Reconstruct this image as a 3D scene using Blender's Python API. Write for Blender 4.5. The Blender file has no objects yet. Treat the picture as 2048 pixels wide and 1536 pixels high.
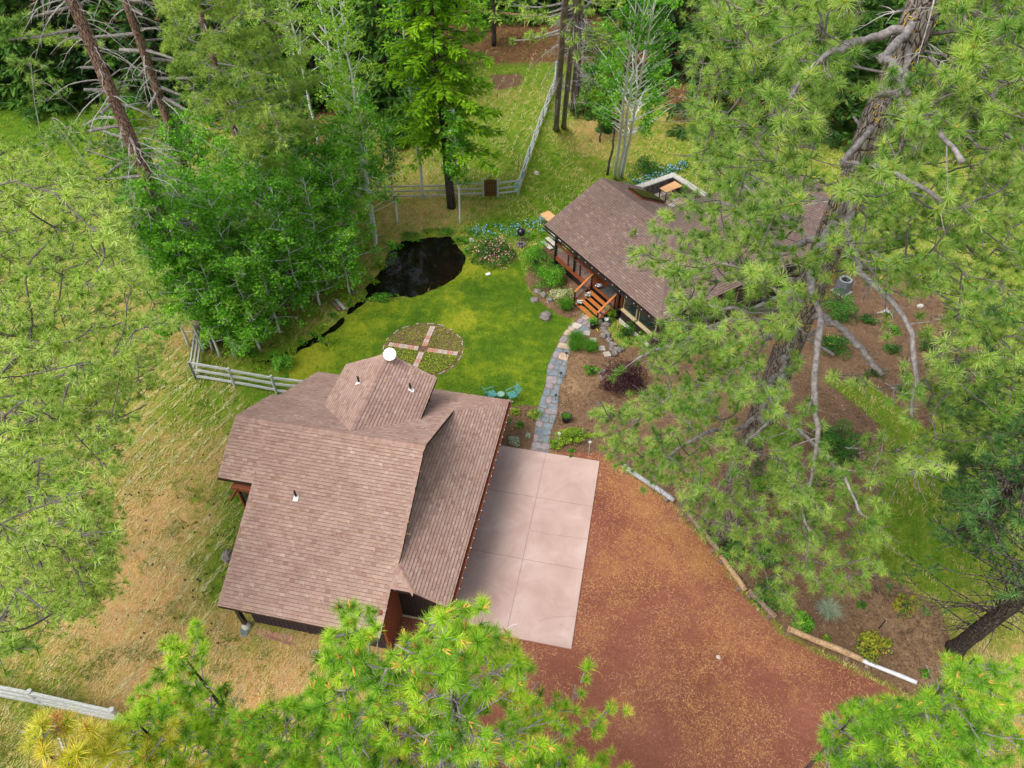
import bpy, math, random
import numpy as np
from mathutils import Vector, Matrix

# ------------------------------------------------------------------ camera, light, exposure
sc = bpy.context.scene
col = sc.collection
CAM_H, FPX = 28.0, 1420.0
cam_d = bpy.data.cameras.new("camera")
cam_d.sensor_width = 36.0
cam_d.lens = 36.0 * FPX / 2048.0
cam_d.clip_start = 0.1
cam_d.clip_end = 2000
cam = bpy.data.objects.new("camera", cam_d)
col.objects.link(cam)
cam.location = (0, 0, CAM_H)
cam.rotation_euler = (math.radians(45), 0, 0)
sc.camera = cam

SUN_EL, SUN_AZ = math.radians(58), math.radians(235)     # azimuth clockwise from +Y
world = bpy.data.worlds.new("World")
sc.world = world
world.use_nodes = True
wn = world.node_tree
for n in list(wn.nodes):
    wn.nodes.remove(n)
wo = wn.nodes.new("ShaderNodeOutputWorld")
wb = wn.nodes.new("ShaderNodeBackground")
ws = wn.nodes.new("ShaderNodeTexSky")
ws.sky_type = 'NISHITA'
ws.sun_disc = False
ws.sun_elevation = SUN_EL
ws.sun_rotation = SUN_AZ
ws.air_density = 1.0
ws.dust_density = 4.0
ws.ozone_density = 0.6
wb.inputs['Strength'].default_value = 0.15
whs = wn.nodes.new("ShaderNodeHueSaturation")          # light cloud: the sky's blue washed out towards grey
whs.inputs['Saturation'].default_value = 0.45
wn.links.new(ws.outputs[0], whs.inputs['Color'])
wn.links.new(whs.outputs[0], wb.inputs[0])
wn.links.new(wb.outputs[0], wo.inputs[0])
sun_d = bpy.data.lights.new("sun", 'SUN')
sun_d.energy = 1.15
sun_d.angle = math.radians(32)
sun_d.color = (1.0, 0.965, 0.91)
sun = bpy.data.objects.new("sun", sun_d)
col.objects.link(sun)
sdir = Vector((math.sin(SUN_AZ) * math.cos(SUN_EL), math.cos(SUN_AZ) * math.cos(SUN_EL), math.sin(SUN_EL)))
sun.rotation_euler = sdir.to_track_quat('Z', 'Y').to_euler()
sun.location = (0, 0, 60)
sc.view_settings.view_transform = 'Standard'
sc.view_settings.look = 'None'
sc.view_settings.gamma = 1.0
sc.view_settings.use_curve_mapping = False
sc.view_settings.exposure = 0.86

rng = np.random.default_rng(7)
random.seed(7)
PI = math.pi
S2 = math.sqrt(.5)

# ------------------------------------------------------------------ measuring: photo pixel -> world
def G(px, py, h=0.0):
    u = (px - 1024) / FPX; v = (768 - py) / FPX
    t = (CAM_H - h) / (S2 - v * S2)
    return (u * t, (S2 + v * S2) * t)
def G3(px, py, h=0.0):
    x, y = G(px, py, h); return (x, y, h)
def P(px, py, t):
    u = (px - 1024) / FPX; v = (768 - py) / FPX
    return np.array((u * t, (S2 + v * S2) * t, CAM_H + t * (-S2 + v * S2)))
def proj(A):
    A = np.atleast_2d(A)
    d = (A[:, 1] + CAM_H - A[:, 2]) * S2
    d = np.maximum(d, .01)
    px = 1024 + FPX * A[:, 0] / d
    py = 768 - FPX * ((A[:, 1] + A[:, 2] - CAM_H) * S2) / d
    return px, py, d
def inpoly(x, y, poly):
    x = np.asarray(x); y = np.asarray(y)
    ins = np.zeros(x.shape, bool)
    n = len(poly)
    for i in range(n):
        x1, y1 = poly[i]; x2, y2 = poly[(i + 1) % n]
        if y1 == y2: continue
        c = ((y1 > y) != (y2 > y)) & (x < (x2 - x1) * (y - y1) / (y2 - y1) + x1)
        ins ^= c
    return ins
def sdf(x, y, poly):
    d = np.full(x.shape, 1e9)
    n = len(poly)
    for i in range(n):
        ax, ay = poly[i]; bx, by = poly[(i + 1) % n]
        dx, dy = bx - ax, by - ay
        L = dx * dx + dy * dy + 1e-12
        t = np.clip(((x - ax) * dx + (y - ay) * dy) / L, 0, 1)
        d = np.minimum(d, np.hypot(x - ax - t * dx, y - ay - t * dy))
    return np.where(inpoly(x, y, poly), d, -d)

# ------------------------------------------------------------------ materials
def _set(sock, v):
    if isinstance(v, (tuple, list)) and len(v) == 3 and sock.type == 'RGBA':
        v = (*v, 1.0)
    sock.default_value = v
class N:
    def __init__(s, name):
        s.m = bpy.data.materials.new(name); s.m.use_nodes = True
        s.t = s.m.node_tree
        for n in list(s.t.nodes): s.t.nodes.remove(n)
        s.out = s.t.nodes.new("ShaderNodeOutputMaterial")
        s.b = s.t.nodes.new("ShaderNodeBsdfPrincipled")
        s.t.links.new(s.b.outputs[0], s.out.inputs[0])
        s.tc = s.t.nodes.new("ShaderNodeTexCoord")
        s.pos = s.tc.outputs['Object']
    def put(s, sock, v):
        if isinstance(v, bpy.types.NodeSocket): s.t.links.new(v, sock)
        elif v is not None: _set(sock, v)
    def world(s):
        g = s.t.nodes.new("ShaderNodeNewGeometry"); s.pos = g.outputs['Position']; return s.pos
    def map(s, scale=(1, 1, 1), rot=(0, 0, 0), vec=None):
        n = s.t.nodes.new("ShaderNodeMapping"); s.put(n.inputs['Vector'], vec or s.pos)
        n.inputs['Scale'].default_value = scale; n.inputs['Rotation'].default_value = rot
        return n.outputs[0]
    def noise(s, scale, detail=4, rough=.6, vec=None, dist=0):
        n = s.t.nodes.new("ShaderNodeTexNoise"); s.put(n.inputs['Vector'], vec or s.pos)
        n.inputs['Scale'].default_value = scale; n.inputs['Detail'].default_value = detail
        n.inputs['Roughness'].default_value = rough; n.inputs['Distortion'].default_value = dist
        return n.outputs['Fac']
    def voro(s, scale, feature='F1', vec=None, out='Distance'):
        n = s.t.nodes.new("ShaderNodeTexVoronoi"); s.put(n.inputs['Vector'], vec or s.pos)
        n.feature = feature; n.inputs['Scale'].default_value = scale
        return n.outputs[out]
    def wave(s, scale, dist, vec, dscale=1):
        n = s.t.nodes.new("ShaderNodeTexWave"); s.put(n.inputs['Vector'], vec)
        n.inputs['Scale'].default_value = scale; n.inputs['Distortion'].default_value = dist
        n.inputs['Detail'].default_value = 3; n.inputs['Detail Scale'].default_value = dscale
        return n.outputs['Fac']
    def ramp(s, fac, stops, interp='LINEAR'):
        n = s.t.nodes.new("ShaderNodeValToRGB"); s.put(n.inputs[0], fac)
        cr = n.color_ramp; cr.interpolation = interp
        while len(cr.elements) > 1: cr.elements.remove(cr.elements[-1])
        cr.elements[0].position = stops[0][0]
        c = stops[0][1]; cr.elements[0].color = (*c, 1) if isinstance(c, tuple) else (c, c, c, 1)
        for p, c in stops[1:]:
            e = cr.elements.new(p); e.color = (*c, 1) if isinstance(c, tuple) else (c, c, c, 1)
        return n.outputs[0]
    def mix(s, f, a, b, mode='MIX'):
        n = s.t.nodes.new("ShaderNodeMix"); n.data_type = 'RGBA'; n.blend_type = mode
        s.put(n.inputs[0], f); s.put(n.inputs[6], a); s.put(n.inputs[7], b)
        return n.outputs[2]
    def math(s, op, a, b=None, clamp=False):
        n = s.t.nodes.new("ShaderNodeMath"); n.operation = op; n.use_clamp = clamp
        s.put(n.inputs[0], a)
        if b is not None: s.put(n.inputs[1], b)
        return n.outputs[0]
    def attr(s, name):
        n = s.t.nodes.new("ShaderNodeAttribute"); n.attribute_name = name
        return n.outputs['Fac']
    def rand(s):
        n = s.t.nodes.new("ShaderNodeObjectInfo"); return n.outputs['Random']
    def step(s, v, a, b):
        n = s.t.nodes.new("ShaderNodeMapRange"); n.interpolation_type = 'SMOOTHSTEP'
        s.put(n.inputs[0], v); n.inputs[1].default_value = a; n.inputs[2].default_value = b
        return n.outputs[0]
    def bump(s, h, strength=.5, dist=.02):
        n = s.t.nodes.new("ShaderNodeBump"); s.put(n.inputs['Height'], h)
        n.inputs['Strength'].default_value = strength; n.inputs['Distance'].default_value = dist
        s.t.links.new(n.outputs[0], s.b.inputs['Normal'])
    def done(s, color=None, rough=.9, spec=.3, metal=0):
        s.put(s.b.inputs['Base Color'], color); s.put(s.b.inputs['Roughness'], rough)
        s.b.inputs['Specular IOR Level'].default_value = spec
        s.b.inputs['Metallic'].default_value = metal
        return s.m

def simple(name, c1, c2, scale=6, rough=.85, spec=.3, bump=.3, bdist=.01, stretch=(1, 1, 1), metal=0):
    n = N(name); v = n.map(stretch)
    f = n.noise(scale, 6, .65, v)
    c = n.mix(n.step(f, .3, .7), c1, c2)
    n.bump(n.noise(scale * 3, 5, .6, v), bump, bdist)
    return n.done(c, rough, spec, metal)
def leafmat(name, stops, trans=.4, rough=.6):
    n = N(name)
    c = n.ramp(n.attr('tint'), stops)
    v = n.noise(1.3, 2, .5)
    c = n.mix(n.step(v, .3, .75), n.mix(.0, c, c), n.mix(1.0, c, (1.15, 1.1, .8), 'MULTIPLY'))
    m = n.done(c, rough, .25)
    tr = n.t.nodes.new("ShaderNodeBsdfTranslucent"); n.put(tr.inputs[0], n.mix(1.0, c, (1.1, 1.15, .6), 'MULTIPLY'))
    ms = n.t.nodes.new("ShaderNodeMixShader"); ms.inputs[0].default_value = trans
    n.t.links.new(n.b.outputs[0], ms.inputs[1]); n.t.links.new(tr.outputs[0], ms.inputs[2])
    n.t.links.new(ms.outputs[0], n.out.inputs[0])
    return m
M = {}
def shingle_mat(name, cols, grit):
    n = N(name); t = n.attr('tint')
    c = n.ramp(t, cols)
    s = n.noise(150, 2, .7)
    c = n.mix(n.math('MULTIPLY', n.step(s, .42, .6), .35), c, grit)
    big = n.noise(.7, 5, .6)
    c = n.mix(n.step(big, .35, .7), c, n.mix(1.0, c, (.86, .84, .84), 'MULTIPLY'))
    n.bump(s, .4, .004)
    return n.done(c, .95, .15)
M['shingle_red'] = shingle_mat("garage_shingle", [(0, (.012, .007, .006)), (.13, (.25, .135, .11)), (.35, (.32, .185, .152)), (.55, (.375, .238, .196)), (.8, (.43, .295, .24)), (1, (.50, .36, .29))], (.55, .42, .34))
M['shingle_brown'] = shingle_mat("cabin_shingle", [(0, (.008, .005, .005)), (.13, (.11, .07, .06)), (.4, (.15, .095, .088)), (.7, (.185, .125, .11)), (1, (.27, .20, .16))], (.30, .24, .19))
M['felt'] = simple("roof_felt", (.035, .025, .022), (.06, .042, .036), 8)
M['fascia'] = simple("dark_fascia", (.018, .012, .012), (.035, .022, .02), 4, .6)
def boards(name, c1, c2, pitch, axis):
    n = N(name)
    v = n.map((1, 1, 1))
    w = n.t.nodes.new("ShaderNodeSeparateXYZ"); n.put(w.inputs[0], v)
    f = n.noise(5, 5, .6, n.map((6, 6, .6)))
    n.bump(f, .4, .006)
    return n.done(n.mix(f, c1, c2), .75, .3)
M['barn'] = boards("barn_siding", (.022, .014, .018), (.055, .034, .04), .2, 0)
M['darkwood'] = boards("dark_wood", (.015, .010, .009), (.04, .024, .02), .2, 0)
M['redwood'] = simple("red_stained_wood", (.17, .045, .02), (.30, .09, .035), 5, .55, .4, .3, .004, (1, 8, 8))
M['deck'] = simple("cedar_deck", (.16, .042, .018), (.34, .105, .035), 4, .5, .4, .3, .004, (6, 1, 6))
M['tread'] = simple("cedar_tread", (.33, .10, .022), (.52, .19, .05), 5, .5, .4, .3, .004, (1, 7, 7))
M['orange_wood'] = simple("fresh_plywood", (.62, .32, .13), (.78, .46, .22), 3, .6, .3, .2, .003, (1, 8, 1))
M['greywood'] = simple("weathered_rail", (.30, .32, .30), (.55, .56, .53), 4, .85, .2, .5, .008, (1.2, 9, 9))
M['tanwood'] = simple("peeled_log", (.24, .13, .065), (.52, .36, .20), 2.2, .8, .2, .7, .012, (5, 1.2, 5))
M['logend'] = simple("cut_log_end", (.5, .33, .17), (.65, .47, .28), 9)
M['greylog'] = simple("grey_log", (.22, .22, .23), (.46, .46, .47), 3, .85, .2, .8, .012, (6, .8, 6))
M['brownlog'] = simple("brown_log", (.13, .075, .05), (.30, .21, .16), 3, .85, .2, .8, .012, (6, .8, 6))
M['white'] = simple("white_paint", (.78, .78, .76), (.85, .85, .84), 4, .5, .4, .1)
M['cream'] = simple("cream_trim", (.45, .36, .22), (.55, .45, .28), 4, .6, .3, .1)
M['palelog'] = simple('weathered_white_log', (.46, .46, .47), (.74, .74, .73), 3.5, .8, .2, .6, .01, (1.2, 8, 8))
M['black'] = simple("black_enamel", (.008, .008, .012), (.015, .015, .02), 3, .18, .6, .05)
M['blackplastic'] = simple("black_plastic", (.015, .015, .016), (.03, .03, .032), 9, .5, .4)
M['metal'] = simple("galvanised_metal", (.35, .36, .37), (.5, .52, .53), 7, .45, .5, .1, .01, (1, 1, 1), .6)
M['bulb'] = simple("bulb_glass", (.5, .5, .53), (.65, .65, .66), 8, .15, .6, .02)
M['teal'] = simple("teal_paint", (.05, .22, .22), (.12, .38, .38), 6, .4, .5)
M['tealtop'] = simple("mottled_glass", (.16, .30, .27), (.26, .40, .36), 25, .25, .5)
M['hose'] = simple("garden_hose", (.05, .33, .25), (.20, .55, .45), 7, .4, .5)
M['hosepale'] = simple("pale_hose", (.22, .5, .42), (.45, .68, .6), 7, .4, .5)
M['acgrey'] = simple("grey_sheet_metal", (.10, .115, .12), (.18, .2, .21), 9, .5, .5)
M['lichen'] = simple("yellow_lichen", (.55, .36, .01), (.75, .52, .03), 20)
M['gatewood'] = simple("brown_gate_wood", (.07, .028, .010), (.13, .055, .018), 6, .6, .3, .4, .005, (8, 8, 1))
M['petunia_w'] = simple("white_petals", (.75, .8, .85), (.85, .88, .9), 9)
M['petunia_v'] = simple("violet_petals", (.16, .05, .38), (.30, .12, .5), 9)
M['pink'] = simple("pink_petals", (.65, .2, .25), (.8, .45, .42), 9)
M['bluefl'] = simple("blue_petals", (.10, .38, .6), (.35, .6, .8), 9)
M['yellowfl'] = simple("yellow_petals", (.75, .5, .02), (.8, .6, .1), 9)
def glass():
    n = N("window_glass")
    n.bump(n.noise(3, 3), .05, .01)
    return n.done(n.mix(n.noise(2, 4), (.012, .02, .018), (.03, .05, .04)), .06, .7)
M['glass'] = glass()
def skyglass():
    n = N("skylight_glass")
    return n.done(n.mix(n.noise(2.5, 4), (.035, .038, .006), (.06, .062, .012)), .2, .5)
M['skyglass'] = skyglass()
def bark(name, c1, c2, c3, sc_=5, plate=1.0):
    n = N(name); v = n.map((1, 1, .28))
    cr = n.voro(sc_ * 1.6, 'DISTANCE_TO_EDGE', n.mix(.12, v, n.noise(4, 3, .6, v)) if False else v)
    f = n.noise(sc_ * 2.2, 6, .7, v)
    c = n.mix(n.step(f, .3, .7), c1, c2)
    h = n.math('ADD', n.math('MULTIPLY', n.step(cr, 0, .12), 1.0), n.math('MULTIPLY', f, .9))
    c = n.mix(n.step(cr, .0, .07), c3, c)
    n.bump(h, 1.0 * plate, .05)
    return n.done(c, .95, .1)
M['bark_pine'] = bark("ponderosa_bark", (.15, .115, .10), (.38, .32, .29), (.03, .02, .016), 6.5)
M['bark_red'] = bark("reddish_bark", (.20, .11, .08), (.42, .28, .23), (.05, .027, .02), 7.5)
M['bark_dark'] = bark("dark_bark", (.06, .047, .046), (.15, .12, .115), (.014, .011, .011), 5)
M['bark_far'] = simple('straight_pine_bark', (.13, .10, .10), (.30, .245, .24), 4, .95, .1, .8, .02, (1, 1, .4))
M['bark_limb'] = simple('dark_limb_bark', (.07, .06, .055), (.19, .165, .155), 9, .95, .1, .8, .01)
M['bark_grey'] = simple("grey_limb_bark", (.15, .13, .13), (.34, .31, .30), 9, .95, .1, 1.0, .015)
M['deadwood'] = simple("bleached_dead_limb", (.28, .26, .25), (.52, .49, .46), 7, .9, .1, .6)
def aspenbark():
    n = N("aspen_bark"); v = n.map((1, 1, 3.2))
    f = n.noise(5, 5, .7, v)
    c = n.mix(n.step(f, .56, .68), n.mix(n.noise(12), (.52, .53, .49), (.78, .79, .74)), (.10, .10, .09))
    n.bump(f, .3, .01)
    return n.done(c, .8, .2)
M['bark_aspen'] = aspenbark()
M['needle'] = leafmat("pine_needles", [(0, (.035, .11, .018)), (.3, (.10, .23, .035)), (.6, (.22, .38, .07)), (.85, (.39, .54, .13)), (1, (.56, .64, .21))], .3)
M['needle_y'] = leafmat("young_pine_needles", [(0, (.05, .15, .016)), (.3, (.14, .34, .03)), (.6, (.29, .54, .045)), (.85, (.52, .70, .06)), (1, (.70, .72, .09))], .35)
M['needle_gold'] = leafmat("yellowing_needles", [(0, (.14, .22, .02)), (.4, (.45, .52, .05)), (.7, (.72, .64, .09)), (1, (.85, .66, .25))], .35)
M['needle_pale'] = leafmat("pale_pine_needles", [(0, (.10, .19, .03)), (.35, (.22, .36, .06)), (.7, (.38, .54, .12)), (1, (.56, .66, .22))], .3)
M['needle_dark'] = leafmat("dark_pine_needles", [(0, (.02, .07, .018)), (.5, (.06, .16, .045)), (1, (.15, .28, .08))], .25)  # deep green needles of the darker pines
M['needle_brown'] = leafmat("dead_orange_needles", [(0, (.30, .13, .035)), (.6, (.55, .28, .09)), (1, (.7, .42, .17))], .25)
M['candle'] = simple("new_pine_candle", (.45, .22, .05), (.62, .42, .08), 12)
M['larch'] = leafmat("larch_needles", [(0, (.05, .14, .006)), (.4, (.13, .30, .010)), (.75, (.26, .50, .012)), (1, (.42, .64, .03))], .4)
M['fir'] = leafmat("fir_needles", [(0, (.008, .035, .008)), (.5, (.03, .09, .015)), (1, (.09, .19, .03))], .2)
M['fir_mid'] = leafmat("midgreen_conifer_needles", [(0, (.02, .07, .01)), (.5, (.06, .16, .02)), (1, (.16, .30, .04))], .25)
M['aspen'] = leafmat("aspen_leaves", [(0, (.04, .15, .014)), (.35, (.10, .32, .022)), (.7, (.21, .50, .045)), (1, (.38, .65, .10))], .4)
M['aspen_l'] = leafmat("spring_aspen_leaves", [(0, (.07, .2, .015)), (.35, (.17, .38, .025)), (.7, (.33, .55, .06)), (1, (.55, .68, .20))], .45)
M['shrub'] = leafmat("green_shrub_leaves", [(0, (.018, .08, .006)), (.4, (.06, .22, .012)), (.75, (.14, .40, .02)), (1, (.28, .55, .05))], .35)
M['shrub_d'] = leafmat("dark_shrub_leaves", [(0, (.008, .035, .008)), (.4, (.025, .10, .012)), (.8, (.06, .2, .02)), (1, (.12, .3, .04))], .3)
M['shrub_y'] = leafmat("yellow_green_leaves", [(0, (.05, .13, .008)), (.4, (.16, .32, .015)), (.8, (.35, .50, .03)), (1, (.55, .5, .06))], .35)
M['shrub_rust'] = leafmat("rusty_young_leaves", [(0, (.05, .10, .01)), (.4, (.2, .28, .02)), (.7, (.42, .42, .04)), (1, (.55, .22, .04))], .35)
M['purple'] = leafmat("purple_leaves", [(0, (.012, .004, .008)), (.5, (.035, .010, .016)), (.9, (.085, .028, .035)), (1, (.25, .12, .14))], .2)
M['silver'] = leafmat("silver_leaves", [(0, (.15, .25, .18)), (.5, (.38, .50, .40)), (1, (.68, .74, .66))], .3)
M['variegated'] = leafmat("cream_edged_leaves", [(0, (.14, .22, .05)), (.5, (.5, .52, .28)), (1, (.78, .74, .55))], .3)
M['grassblade'] = leafmat("tall_grass_blades", [(0, (.02, .08, .006)), (.5, (.06, .20, .012)), (1, (.16, .36, .03))], .35)
M['bluegrass'] = leafmat("blue_oat_grass", [(0, (.12, .18, .13)), (.5, (.28, .36, .27)), (1, (.5, .55, .42))], .3)
M['drygrass'] = leafmat("dry_straw", [(0, (.30, .27, .08)), (.4, (.48, .42, .17)), (1, (.62, .52, .30))], .3)
M['meadowgrass'] = leafmat("meadow_blades", [(0, (.08, .15, .015)), (.35, (.20, .25, .03)), (.65, (.40, .36, .10)), (.85, (.55, .42, .20)), (1, (.60, .42, .22))], .35)
M['palehay'] = leafmat('pale_cut_hay', [(0, (.42, .46, .20)), (.5, (.62, .63, .34)), (1, (.80, .74, .50))], .3)
M['strawneedle'] = leafmat('fallen_needles', [(0, (.30, .13, .05)), (.5, (.50, .26, .10)), (1, (.68, .44, .22))], .1)
M['cinder'] = leafmat('red_cinder', [(0, (.07, .025, .02)), (.5, (.22, .08, .055)), (1, (.40, .20, .14))], .0)
M['chips'] = leafmat('bark_chip', [(0, (.035, .02, .012)), (.5, (.11, .062, .034)), (.85, (.22, .14, .08)), (1, (.42, .31, .19))], .0)
M['lawnblade'] = leafmat("lawn_blades", [(0, (.03, .10, .002)), (.5, (.09, .20, .004)), (1, (.25, .36, .015))], .35)
def stone(name, a, b, c=None, s=4):
    n = N(name); f = n.noise(s, 6, .65); r = n.rand()
    cc = n.mix(n.step(f, .3, .7), a, b)
    if c: cc = n.mix(n.math('MULTIPLY', n.step(n.noise(s * .8, 4), .5, .65), .8), cc, c)
    n.bump(n.noise(s * 5, 6, .7), .6, .02)
    return n.done(cc, .85, .25)
M['rock'] = stone("grey_brown_boulder", (.12, .10, .09), (.30, .27, .25), (.07, .05, .045), 3)
M['flag_blue'] = stone("blue_grey_flagstone", (.12, .145, .165), (.215, .25, .27), None, 3)
M['flag_purple'] = stone("purple_grey_flagstone", (.22, .19, .20), (.32, .27, .28), None, 3)
M['flag_tan'] = stone("tan_flagstone", (.38, .25, .16), (.50, .40, .31), None, 3)
M['flag_pale'] = stone("pale_flagstone", (.42, .38, .33), (.55, .50, .44), None, 3)
M['paver'] = stone("grey_paver", (.30, .27, .23), (.42, .39, .34), None, 8)
M['brick'] = stone("worn_brick", (.36, .16, .11), (.48, .27, .2), None, 6)
M['brick2'] = stone("grey_pink_brick", (.36, .27, .23), (.5, .4, .35), None, 6)
M['wallstone'] = stone("dark_wall_stone", (.06, .05, .045), (.17, .14, .12), (.26, .22, .18), 4)
M['cap'] = stone("pale_cap_stone", (.44, .42, .37), (.55, .53, .47), None, 6)
M['patio'] = stone("tan_patio_stone", (.36, .25, .15), (.48, .37, .25), (.28, .24, .2), 2)
M['mortar'] = simple("path_soil_joint", (.14, .10, .075), (.24, .19, .15), 9)
def slabmat():
    n = N("pink_stained_concrete")
    c = n.ramp(n.noise(.55, 6, .62, None, .6), [(.3, (.40, .265, .225)), (.5, (.47, .33, .285)), (.7, (.53, .40, .355))])
    d = n.step(n.noise(1.9, 7, .75, None, 1.5), .54, .74)
    c = n.mix(n.math('MULTIPLY', d, .35), c, (.30, .18, .15))
    c = n.mix(n.math('MULTIPLY', n.step(n.noise(60, 2, .6), .62, .7), .25), c, (.34, .22, .18))
    n.bump(n.noise(30, 5, .6), .15, .004)
    return n.done(c, .8, .3)
M['slab'] = slabmat()
M['joint'] = simple("slab_joint", (.20, .12, .10), (.26, .16, .13), 6)
def watermat():
    n = N("pond_water")
    n.bump(n.noise(2.5, 3, .5), .06, .02)
    c = n.mix(n.step(n.noise(.35, 4), .35, .7), (.004, .005, .003), (.011, .007, .004))
    m = n.done(c, .04, .5); n.b.inputs['IOR'].default_value = 1.25
    return m
M['water'] = watermat()

def groundmat():
    n = N("ground_cover"); n.world()
    W = n.pos
    fine = n.noise(9, 6, .72); mid = n.noise(1.6, 6, .65); big = n.noise(.32, 4, .6)
    vf = n.noise(34, 3, .7)
    # mown-grass streaks
    a = math.radians(27)
    sv = n.map((.20, 3.0, 1), (0, 0, 0), n.map((1, 1, 1), (0, 0, math.radians(-66))))
    streak = n.noise(1.5, 5, .7, sv)
    wav = n.wave(.62, 2.2, n.map((1, 1, 1), (0, 0, a)), 1.2)
    dry = n.attr('dry')
    d = n.math('ADD', dry, n.math('MULTIPLY', n.math('SUBTRACT', mid, .5), 1.1))
    d = n.math('ADD', d, n.math('MULTIPLY', n.math('SUBTRACT', fine, .5), .85))
    d = n.math('ADD', d, n.math('MULTIPLY', n.math('SUBTRACT', streak, .5), .65))
    mead = n.ramp(d, [(.0, (.055, .13, .008)), (.25, (.105, .20, .010)), (.45, (.18, .245, .026)), (.62, (.32, .28, .065)), (.8, (.47, .31, .12)), (1, (.52, .30, .13))])
    line = n.math('MULTIPLY', n.step(streak, .56, .74), n.math('MULTIPLY', n.step(n.noise(.5, 4), .35, .6), n.attr('mow')))
    mead = n.mix(n.math('MULTIPLY', line, .5), mead, n.mix(vf, (.36, .42, .17), (.56, .50, .27)))
    mead = n.mix(n.math('MULTIPLY', n.step(vf, .52, .75), .5), mead, n.mix(1.0, mead, (.45, .5, .4), 'MULTIPLY'))
    # lawn
    ld = n.math('ADD', n.math('MULTIPLY', big, .75), n.math('ADD', n.math('MULTIPLY', mid, .55), n.math('MULTIPLY', fine, .45)))
    ld = n.math('ADD', ld, n.math('MULTIPLY', n.attr('yellowed'), .35))
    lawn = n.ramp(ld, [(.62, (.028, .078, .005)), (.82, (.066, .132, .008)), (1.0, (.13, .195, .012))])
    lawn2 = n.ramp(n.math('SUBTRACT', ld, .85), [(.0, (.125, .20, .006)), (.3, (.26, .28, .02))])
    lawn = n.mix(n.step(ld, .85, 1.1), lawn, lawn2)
    lawn = n.mix(n.math('MULTIPLY', n.step(vf, .45, .75), .45), lawn, n.mix(1.0, lawn, (.4, .5, .4), 'MULTIPLY'))
    # soil
    soil = n.ramp(n.math('ADD', n.math('MULTIPLY', mid, .6), n.math('MULTIPLY', fine, .5)),
                  [(.3, (.05, .027, .014)), (.5, (.105, .058, .030)), (.65, (.17, .098, .054)), (.82, (.27, .17, .10))])
    chip = n.voro(26, 'F1', None, 'Color')
    soil = n.mix(.35, soil, n.mix(chip, soil, (.36, .24, .16)), 'MIX')
    soil = n.mix(n.math('MULTIPLY', n.attr('wet'), n.step(n.noise(3.0, 5, .7), .38, .55)), soil, (.018, .011, .008))
    soil = n.mix(n.math('MULTIPLY', n.attr('tanb'), n.step(n.noise(2.2, 6, .7), .3, .6)), soil, (.34, .215, .115))
    # red cinder
    drv = n.ramp(n.math('ADD', n.math('MULTIPLY', fine, .55), n.math('MULTIPLY', big, .5)),
                 [(.35, (.165, .054, .034)), (.52, (.225, .082, .052)), (.68, (.30, .12, .078))])
    lit = n.math('ADD', n.math('MULTIPLY', n.attr('litter'), .30), n.math('MULTIPLY', n.noise(.75, 10, .82, None, .5), 1.15))
    needle = n.math('ADD', n.math('MULTIPLY', n.noise(26, 3, .75, n.map((1, .35, 1), (0, 0, .9))), .5), n.math('MULTIPLY', n.noise(26, 3, .75, n.map((.35, 1, 1), (0, 0, .3))), .5))
    lit = n.math('ADD', lit, n.math('MULTIPLY', n.math('SUBTRACT', needle, .5), 1.4))
    drv = n.mix(n.math('MULTIPLY', n.step(lit, .66, 1.0), .8), drv, n.mix(fine, (.30, .125, .045), (.52, .27, .10)))
    # forest floor
    ff = n.ramp(n.math('ADD', n.math('MULTIPLY', mid, .6), n.math('MULTIPLY', fine, .4)), [(.3, (.06, .03, .016)), (.5, (.15, .075, .035)), (.7, (.26, .15, .07))])
    def m(name, amp, ns, e):
        v = n.math('ADD', n.attr(name), n.math('MULTIPLY', n.math('SUBTRACT', n.noise(ns, 5, .7), .5), amp))
        return n.step(v, -e, e)
    c = mead
    c = n.mix(m('zf', 3.0, .8, .5), c, ff)
    c = n.mix(m('zl', .5, 4, .12), c, lawn)
    c = n.mix(m('zs', .8, 3, .15), c, soil)
    c = n.mix(m('zg', .6, 4, .15), c, mead)
    c = n.mix(m('zd', 1.0, 2.2, .22), c, drv)
    c = n.mix(m('zp', .12, 6, .05), c, (.022, .015, .009))
    hgt = n.math('ADD', n.math('MULTIPLY', fine, .6), n.math('MULTIPLY', vf, .5))
    n.bump(hgt, .9, .06)
    return n.done(c, .95, .1)
M['ground'] = groundmat()

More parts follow.
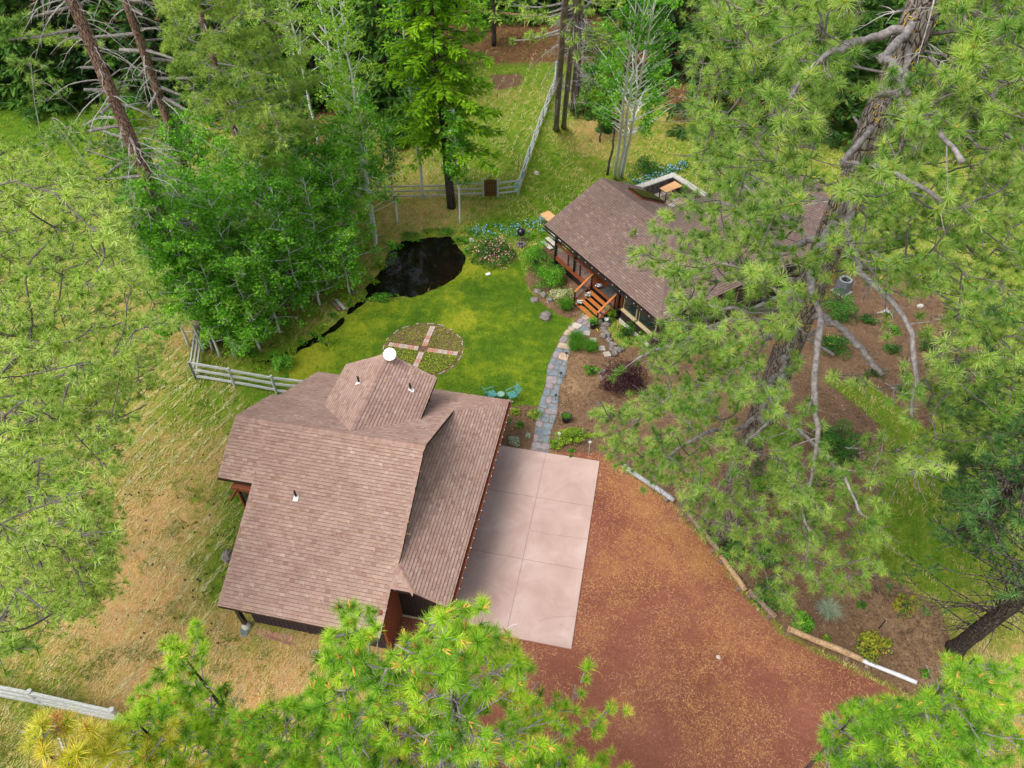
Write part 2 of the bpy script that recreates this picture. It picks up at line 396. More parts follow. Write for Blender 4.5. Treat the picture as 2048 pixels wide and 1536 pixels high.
# ------------------------------------------------------------------ object helpers
def tag(o, label=None, cat=None, group=None, kind=None):
    if label: o['label'] = label
    if cat: o['category'] = cat
    if group: o['group'] = group
    if kind: o['kind'] = kind
    return o
def empty(name, loc=(0, 0, 0), rz=0, **k):
    o = bpy.data.objects.new(name, None); col.objects.link(o)
    o.location = loc; o.rotation_euler = (0, 0, rz); o.empty_display_size = .2
    return tag(o, **k)
def link(name, me, parent=None, **k):
    o = bpy.data.objects.new(name, me); col.objects.link(o)
    if parent: o.parent = parent
    return tag(o, **k)
def np_mesh(name, V, F, mats, tint=None, midx=None, smooth=False):
    """V (n,3), F (m,k) int array or list of such arrays"""
    if not isinstance(F, list): F = [F]
    F = [np.asarray(f) for f in F if len(f)]
    me = bpy.data.meshes.new(name)
    V = np.asarray(V, dtype=np.float32)
    me.vertices.add(len(V)); me.vertices.foreach_set('co', V.ravel())
    nl = sum(f.size for f in F); nf = sum(len(f) for f in F)
    me.loops.add(nl); me.loops.foreach_set('vertex_index', np.concatenate([f.ravel() for f in F]).astype(np.int32))
    me.polygons.add(nf)
    tot = np.concatenate([np.full(len(f), f.shape[1]) for f in F]).astype(np.int32)
    st = np.concatenate([[0], np.cumsum(tot)[:-1]]).astype(np.int32)
    me.polygons.foreach_set('loop_start', st)
    try: me.polygons.foreach_set('loop_total', tot)
    except Exception: pass
    for m in (mats if isinstance(mats, list) else [mats]): me.materials.append(m)
    if midx is not None: me.polygons.foreach_set('material_index', np.asarray(midx, dtype=np.int32))
    me.update(calc_edges=True)
    me.polygons.foreach_set('use_smooth', np.full(nf, bool(smooth)))
    if tint is not None:
        a = me.attributes.new('tint', 'FLOAT', 'POINT'); a.data.foreach_set('value', np.asarray(tint, dtype=np.float32))
    return me
class Acc:
    """numpy accumulator of triangles/quads with a per-vertex tint"""
    def __init__(s): s.V = []; s.T = []; s.F3 = []; s.F4 = []; s.n = 0
    def add(s, V, F, tint=.5):
        V = np.asarray(V, float).reshape(-1, 3); F = np.asarray(F)
        s.V.append(V); s.T.append(np.broadcast_to(np.asarray(tint, float), (len(V),)).copy())
        (s.F3 if F.shape[1] == 3 else s.F4).append(F + s.n); s.n += len(V)
    def mesh(s, name, mats, smooth=False):
        F = []
        if s.F3: F.append(np.concatenate(s.F3))
        if s.F4: F.append(np.concatenate(s.F4))
        return np_mesh(name, np.concatenate(s.V), F, mats, np.concatenate(s.T), None, smooth)
    def obj(s, name, mats, parent=None, smooth=False, **k):
        if not s.V: return None
        return link(name, s.mesh(name, mats, smooth), parent, **k)
def nrm(a): return a / (np.linalg.norm(a, axis=-1, keepdims=True) + 1e-9)
def tube(acc, pts, rad, sides=6, tint=.5, cap=True):
    pts = np.asarray(pts, float); n = len(pts)
    rad = np.broadcast_to(np.asarray(rad, float), (n,))
    tg = np.gradient(pts, axis=0); tg = nrm(tg)
    ref = np.array((0, 0, 1.)) if abs(tg[:, 2]).mean() < .8 else np.array((1., 0, 0))
    a = nrm(np.cross(tg, ref)); b = np.cross(tg, a)
    th = np.arange(sides) * 2 * PI / sides
    V = pts[:, None] + rad[:, None, None] * (np.cos(th)[None, :, None] * a[:, None] + np.sin(th)[None, :, None] * b[:, None])
    i = np.arange(n - 1)[:, None] * sides; j = np.arange(sides)[None]; j2 = (j + 1) % sides
    F = np.stack([i + j, i + j2, i + sides + j2, i + sides + j], -1).reshape(-1, 4)
    acc.add(V.reshape(-1, 3), F, tint)
    if cap:
        base = acc.n - n * sides
        for k, rev in ((0, 1), (n - 1, 0)):
            idx = base + k * sides + np.arange(sides)
            if rev: idx = idx[::-1]
            f = np.stack([np.full(sides - 2, idx[0]), idx[1:-1], idx[2:]], -1)
            acc.F3.append(f)
BOXF = np.array([[0, 3, 2, 1], [4, 5, 6, 7], [0, 1, 5, 4], [1, 2, 6, 5], [2, 3, 7, 6], [3, 0, 4, 7]])
def box(acc, x0, x1, y0, y1, z0, z1, tint=.5):
    acc.add([(x0, y0, z0), (x1, y0, z0), (x1, y1, z0), (x0, y1, z0), (x0, y0, z1), (x1, y0, z1), (x1, y1, z1), (x0, y1, z1)], BOXF, tint)
def beam(acc, a, b, w, h, tint=.5, up=(0, 0, 1)):
    a = np.array(a, float); b = np.array(b, float); d = nrm(b - a); up = np.array(up, float)
    s = np.cross(d, up)
    if np.linalg.norm(s) < 1e-3: s = np.cross(d, (1, 0, 0))
    s = nrm(s); u = np.cross(s, d)
    V = [p + s * i * w / 2 + u * j * h / 2 for p in (a, b) for i, j in ((-1, -1), (1, -1), (1, 1), (-1, 1))]
    acc.add(V, BOXF, tint)
def prism(acc, poly, z0, z1, tint=.5):
    poly = list(poly); n = len(poly)
    ar = sum(poly[i][0] * poly[(i + 1) % n][1] - poly[(i + 1) % n][0] * poly[i][1] for i in range(n))
    if ar < 0: poly = poly[::-1]
    z0 = z0 if hasattr(z0, '__len__') else [z0] * n; z1 = z1 if hasattr(z1, '__len__') else [z1] * n
    V = [(p[0], p[1], z) for p, z in zip(poly, z0)] + [(p[0], p[1], z) for p, z in zip(poly, z1)]
    F3 = [(0, i + 1, i) for i in range(1, n - 1)] + [(n, n + i, n + i + 1) for i in range(1, n - 1)]
    F4 = [(i, (i + 1) % n, n + (i + 1) % n, n + i) for i in range(n)]
    base = acc.n
    acc.add(V, np.array(F3), tint)
    acc.F4.append(np.array(F4) + base)
def lathe(acc, prof, c=(0, 0, 0), sides=16, tint=.5):
    th = np.arange(sides) * 2 * PI / sides; n = len(prof)
    V = np.array([[(c[0] + r * math.cos(t), c[1] + r * math.sin(t), c[2] + z) for t in th] for r, z in prof]).reshape(-1, 3)
    i = np.arange(n - 1)[:, None] * sides; j = np.arange(sides)[None]; j2 = (j + 1) % sides
    F = np.stack([i + j, i + j2, i + sides + j2, i + sides + j], -1).reshape(-1, 4)
    acc.add(V, F, tint)
def one(name, fn, mat_, parent=None, smooth=False, **k):
    a = Acc(); fn(a); return a.obj(name, mat_, parent, smooth, **k)
def sm(pts, n):
    """smooth resample of a polyline"""
    pts = np.asarray(pts, float)
    d = np.concatenate([[0], np.cumsum(np.linalg.norm(np.diff(pts, axis=0), axis=1))])
    t = np.linspace(0, d[-1], n)
    Q = np.stack([np.interp(t, d, pts[:, k]) for k in range(pts.shape[1])], 1)
    for _ in range(2): Q[1:-1] = (Q[:-2] + 2 * Q[1:-1] + Q[2:]) / 4
    return Q

# ------------------------------------------------------------------ ground
def gp(L): return [G(*p) for p in L]
LAWN = gp([(560, 735), (600, 695), (640, 668), (690, 632), (725, 607), (800, 598), (865, 580), (912, 545), (930, 505), (945, 530), (1000, 535), (1040, 520), (1060, 585), (1100, 610), (1148, 632), (1138, 660), (1118, 690), (1103, 730), (1093, 780), (1084, 822), (1050, 815), (1012, 815), (960, 830), (860, 850), (640, 850), (560, 800)])
YARD = gp([(930, 440), (1000, 400), (1060, 350), (1130, 290), (1230, 320), (1400, 330), (1420, 390), (1300, 420), (1120, 450), (1060, 500), (1000, 460)])
DRIVE = gp([(880, 900), (1195, 905), (1250, 938), (1340, 1003), (1375, 1045), (1435, 1110), (1480, 1180), (1540, 1245), (1575, 1275), (1700, 1335), (1800, 1385), (1760, 1460), (1700, 1620), (1500, 1900), (900, 1900), (720, 1450), (770, 1330), (760, 1200), (880, 1180)])
SOILS = [gp([(1150, 636), (1190, 645), (1240, 690), (1330, 700), (1450, 640), (1560, 560), (1640, 540), (1720, 540), (1850, 560), (1900, 620), (1960, 700), (1960, 760), (1870, 800), (1850, 900), (1830, 1000), (1760, 1010), (1700, 1060), (1710, 1130), (1800, 1165), (1880, 1215), (1905, 1290), (1940, 1360), (1900, 1420), (1820, 1390), (1720, 1340), (1575, 1270), (1430, 1110), (1350, 1010), (1240, 935), (1190, 915), (1100, 905), (1092, 850), (1103, 790), (1118, 735), (1130, 700)]),
         gp([(1000, 815), (1060, 808), (1088, 822), (1075, 905), (985, 890)]),
         gp([(1050, 560), (1060, 520), (1100, 480), (1190, 560), (1160, 640), (1120, 632), (1075, 600)]),
         gp([(980, 150), (1045, 146), (1042, 172), (990, 182)])]
GRASSISLE = gp([(1640, 755), (1750, 770), (1840, 850), (1920, 900), (2100, 870), (2150, 1240), (1960, 1245), (1880, 1200), (1790, 1150), (1710, 1120), (1750, 1010), (1780, 940), (1760, 850), (1700, 800)])
ISLESOIL = gp([(1640, 790), (1700, 800), (1755, 850), (1765, 920), (1730, 1000), (1660, 1010), (1600, 960), (1590, 860)])
FOREST = [gp([(1320, 60), (1480, 60), (1600, 200), (1600, 300), (1420, 240), (1340, 210), (1180, 130), (1200, 60)]),
          gp([(300, 400), (500, 330), (560, 60), (820, -20), (820, 150), (700, 300), (620, 560), (560, 640), (450, 620), (400, 640), (370, 560)])]
POND = gp([(737, 590), (733, 572), (762, 540), (780, 500), (805, 478), (850, 474), (900, 468), (915, 490), (929, 512), (925, 530), (900, 556), (860, 575), (820, 588), (790, 588), (750, 592)])
STREAM = gp([(742, 585), (700, 617), (670, 648), (640, 668), (600, 690), (565, 706), (520, 720)])
WHEEL_C = G(846, 699); 
xs = np.concatenate([[-420, -250, -150, -100, -80, -66], np.arange(-58, -30, 1.), np.arange(-30, 26, .25), np.arange(26, 58, 1.), [66, 80, 100, 150, 250, 420]])
ys = np.concatenate([[-150, -60, -20, -8, -2], np.arange(2, 56, .25), np.arange(56, 110, 1.), [120, 140, 180, 260, 450]])
X, Y = np.meshgrid(xs, ys, indexing='ij'); nx, ny = X.shape
x, y = X.ravel(), Y.ravel()
def segd(x, y, pl):
    d = np.full(x.shape, 1e9)
    for (ax, ay), (bx, by) in zip(pl[:-1], pl[1:]):
        dx, dy = bx - ax, by - ay
        t = np.clip(((x - ax) * dx + (y - ay) * dy) / (dx * dx + dy * dy), 0, 1)
        d = np.minimum(d, np.hypot(x - ax - t * dx, y - ay - t * dy))
    return d
def wob(x, y, f, a, s=0):
    return a * (np.sin(x * f + 1.3 + s) * np.cos(y * f * 1.1 + .7 * s) + .5 * np.sin(x * f * 2.3 + y * f * 1.9 + 2 * s))
sp = sdf(x, y, POND) + wob(x, y, 2.6, .10)
ss = .12 - segd(x, y, STREAM) + wob(x, y, 2.3, .12, 2)
wet = np.maximum(sp, ss)
z = np.where(wet > -.35, -.55 * np.clip((wet + .35) / .7, 0, 1), 0.0)
far = np.clip((np.hypot(x, y - 30) - 60) / 100, 0, 1)
z = z + far * 0 + np.where(wet < -.6, wob(x, y, .35, .03) - .01, 0) * np.clip(-(sdf(x, y, DRIVE)) - 0.3, 0, 1) * np.clip((np.abs(x - 10) * 0 + 1), 0, 1) * 0.6
DRYP = [(20, 180, .12), (60, 260, .15), (40, 500, .42), (250, 480, .42), (300, 560, .6), (350, 640, .72), (250, 800, .58), (420, 800, .32), (560, 790, .22), (330, 900, .62), (420, 940, .75), (300, 1050, .95), (400, 1050, .85), (440, 1130, .3), (470, 1060, .15), (478, 1000, .2), (450, 1170, .3), (200, 1200, 1.0), (330, 1180, 1.1), (450, 1260, .85), (100, 1340, .62), (60, 1400, .4), (300, 1320, 1.0), (480, 1400, 1.0), (600, 1350, 1.05), (620, 1300, .9), (540, 1250, .55), (0, 1300, .7),
        (950, 90, .30), (1060, 110, .28), (1000, 195, .5), (1060, 150, .32), (960, 220, .36), (1080, 230, .34), (900, 300, .38), (1000, 300, .28), (1060, 300, .25), (960, 340, .4), (1100, 320, .25), (1180, 300, .62), (1150, 340, .45), (1120, 400, .25), (1050, 400, .35), (980, 420, .6), (860, 420, .72), (760, 420, .7), (900, 390, .6), (800, 340, .6),
        (1000, 440, .2), (1250, 300, .5), (1300, 240, .5), (1380, 240, .62), (1390, 300, .4), (1200, 260, .8), (1450, 330, .4), (1800, 1000, .3), (1850, 1100, .28), (1950, 1150, .35), (1980, 1250, .55), (2040, 1350, .7), (1700, 780, .32), (1800, 850, .38), (2040, 900, .4), (1900, 1000, .3), (620, 740, .3), (600, 720, .35), (650, 650, .5)]
dp = np.array([(*G(a, b), c) for a, b, c in DRYP])
w = 1 / ((x[:, None] - dp[None, :, 0]) ** 2 + (y[:, None] - dp[None, :, 1]) ** 2 + .8) ** 1.6
dry = (w * dp[None, :, 2]).sum(1) / w.sum(1)
def blob(L):
    s = np.zeros_like(x)
    for px, py, r, a in L:
        gx, gy = G(px, py); s = np.maximum(s, a * np.exp(-((x - gx) ** 2 + (y - gy) ** 2) / (r * r)))
    return s
litter = blob([(1330, 1080, 2.8, 1), (1390, 1120, 2.2, .95), (1290, 1000, 2.4, .9), (1240, 960, 2.0, .8), (1240, 1150, 1.6, .8), (1180, 1250, 1.2, .8), (1180, 1290, 1.0, .6), (1450, 1240, 2.0, .75), (1560, 1300, 1.8, .6), (1350, 1280, 1.6, .5), (1450, 1380, 1.6, .6), (1300, 1350, 1.2, .55), (1400, 1450, 1.5, .5), (1250, 1420, 1.2, .45), (1600, 1400, 1.5, .4)])
yellowed = blob([(620, 730, 1.8, 1), (930, 640, 1.3, .8), (600, 705, 1.5, .9), (945, 530, 1.2, .9), (700, 650, 1.5, .5), (910, 600, 1.2, .3), (1065, 790, .6, .4)])  # patches where the lawn colour turns lighter and yellower
wetb = blob([(1760, 1175, .9, 1), (1740, 1165, .8, .9), (1810, 1260, 1.0, .7), (1770, 1300, 1.2, .6), (1700, 1260, .8, .4), (1130, 800, .9, .3), (1200, 790, 1.0, .4), (1180, 780, .7, .4)])
tanb = blob([(1820, 1240, 2.5, .8), (1700, 1170, 2.0, .6), (1140, 720, 1.2, .6), (1150, 770, 1.2, .8), (1180, 760, .9, .5), (1210, 640, 1.2, .3), (1850, 1330, 2, .6), (1690, 750, 2, .3)])
zl = np.maximum(sdf(x, y, LAWN), -9)
zyard = sdf(x, y, YARD)
dry = np.where(zyard > 0, dry - .08 * np.clip(zyard, 0, 1), dry)
wheel = 2.35 - np.hypot(x - WHEEL_C[0], y - WHEEL_C[1])
zs = np.max([sdf(x, y, p) for p in SOILS] + [wheel], axis=0)
zg = np.minimum(sdf(x, y, GRASSISLE), -sdf(x, y, ISLESOIL))
zd = sdf(x, y, DRIVE)
zf = np.maximum(np.max([sdf(x, y, p) for p in FOREST], axis=0), (y - 74) * .6)
mow = np.clip((sdf(x, y, gp([(330, 700), (500, 850), (520, 1000), (480, 1300), (300, 1420), (120, 1420), (250, 1100), (250, 900)])) + .5), 0, 1) + np.clip(sdf(x, y, gp([(830, 400), (1050, 395), (1100, 200), (1100, 100), (950, 100), (820, 300)])), 0, 1)
attrs = dict(dry=dry, litter=litter, yellowed=yellowed, wet=wetb, tanb=tanb, zl=zl, zs=zs, zg=zg, zd=zd, zf=zf, mow=mow, zp=wet + .02)
IDX = np.arange(nx * ny).reshape(nx, ny)
Fq = np.stack([IDX[:-1, :-1], IDX[1:, :-1], IDX[1:, 1:], IDX[:-1, 1:]], -1).reshape(-1, 4)
fc = lambda a: a[Fq].mean(1)
cls = np.zeros(len(Fq), int)
cls[fc(zf) > 0] = 5
cls[fc(zl) > 0] = 1
cls[(fc(zs) > 0)] = 2
cls[(fc(zg) > 0)] = 4
cls[fc(zd) > 0] = 3
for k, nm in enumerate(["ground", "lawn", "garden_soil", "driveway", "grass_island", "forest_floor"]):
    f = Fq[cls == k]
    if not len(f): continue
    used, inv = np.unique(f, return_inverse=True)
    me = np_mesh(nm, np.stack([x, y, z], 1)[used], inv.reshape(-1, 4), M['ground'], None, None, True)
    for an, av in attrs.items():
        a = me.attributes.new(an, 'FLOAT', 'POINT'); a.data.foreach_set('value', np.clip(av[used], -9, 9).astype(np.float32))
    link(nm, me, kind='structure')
# water sheets
wa = Acc()
pc = np.array(POND).mean(0)
prism(wa, [tuple(pc + (np.array(p) - pc) * 1.06) for p in POND], -.5, -.2)
wa.obj("pond_water", M['water'], kind='structure')
wa = Acc()
st = sm(np.array(STREAM), 14)
nst = nrm(np.stack([-np.gradient(st[:, 1]), np.gradient(st[:, 0])], 1))
prism(wa, [tuple(p) for p in np.concatenate([st[1:] + nst[1:] * .45, (st[1:] - nst[1:] * .45)[::-1]])], -.5, -.215)
wa.obj("stream_water", M['water'], kind='structure')

# ------------------------------------------------------------------ shingled roofs
def clip_convex(poly, clip):
    out = poly
    n = len(clip)
    for i in range(n):
        a, b = clip[i], clip[(i + 1) % n]
        res = []
        if not out: break
        for j in range(len(out)):
            p, q = out[j], out[(j + 1) % len(out)]
            sp_ = (b[0] - a[0]) * (p[1] - a[1]) - (b[1] - a[1]) * (p[0] - a[0])
            sq_ = (b[0] - a[0]) * (q[1] - a[1]) - (b[1] - a[1]) * (q[0] - a[0])
            if sp_ >= 0: res.append(p)
            if (sp_ >= 0) != (sq_ >= 0):
                t = sp_ / (sp_ - sq_); res.append((p[0] + t * (q[0] - p[0]), p[1] + t * (q[1] - p[1])))
        out = res
    return out
EXPO, TABW = .143, .205
def plane_frame(poly, up):
    P0 = np.array(min(poly, key=lambda p: p[2]), float)
    A_, B_, C_ = [np.array(q, float) for q in poly[:3]]
    nn = np.cross(B_ - A_, C_ - A_); nn = nn / np.linalg.norm(nn)
    if nn[2] < 0: nn = -nn
    u2 = np.array((up[0], up[1], 0.))
    r = u2 - nn * np.dot(u2, nn); r = r / np.linalg.norm(r)
    s = np.cross(r, nn)
    return P0, s, r, nn
def shingles(polys, cells, deck, seed=0):
    rr = np.random.default_rng(seed)
    for poly, up in polys:
        P0, s, r, nn = plane_frame(poly, up)
        P2 = [(float(np.dot(np.array(p) - P0, s)), float(np.dot(np.array(p) - P0, r))) for p in poly]
        ar = sum(P2[i][0] * P2[(i + 1) % len(P2)][1] - P2[(i + 1) % len(P2)][0] * P2[i][1] for i in range(len(P2)))
        if ar < 0: P2 = P2[::-1]
        s0, s1 = min(p[0] for p in P2), max(p[0] for p in P2)
        r1 = max(p[1] for p in P2)
        # global row phase so neighbouring planes line up
        z0 = P0[2]
        slope = r[2]
        off = (z0 / slope) % EXPO if slope > 0 else 0
        row = -1
        rv = -off
        while rv < r1:
            row = int(round((z0 / slope + rv) / EXPO))
            ph = (row % 2) * TABW / 2 + ((row * 7) % 5) * .011
            sb = float(np.dot(P0, s))
            k0 = math.floor((s0 + sb - ph) / TABW); k1 = math.ceil((s1 + sb - ph) / TABW)
            for k in range(k0, k1 + 1):
                a = k * TABW + ph - sb + .0015; b = a + TABW - .003
                rect = [(a, rv + .003), (b, rv + .003), (b, rv + EXPO + .012), (a, rv + EXPO + .012)]
                pg = clip_convex(rect, P2)
                if len(pg) < 3: continue
                area = abs(sum(pg[i][0] * pg[(i + 1) % len(pg)][1] - pg[(i + 1) % len(pg)][0] * pg[i][1] for i in range(len(pg)))) / 2
                if area < .002: continue
                full = area > .95 * (TABW - .003) * (EXPO + .009)
                run = np.random.default_rng(row * 977 + k * 131 + seed)
                t = np.clip(run.normal(.57, .13) + .05 * math.sin(row * 1.7 + k * .35), .15, 1)
                lift = .022 + .008 * run.random()
                cells.append((P0, s, r, nn, a, rv, pg, full, t, lift))
            rv += EXPO
        prism(deck, [(p[0], p[1]) for p in poly], [p[2] - .17 for p in poly], [p[2] - .004 for p in poly])
def cell_mesh(acc, c):
    P0, s, r, nn, a, rv, pg, full, t, lift = c
    n = len(pg)
    def h(q): return lift + (.004 - lift) * min(1, max(0, (q[1] - rv) / EXPO))
    top = [P0 + s * q[0] + r * q[1] + nn * h(q) for q in pg]
    bot = [P0 + s * q[0] + r * q[1] - nn * .003 for q in pg]
    base = acc.n
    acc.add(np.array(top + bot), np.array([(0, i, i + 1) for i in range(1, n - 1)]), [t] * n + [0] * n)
    acc.F4.append(np.array([(i, n + i, n + (i + 1) % n, (i + 1) % n) for i in range(n)]) + base)
    if full:
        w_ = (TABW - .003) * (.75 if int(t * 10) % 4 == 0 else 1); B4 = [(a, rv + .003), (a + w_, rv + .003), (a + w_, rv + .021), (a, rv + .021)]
        acc.add([P0 + s * q[0] + r * q[1] + nn * (h(q) + .0008) for q in B4], [(0, 1, 2, 3)], .045)  # riser shadow painted in as a dark strip along the butt edge
def build_roof(thing_, polys, matr, caps, seed=0):
    deck = Acc(); cells = []
    shingles(polys, cells, deck, seed)
    roof = deck.obj("roof", M['fascia'], thing_)
    mw = Matrix.Translation(thing_.location) @ Matrix.Rotation(thing_.rotation_euler.z, 4, 'Z')
    def dep(c):
        q = c[0] + c[1] * c[4] + c[2] * c[5]
        w_ = mw @ Vector(q)
        px, py, d = proj(np.array(w_))
        if not (-10 < px[0] < 2058 and -10 < py[0] < 1536): return 1e6
        return float(d[0])
    full = sorted([i for i, c in enumerate(cells) if c[7]], key=lambda i: dep(cells[i]))
    near = set(full[:300])
    protos = []
    for k in range(10):
        a = Acc(); w_, e_ = TABW - .003, EXPO + .009; bd_ = .018
        L = .022 + .0008 * k
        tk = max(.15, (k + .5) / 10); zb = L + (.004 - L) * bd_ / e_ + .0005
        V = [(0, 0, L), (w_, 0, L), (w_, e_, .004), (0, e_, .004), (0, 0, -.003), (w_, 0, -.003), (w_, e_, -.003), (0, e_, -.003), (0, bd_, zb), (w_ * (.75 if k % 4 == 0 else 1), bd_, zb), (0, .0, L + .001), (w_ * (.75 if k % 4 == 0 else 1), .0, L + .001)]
        a.add(V, [(0, 1, 2, 3), (0, 4, 5, 1), (1, 5, 6, 2), (2, 6, 7, 3), (3, 7, 4, 0), (10, 11, 9, 8)], [tk] * 4 + [0] * 4 + [.045] * 4)  # last quad carries the painted shadow strip at the butt
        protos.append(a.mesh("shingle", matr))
    field = Acc()
    for i, c in enumerate(cells):
        if i in near:
            P0, s, r, nn, a0, rv, pg, fl, t, lift = c
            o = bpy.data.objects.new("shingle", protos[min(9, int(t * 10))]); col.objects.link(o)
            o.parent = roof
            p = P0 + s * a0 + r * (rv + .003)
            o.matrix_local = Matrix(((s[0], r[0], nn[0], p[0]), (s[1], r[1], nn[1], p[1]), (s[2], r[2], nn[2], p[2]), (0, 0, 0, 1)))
        else:
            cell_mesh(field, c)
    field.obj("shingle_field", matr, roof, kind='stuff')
    ca = Acc()
    for (A_, B_, na, nb) in caps:      # ridge from A to B; na, nb slope directions (unit 3D vectors down each side)
        A_ = np.array(A_, float); B_ = np.array(B_, float); L = np.linalg.norm(B_ - A_); d = (B_ - A_) / L
        na = np.array(na, float); nb = np.array(nb, float); k = int(L / .15)
        for i in range(k):
            t = .25 + rng.random() * .35
            p0 = A_ + d * (i * L / k); p1 = A_ + d * ((i + 1) * L / k + .03)
            u0 = np.array((0, 0, .032)); u1 = np.array((0, 0, .022))
            V = [p0 + u0, p1 + u1, p1 + na * .15 + u1, p0 + na * .15 + u0, p1 + nb * .15 + u1, p0 + nb * .15 + u0,
                 p0, p0 + na * .15, p0 + nb * .15]
            ca.add(V, [(0, 1, 2, 3), (1, 0, 5, 4), (0, 3, 7, 6), (5, 0, 6, 8)], t)
    ca.obj("ridge_cap", matr, roof, kind='stuff')
    na_ = Acc()
    for i in rng.choice(len(cells), min(len(cells), 900)):
        P0, s, r, nn, a0, rv, pg, fl, t, lift = cells[i]; q = pg[0]
        run = 1 + 3 * (rng.random() < .3)
        for _ in range(int(run)):
            c_ = P0 + s * (q[0] + rng.uniform(0, TABW)) + r * (q[1] + rng.uniform(0, .03)) + nn * .034; an = rng.normal(0, .5)
            d_ = (s * math.cos(an) + r * math.sin(an)) * rng.uniform(.06, .16); w_ = (r * math.cos(an) - s * math.sin(an)) * .006
            na_.add([c_ - w_, c_ + w_, c_ + d_], [(0, 1, 2)], rng.random())
    na_.obj("fallen_needles", M['strawneedle'], roof, kind='stuff')
    return roof
def dn(dx, dy, k):
    v = np.array((dx, dy, -k)); return v / np.linalg.norm(v)

# ------------------------------------------------------------------ garage (frame e,n turned 11.6 deg)
GA = math.atan2(.201, .98)
E0, N0 = -11.0, 17.0
def gw(e, n, z=0): return (e * math.cos(GA) + n * math.sin(GA), -e * math.sin(GA) + n * math.cos(GA), z)
garage = empty("garage", gw(E0, N0), -GA, label="large dark-walled garage with a tan-red shingle roof beside the pink concrete slab", cat="garage")
def q3(e, n, h): return (e - E0, n - N0, h)
K, HR, NR = .53, 6.0, 17.37
hS = lambda n: HR - K * abs(n - NR)
def pl(pts): return [q3(e, n, h) for e, n, h in pts]
hip_n = NR - (HR - (2.645 + K * 2.15)) / K
NE_ = 23.7
hw = 2.645 + K * 2.15
hip2_e = -5 - (hS(12.4) - 2.645) / K
nV = NR + (HR - hw) / K
polysG = [
    (pl([(-15.4, NR, HR), (-15.4, 15.05, hS(15.05)), (-13.85, 15.05, hS(15.05)), (-13.85, NR, HR)]), (0, 1)),
    (pl([(-13.85, NR, HR), (-13.85, 10.8, hS(10.8)), (-7.25, 10.8, hS(10.8)), (-7.25, NR, HR)]), (0, 1)),
    (pl([(-7.25, 12.4, hS(12.4)), (-7.15, 12.4, hS(12.4)), (-7.15, NR, HR), (-7.25, NR, HR)]), (0, 1)),
    (pl([(-7.15, 12.4, hS(12.4)), (hip2_e, 12.4, hS(12.4)), (-7.15, hip_n, hS(hip_n))]), (0, 1)),
    (pl([(hip2_e, 12.4, hS(12.4)), (-5, 12.4, 2.645), (-5, NE_, hS(NE_)), (-7.15, nV, hw), (-7.8, nV - .65, hw + K * .65), (-7.8, hip_n + .65, hw + K * .65), (-7.15, hip_n, hw)]), (-1, 0)),
    (pl([(-7.15, nV, hw), (-5, NE_, hS(NE_)), (-7.15, NE_, hS(NE_))]), (0, -1)),
    (pl([(-15.4, NR, HR), (-7.15, NR, HR), (-7.15, 20.03, hS(20.03)), (-15.4, 20.03, hS(20.03))]), (0, -1)),
    (pl([(-15.05, 20.03, hS(20.03)), (-7.15, 20.03, hS(20.03)), (-7.15, NE_, hS(NE_)), (-15.05, NE_, hS(NE_))]), (0, -1)),
]
CE, CH, CEV = -10.45, 5.87, 4.72
kc = (CH - CEV) / 2.25
nTop = NR + (HR - CH) / K; nEv = NR + (HR - CEV) / K
polysG += [
    (pl([(CE, 22.5, CH), (CE - 2.25, 22.5, CEV), (CE - 2.25, nEv, CEV), (CE, nTop, CH)]), (1, 0)),
    (pl([(CE, 22.5, CH), (CE + 2.25, 22.5, CEV), (CE + 2.25, nEv, CEV), (CE, nTop, CH)]), (-1, 0)),
]
caps = [(q3(-15.4, NR, HR), q3(-7.15, NR, HR), dn(0, 1, K), dn(0, -1, K)),
        (q3(CE, 22.5, CH), q3(CE, nTop, CH), dn(1, 0, kc), dn(-1, 0, kc)),
        (q3(-5, NE_, 2.645), q3(-7.15, nV, hw), dn(1, -.0, K), dn(0, 1, K)),
        (q3(hip2_e, 12.4, hS(12.4)), q3(-7.15, hip_n, hw), dn(1, 0, K), dn(0, -1, K))]
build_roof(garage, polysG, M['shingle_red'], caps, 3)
def gbox(acc, e0, e1, n0, n1, z0, z1): box(acc, e0 - E0, e1 - E0, n0 - N0, n1 - N0, z0, z1)
def poly_wall(acc, pts, z0, thick_dir=(0, .12)):
    """vertical wall along pts[0]..pts[1] in (e,n) with sloping top heights"""
    (e0, n0, h0), (e1, n1, h1) = pts
    a = q3(e0, n0, 0); b = q3(e1, n1, 0); d = thick_dir
    prism(acc, [(a[0], a[1]), (b[0], b[1]), (b[0] + d[0], b[1] + d[1]), (a[0] + d[0], a[1] + d[1])], z0, [h0, h1, h1, h0])
wa = Acc()
poly_wall(wa, [(-13.3, 11.5, hS(11.5) - .2), (-7.5, 11.5, hS(11.5) - .2)], 0)
poly_wall(wa, [(-13.3, 11.62, hS(11.6) - .2), (-13.3, 15.3, hS(15.3) - .2)], 0, (.12, 0))
poly_wall(wa, [(-14.6, 15.3, hS(15.3) - .2), (-13.2, 15.3, hS(15.3) - .2)], 0)
poly_wall(wa, [(-14.6, 15.42, hS(15.42) - .2), (-14.6, NR, HR - .2)], 0, (.12, 0))
poly_wall(wa, [(-14.6, NR, HR - .2), (-14.6, 23.0, hS(23.0) - .2)], 0, (.12, 0))
poly_wall(wa, [(-14.6, 23.0, hS(23.0) - .2), (-5.6, 23.0, hS(23.0) - .2)], 0)
poly_wall(wa, [(-7.5, 13.1, hS(13.1) - .25), (-5.6, 13.1, 2.72)], 0)
poly_wall(wa, [(-5.72, 13.22, 2.72), (-5.72, 23.0, 2.72)], 0, (.12, 0))
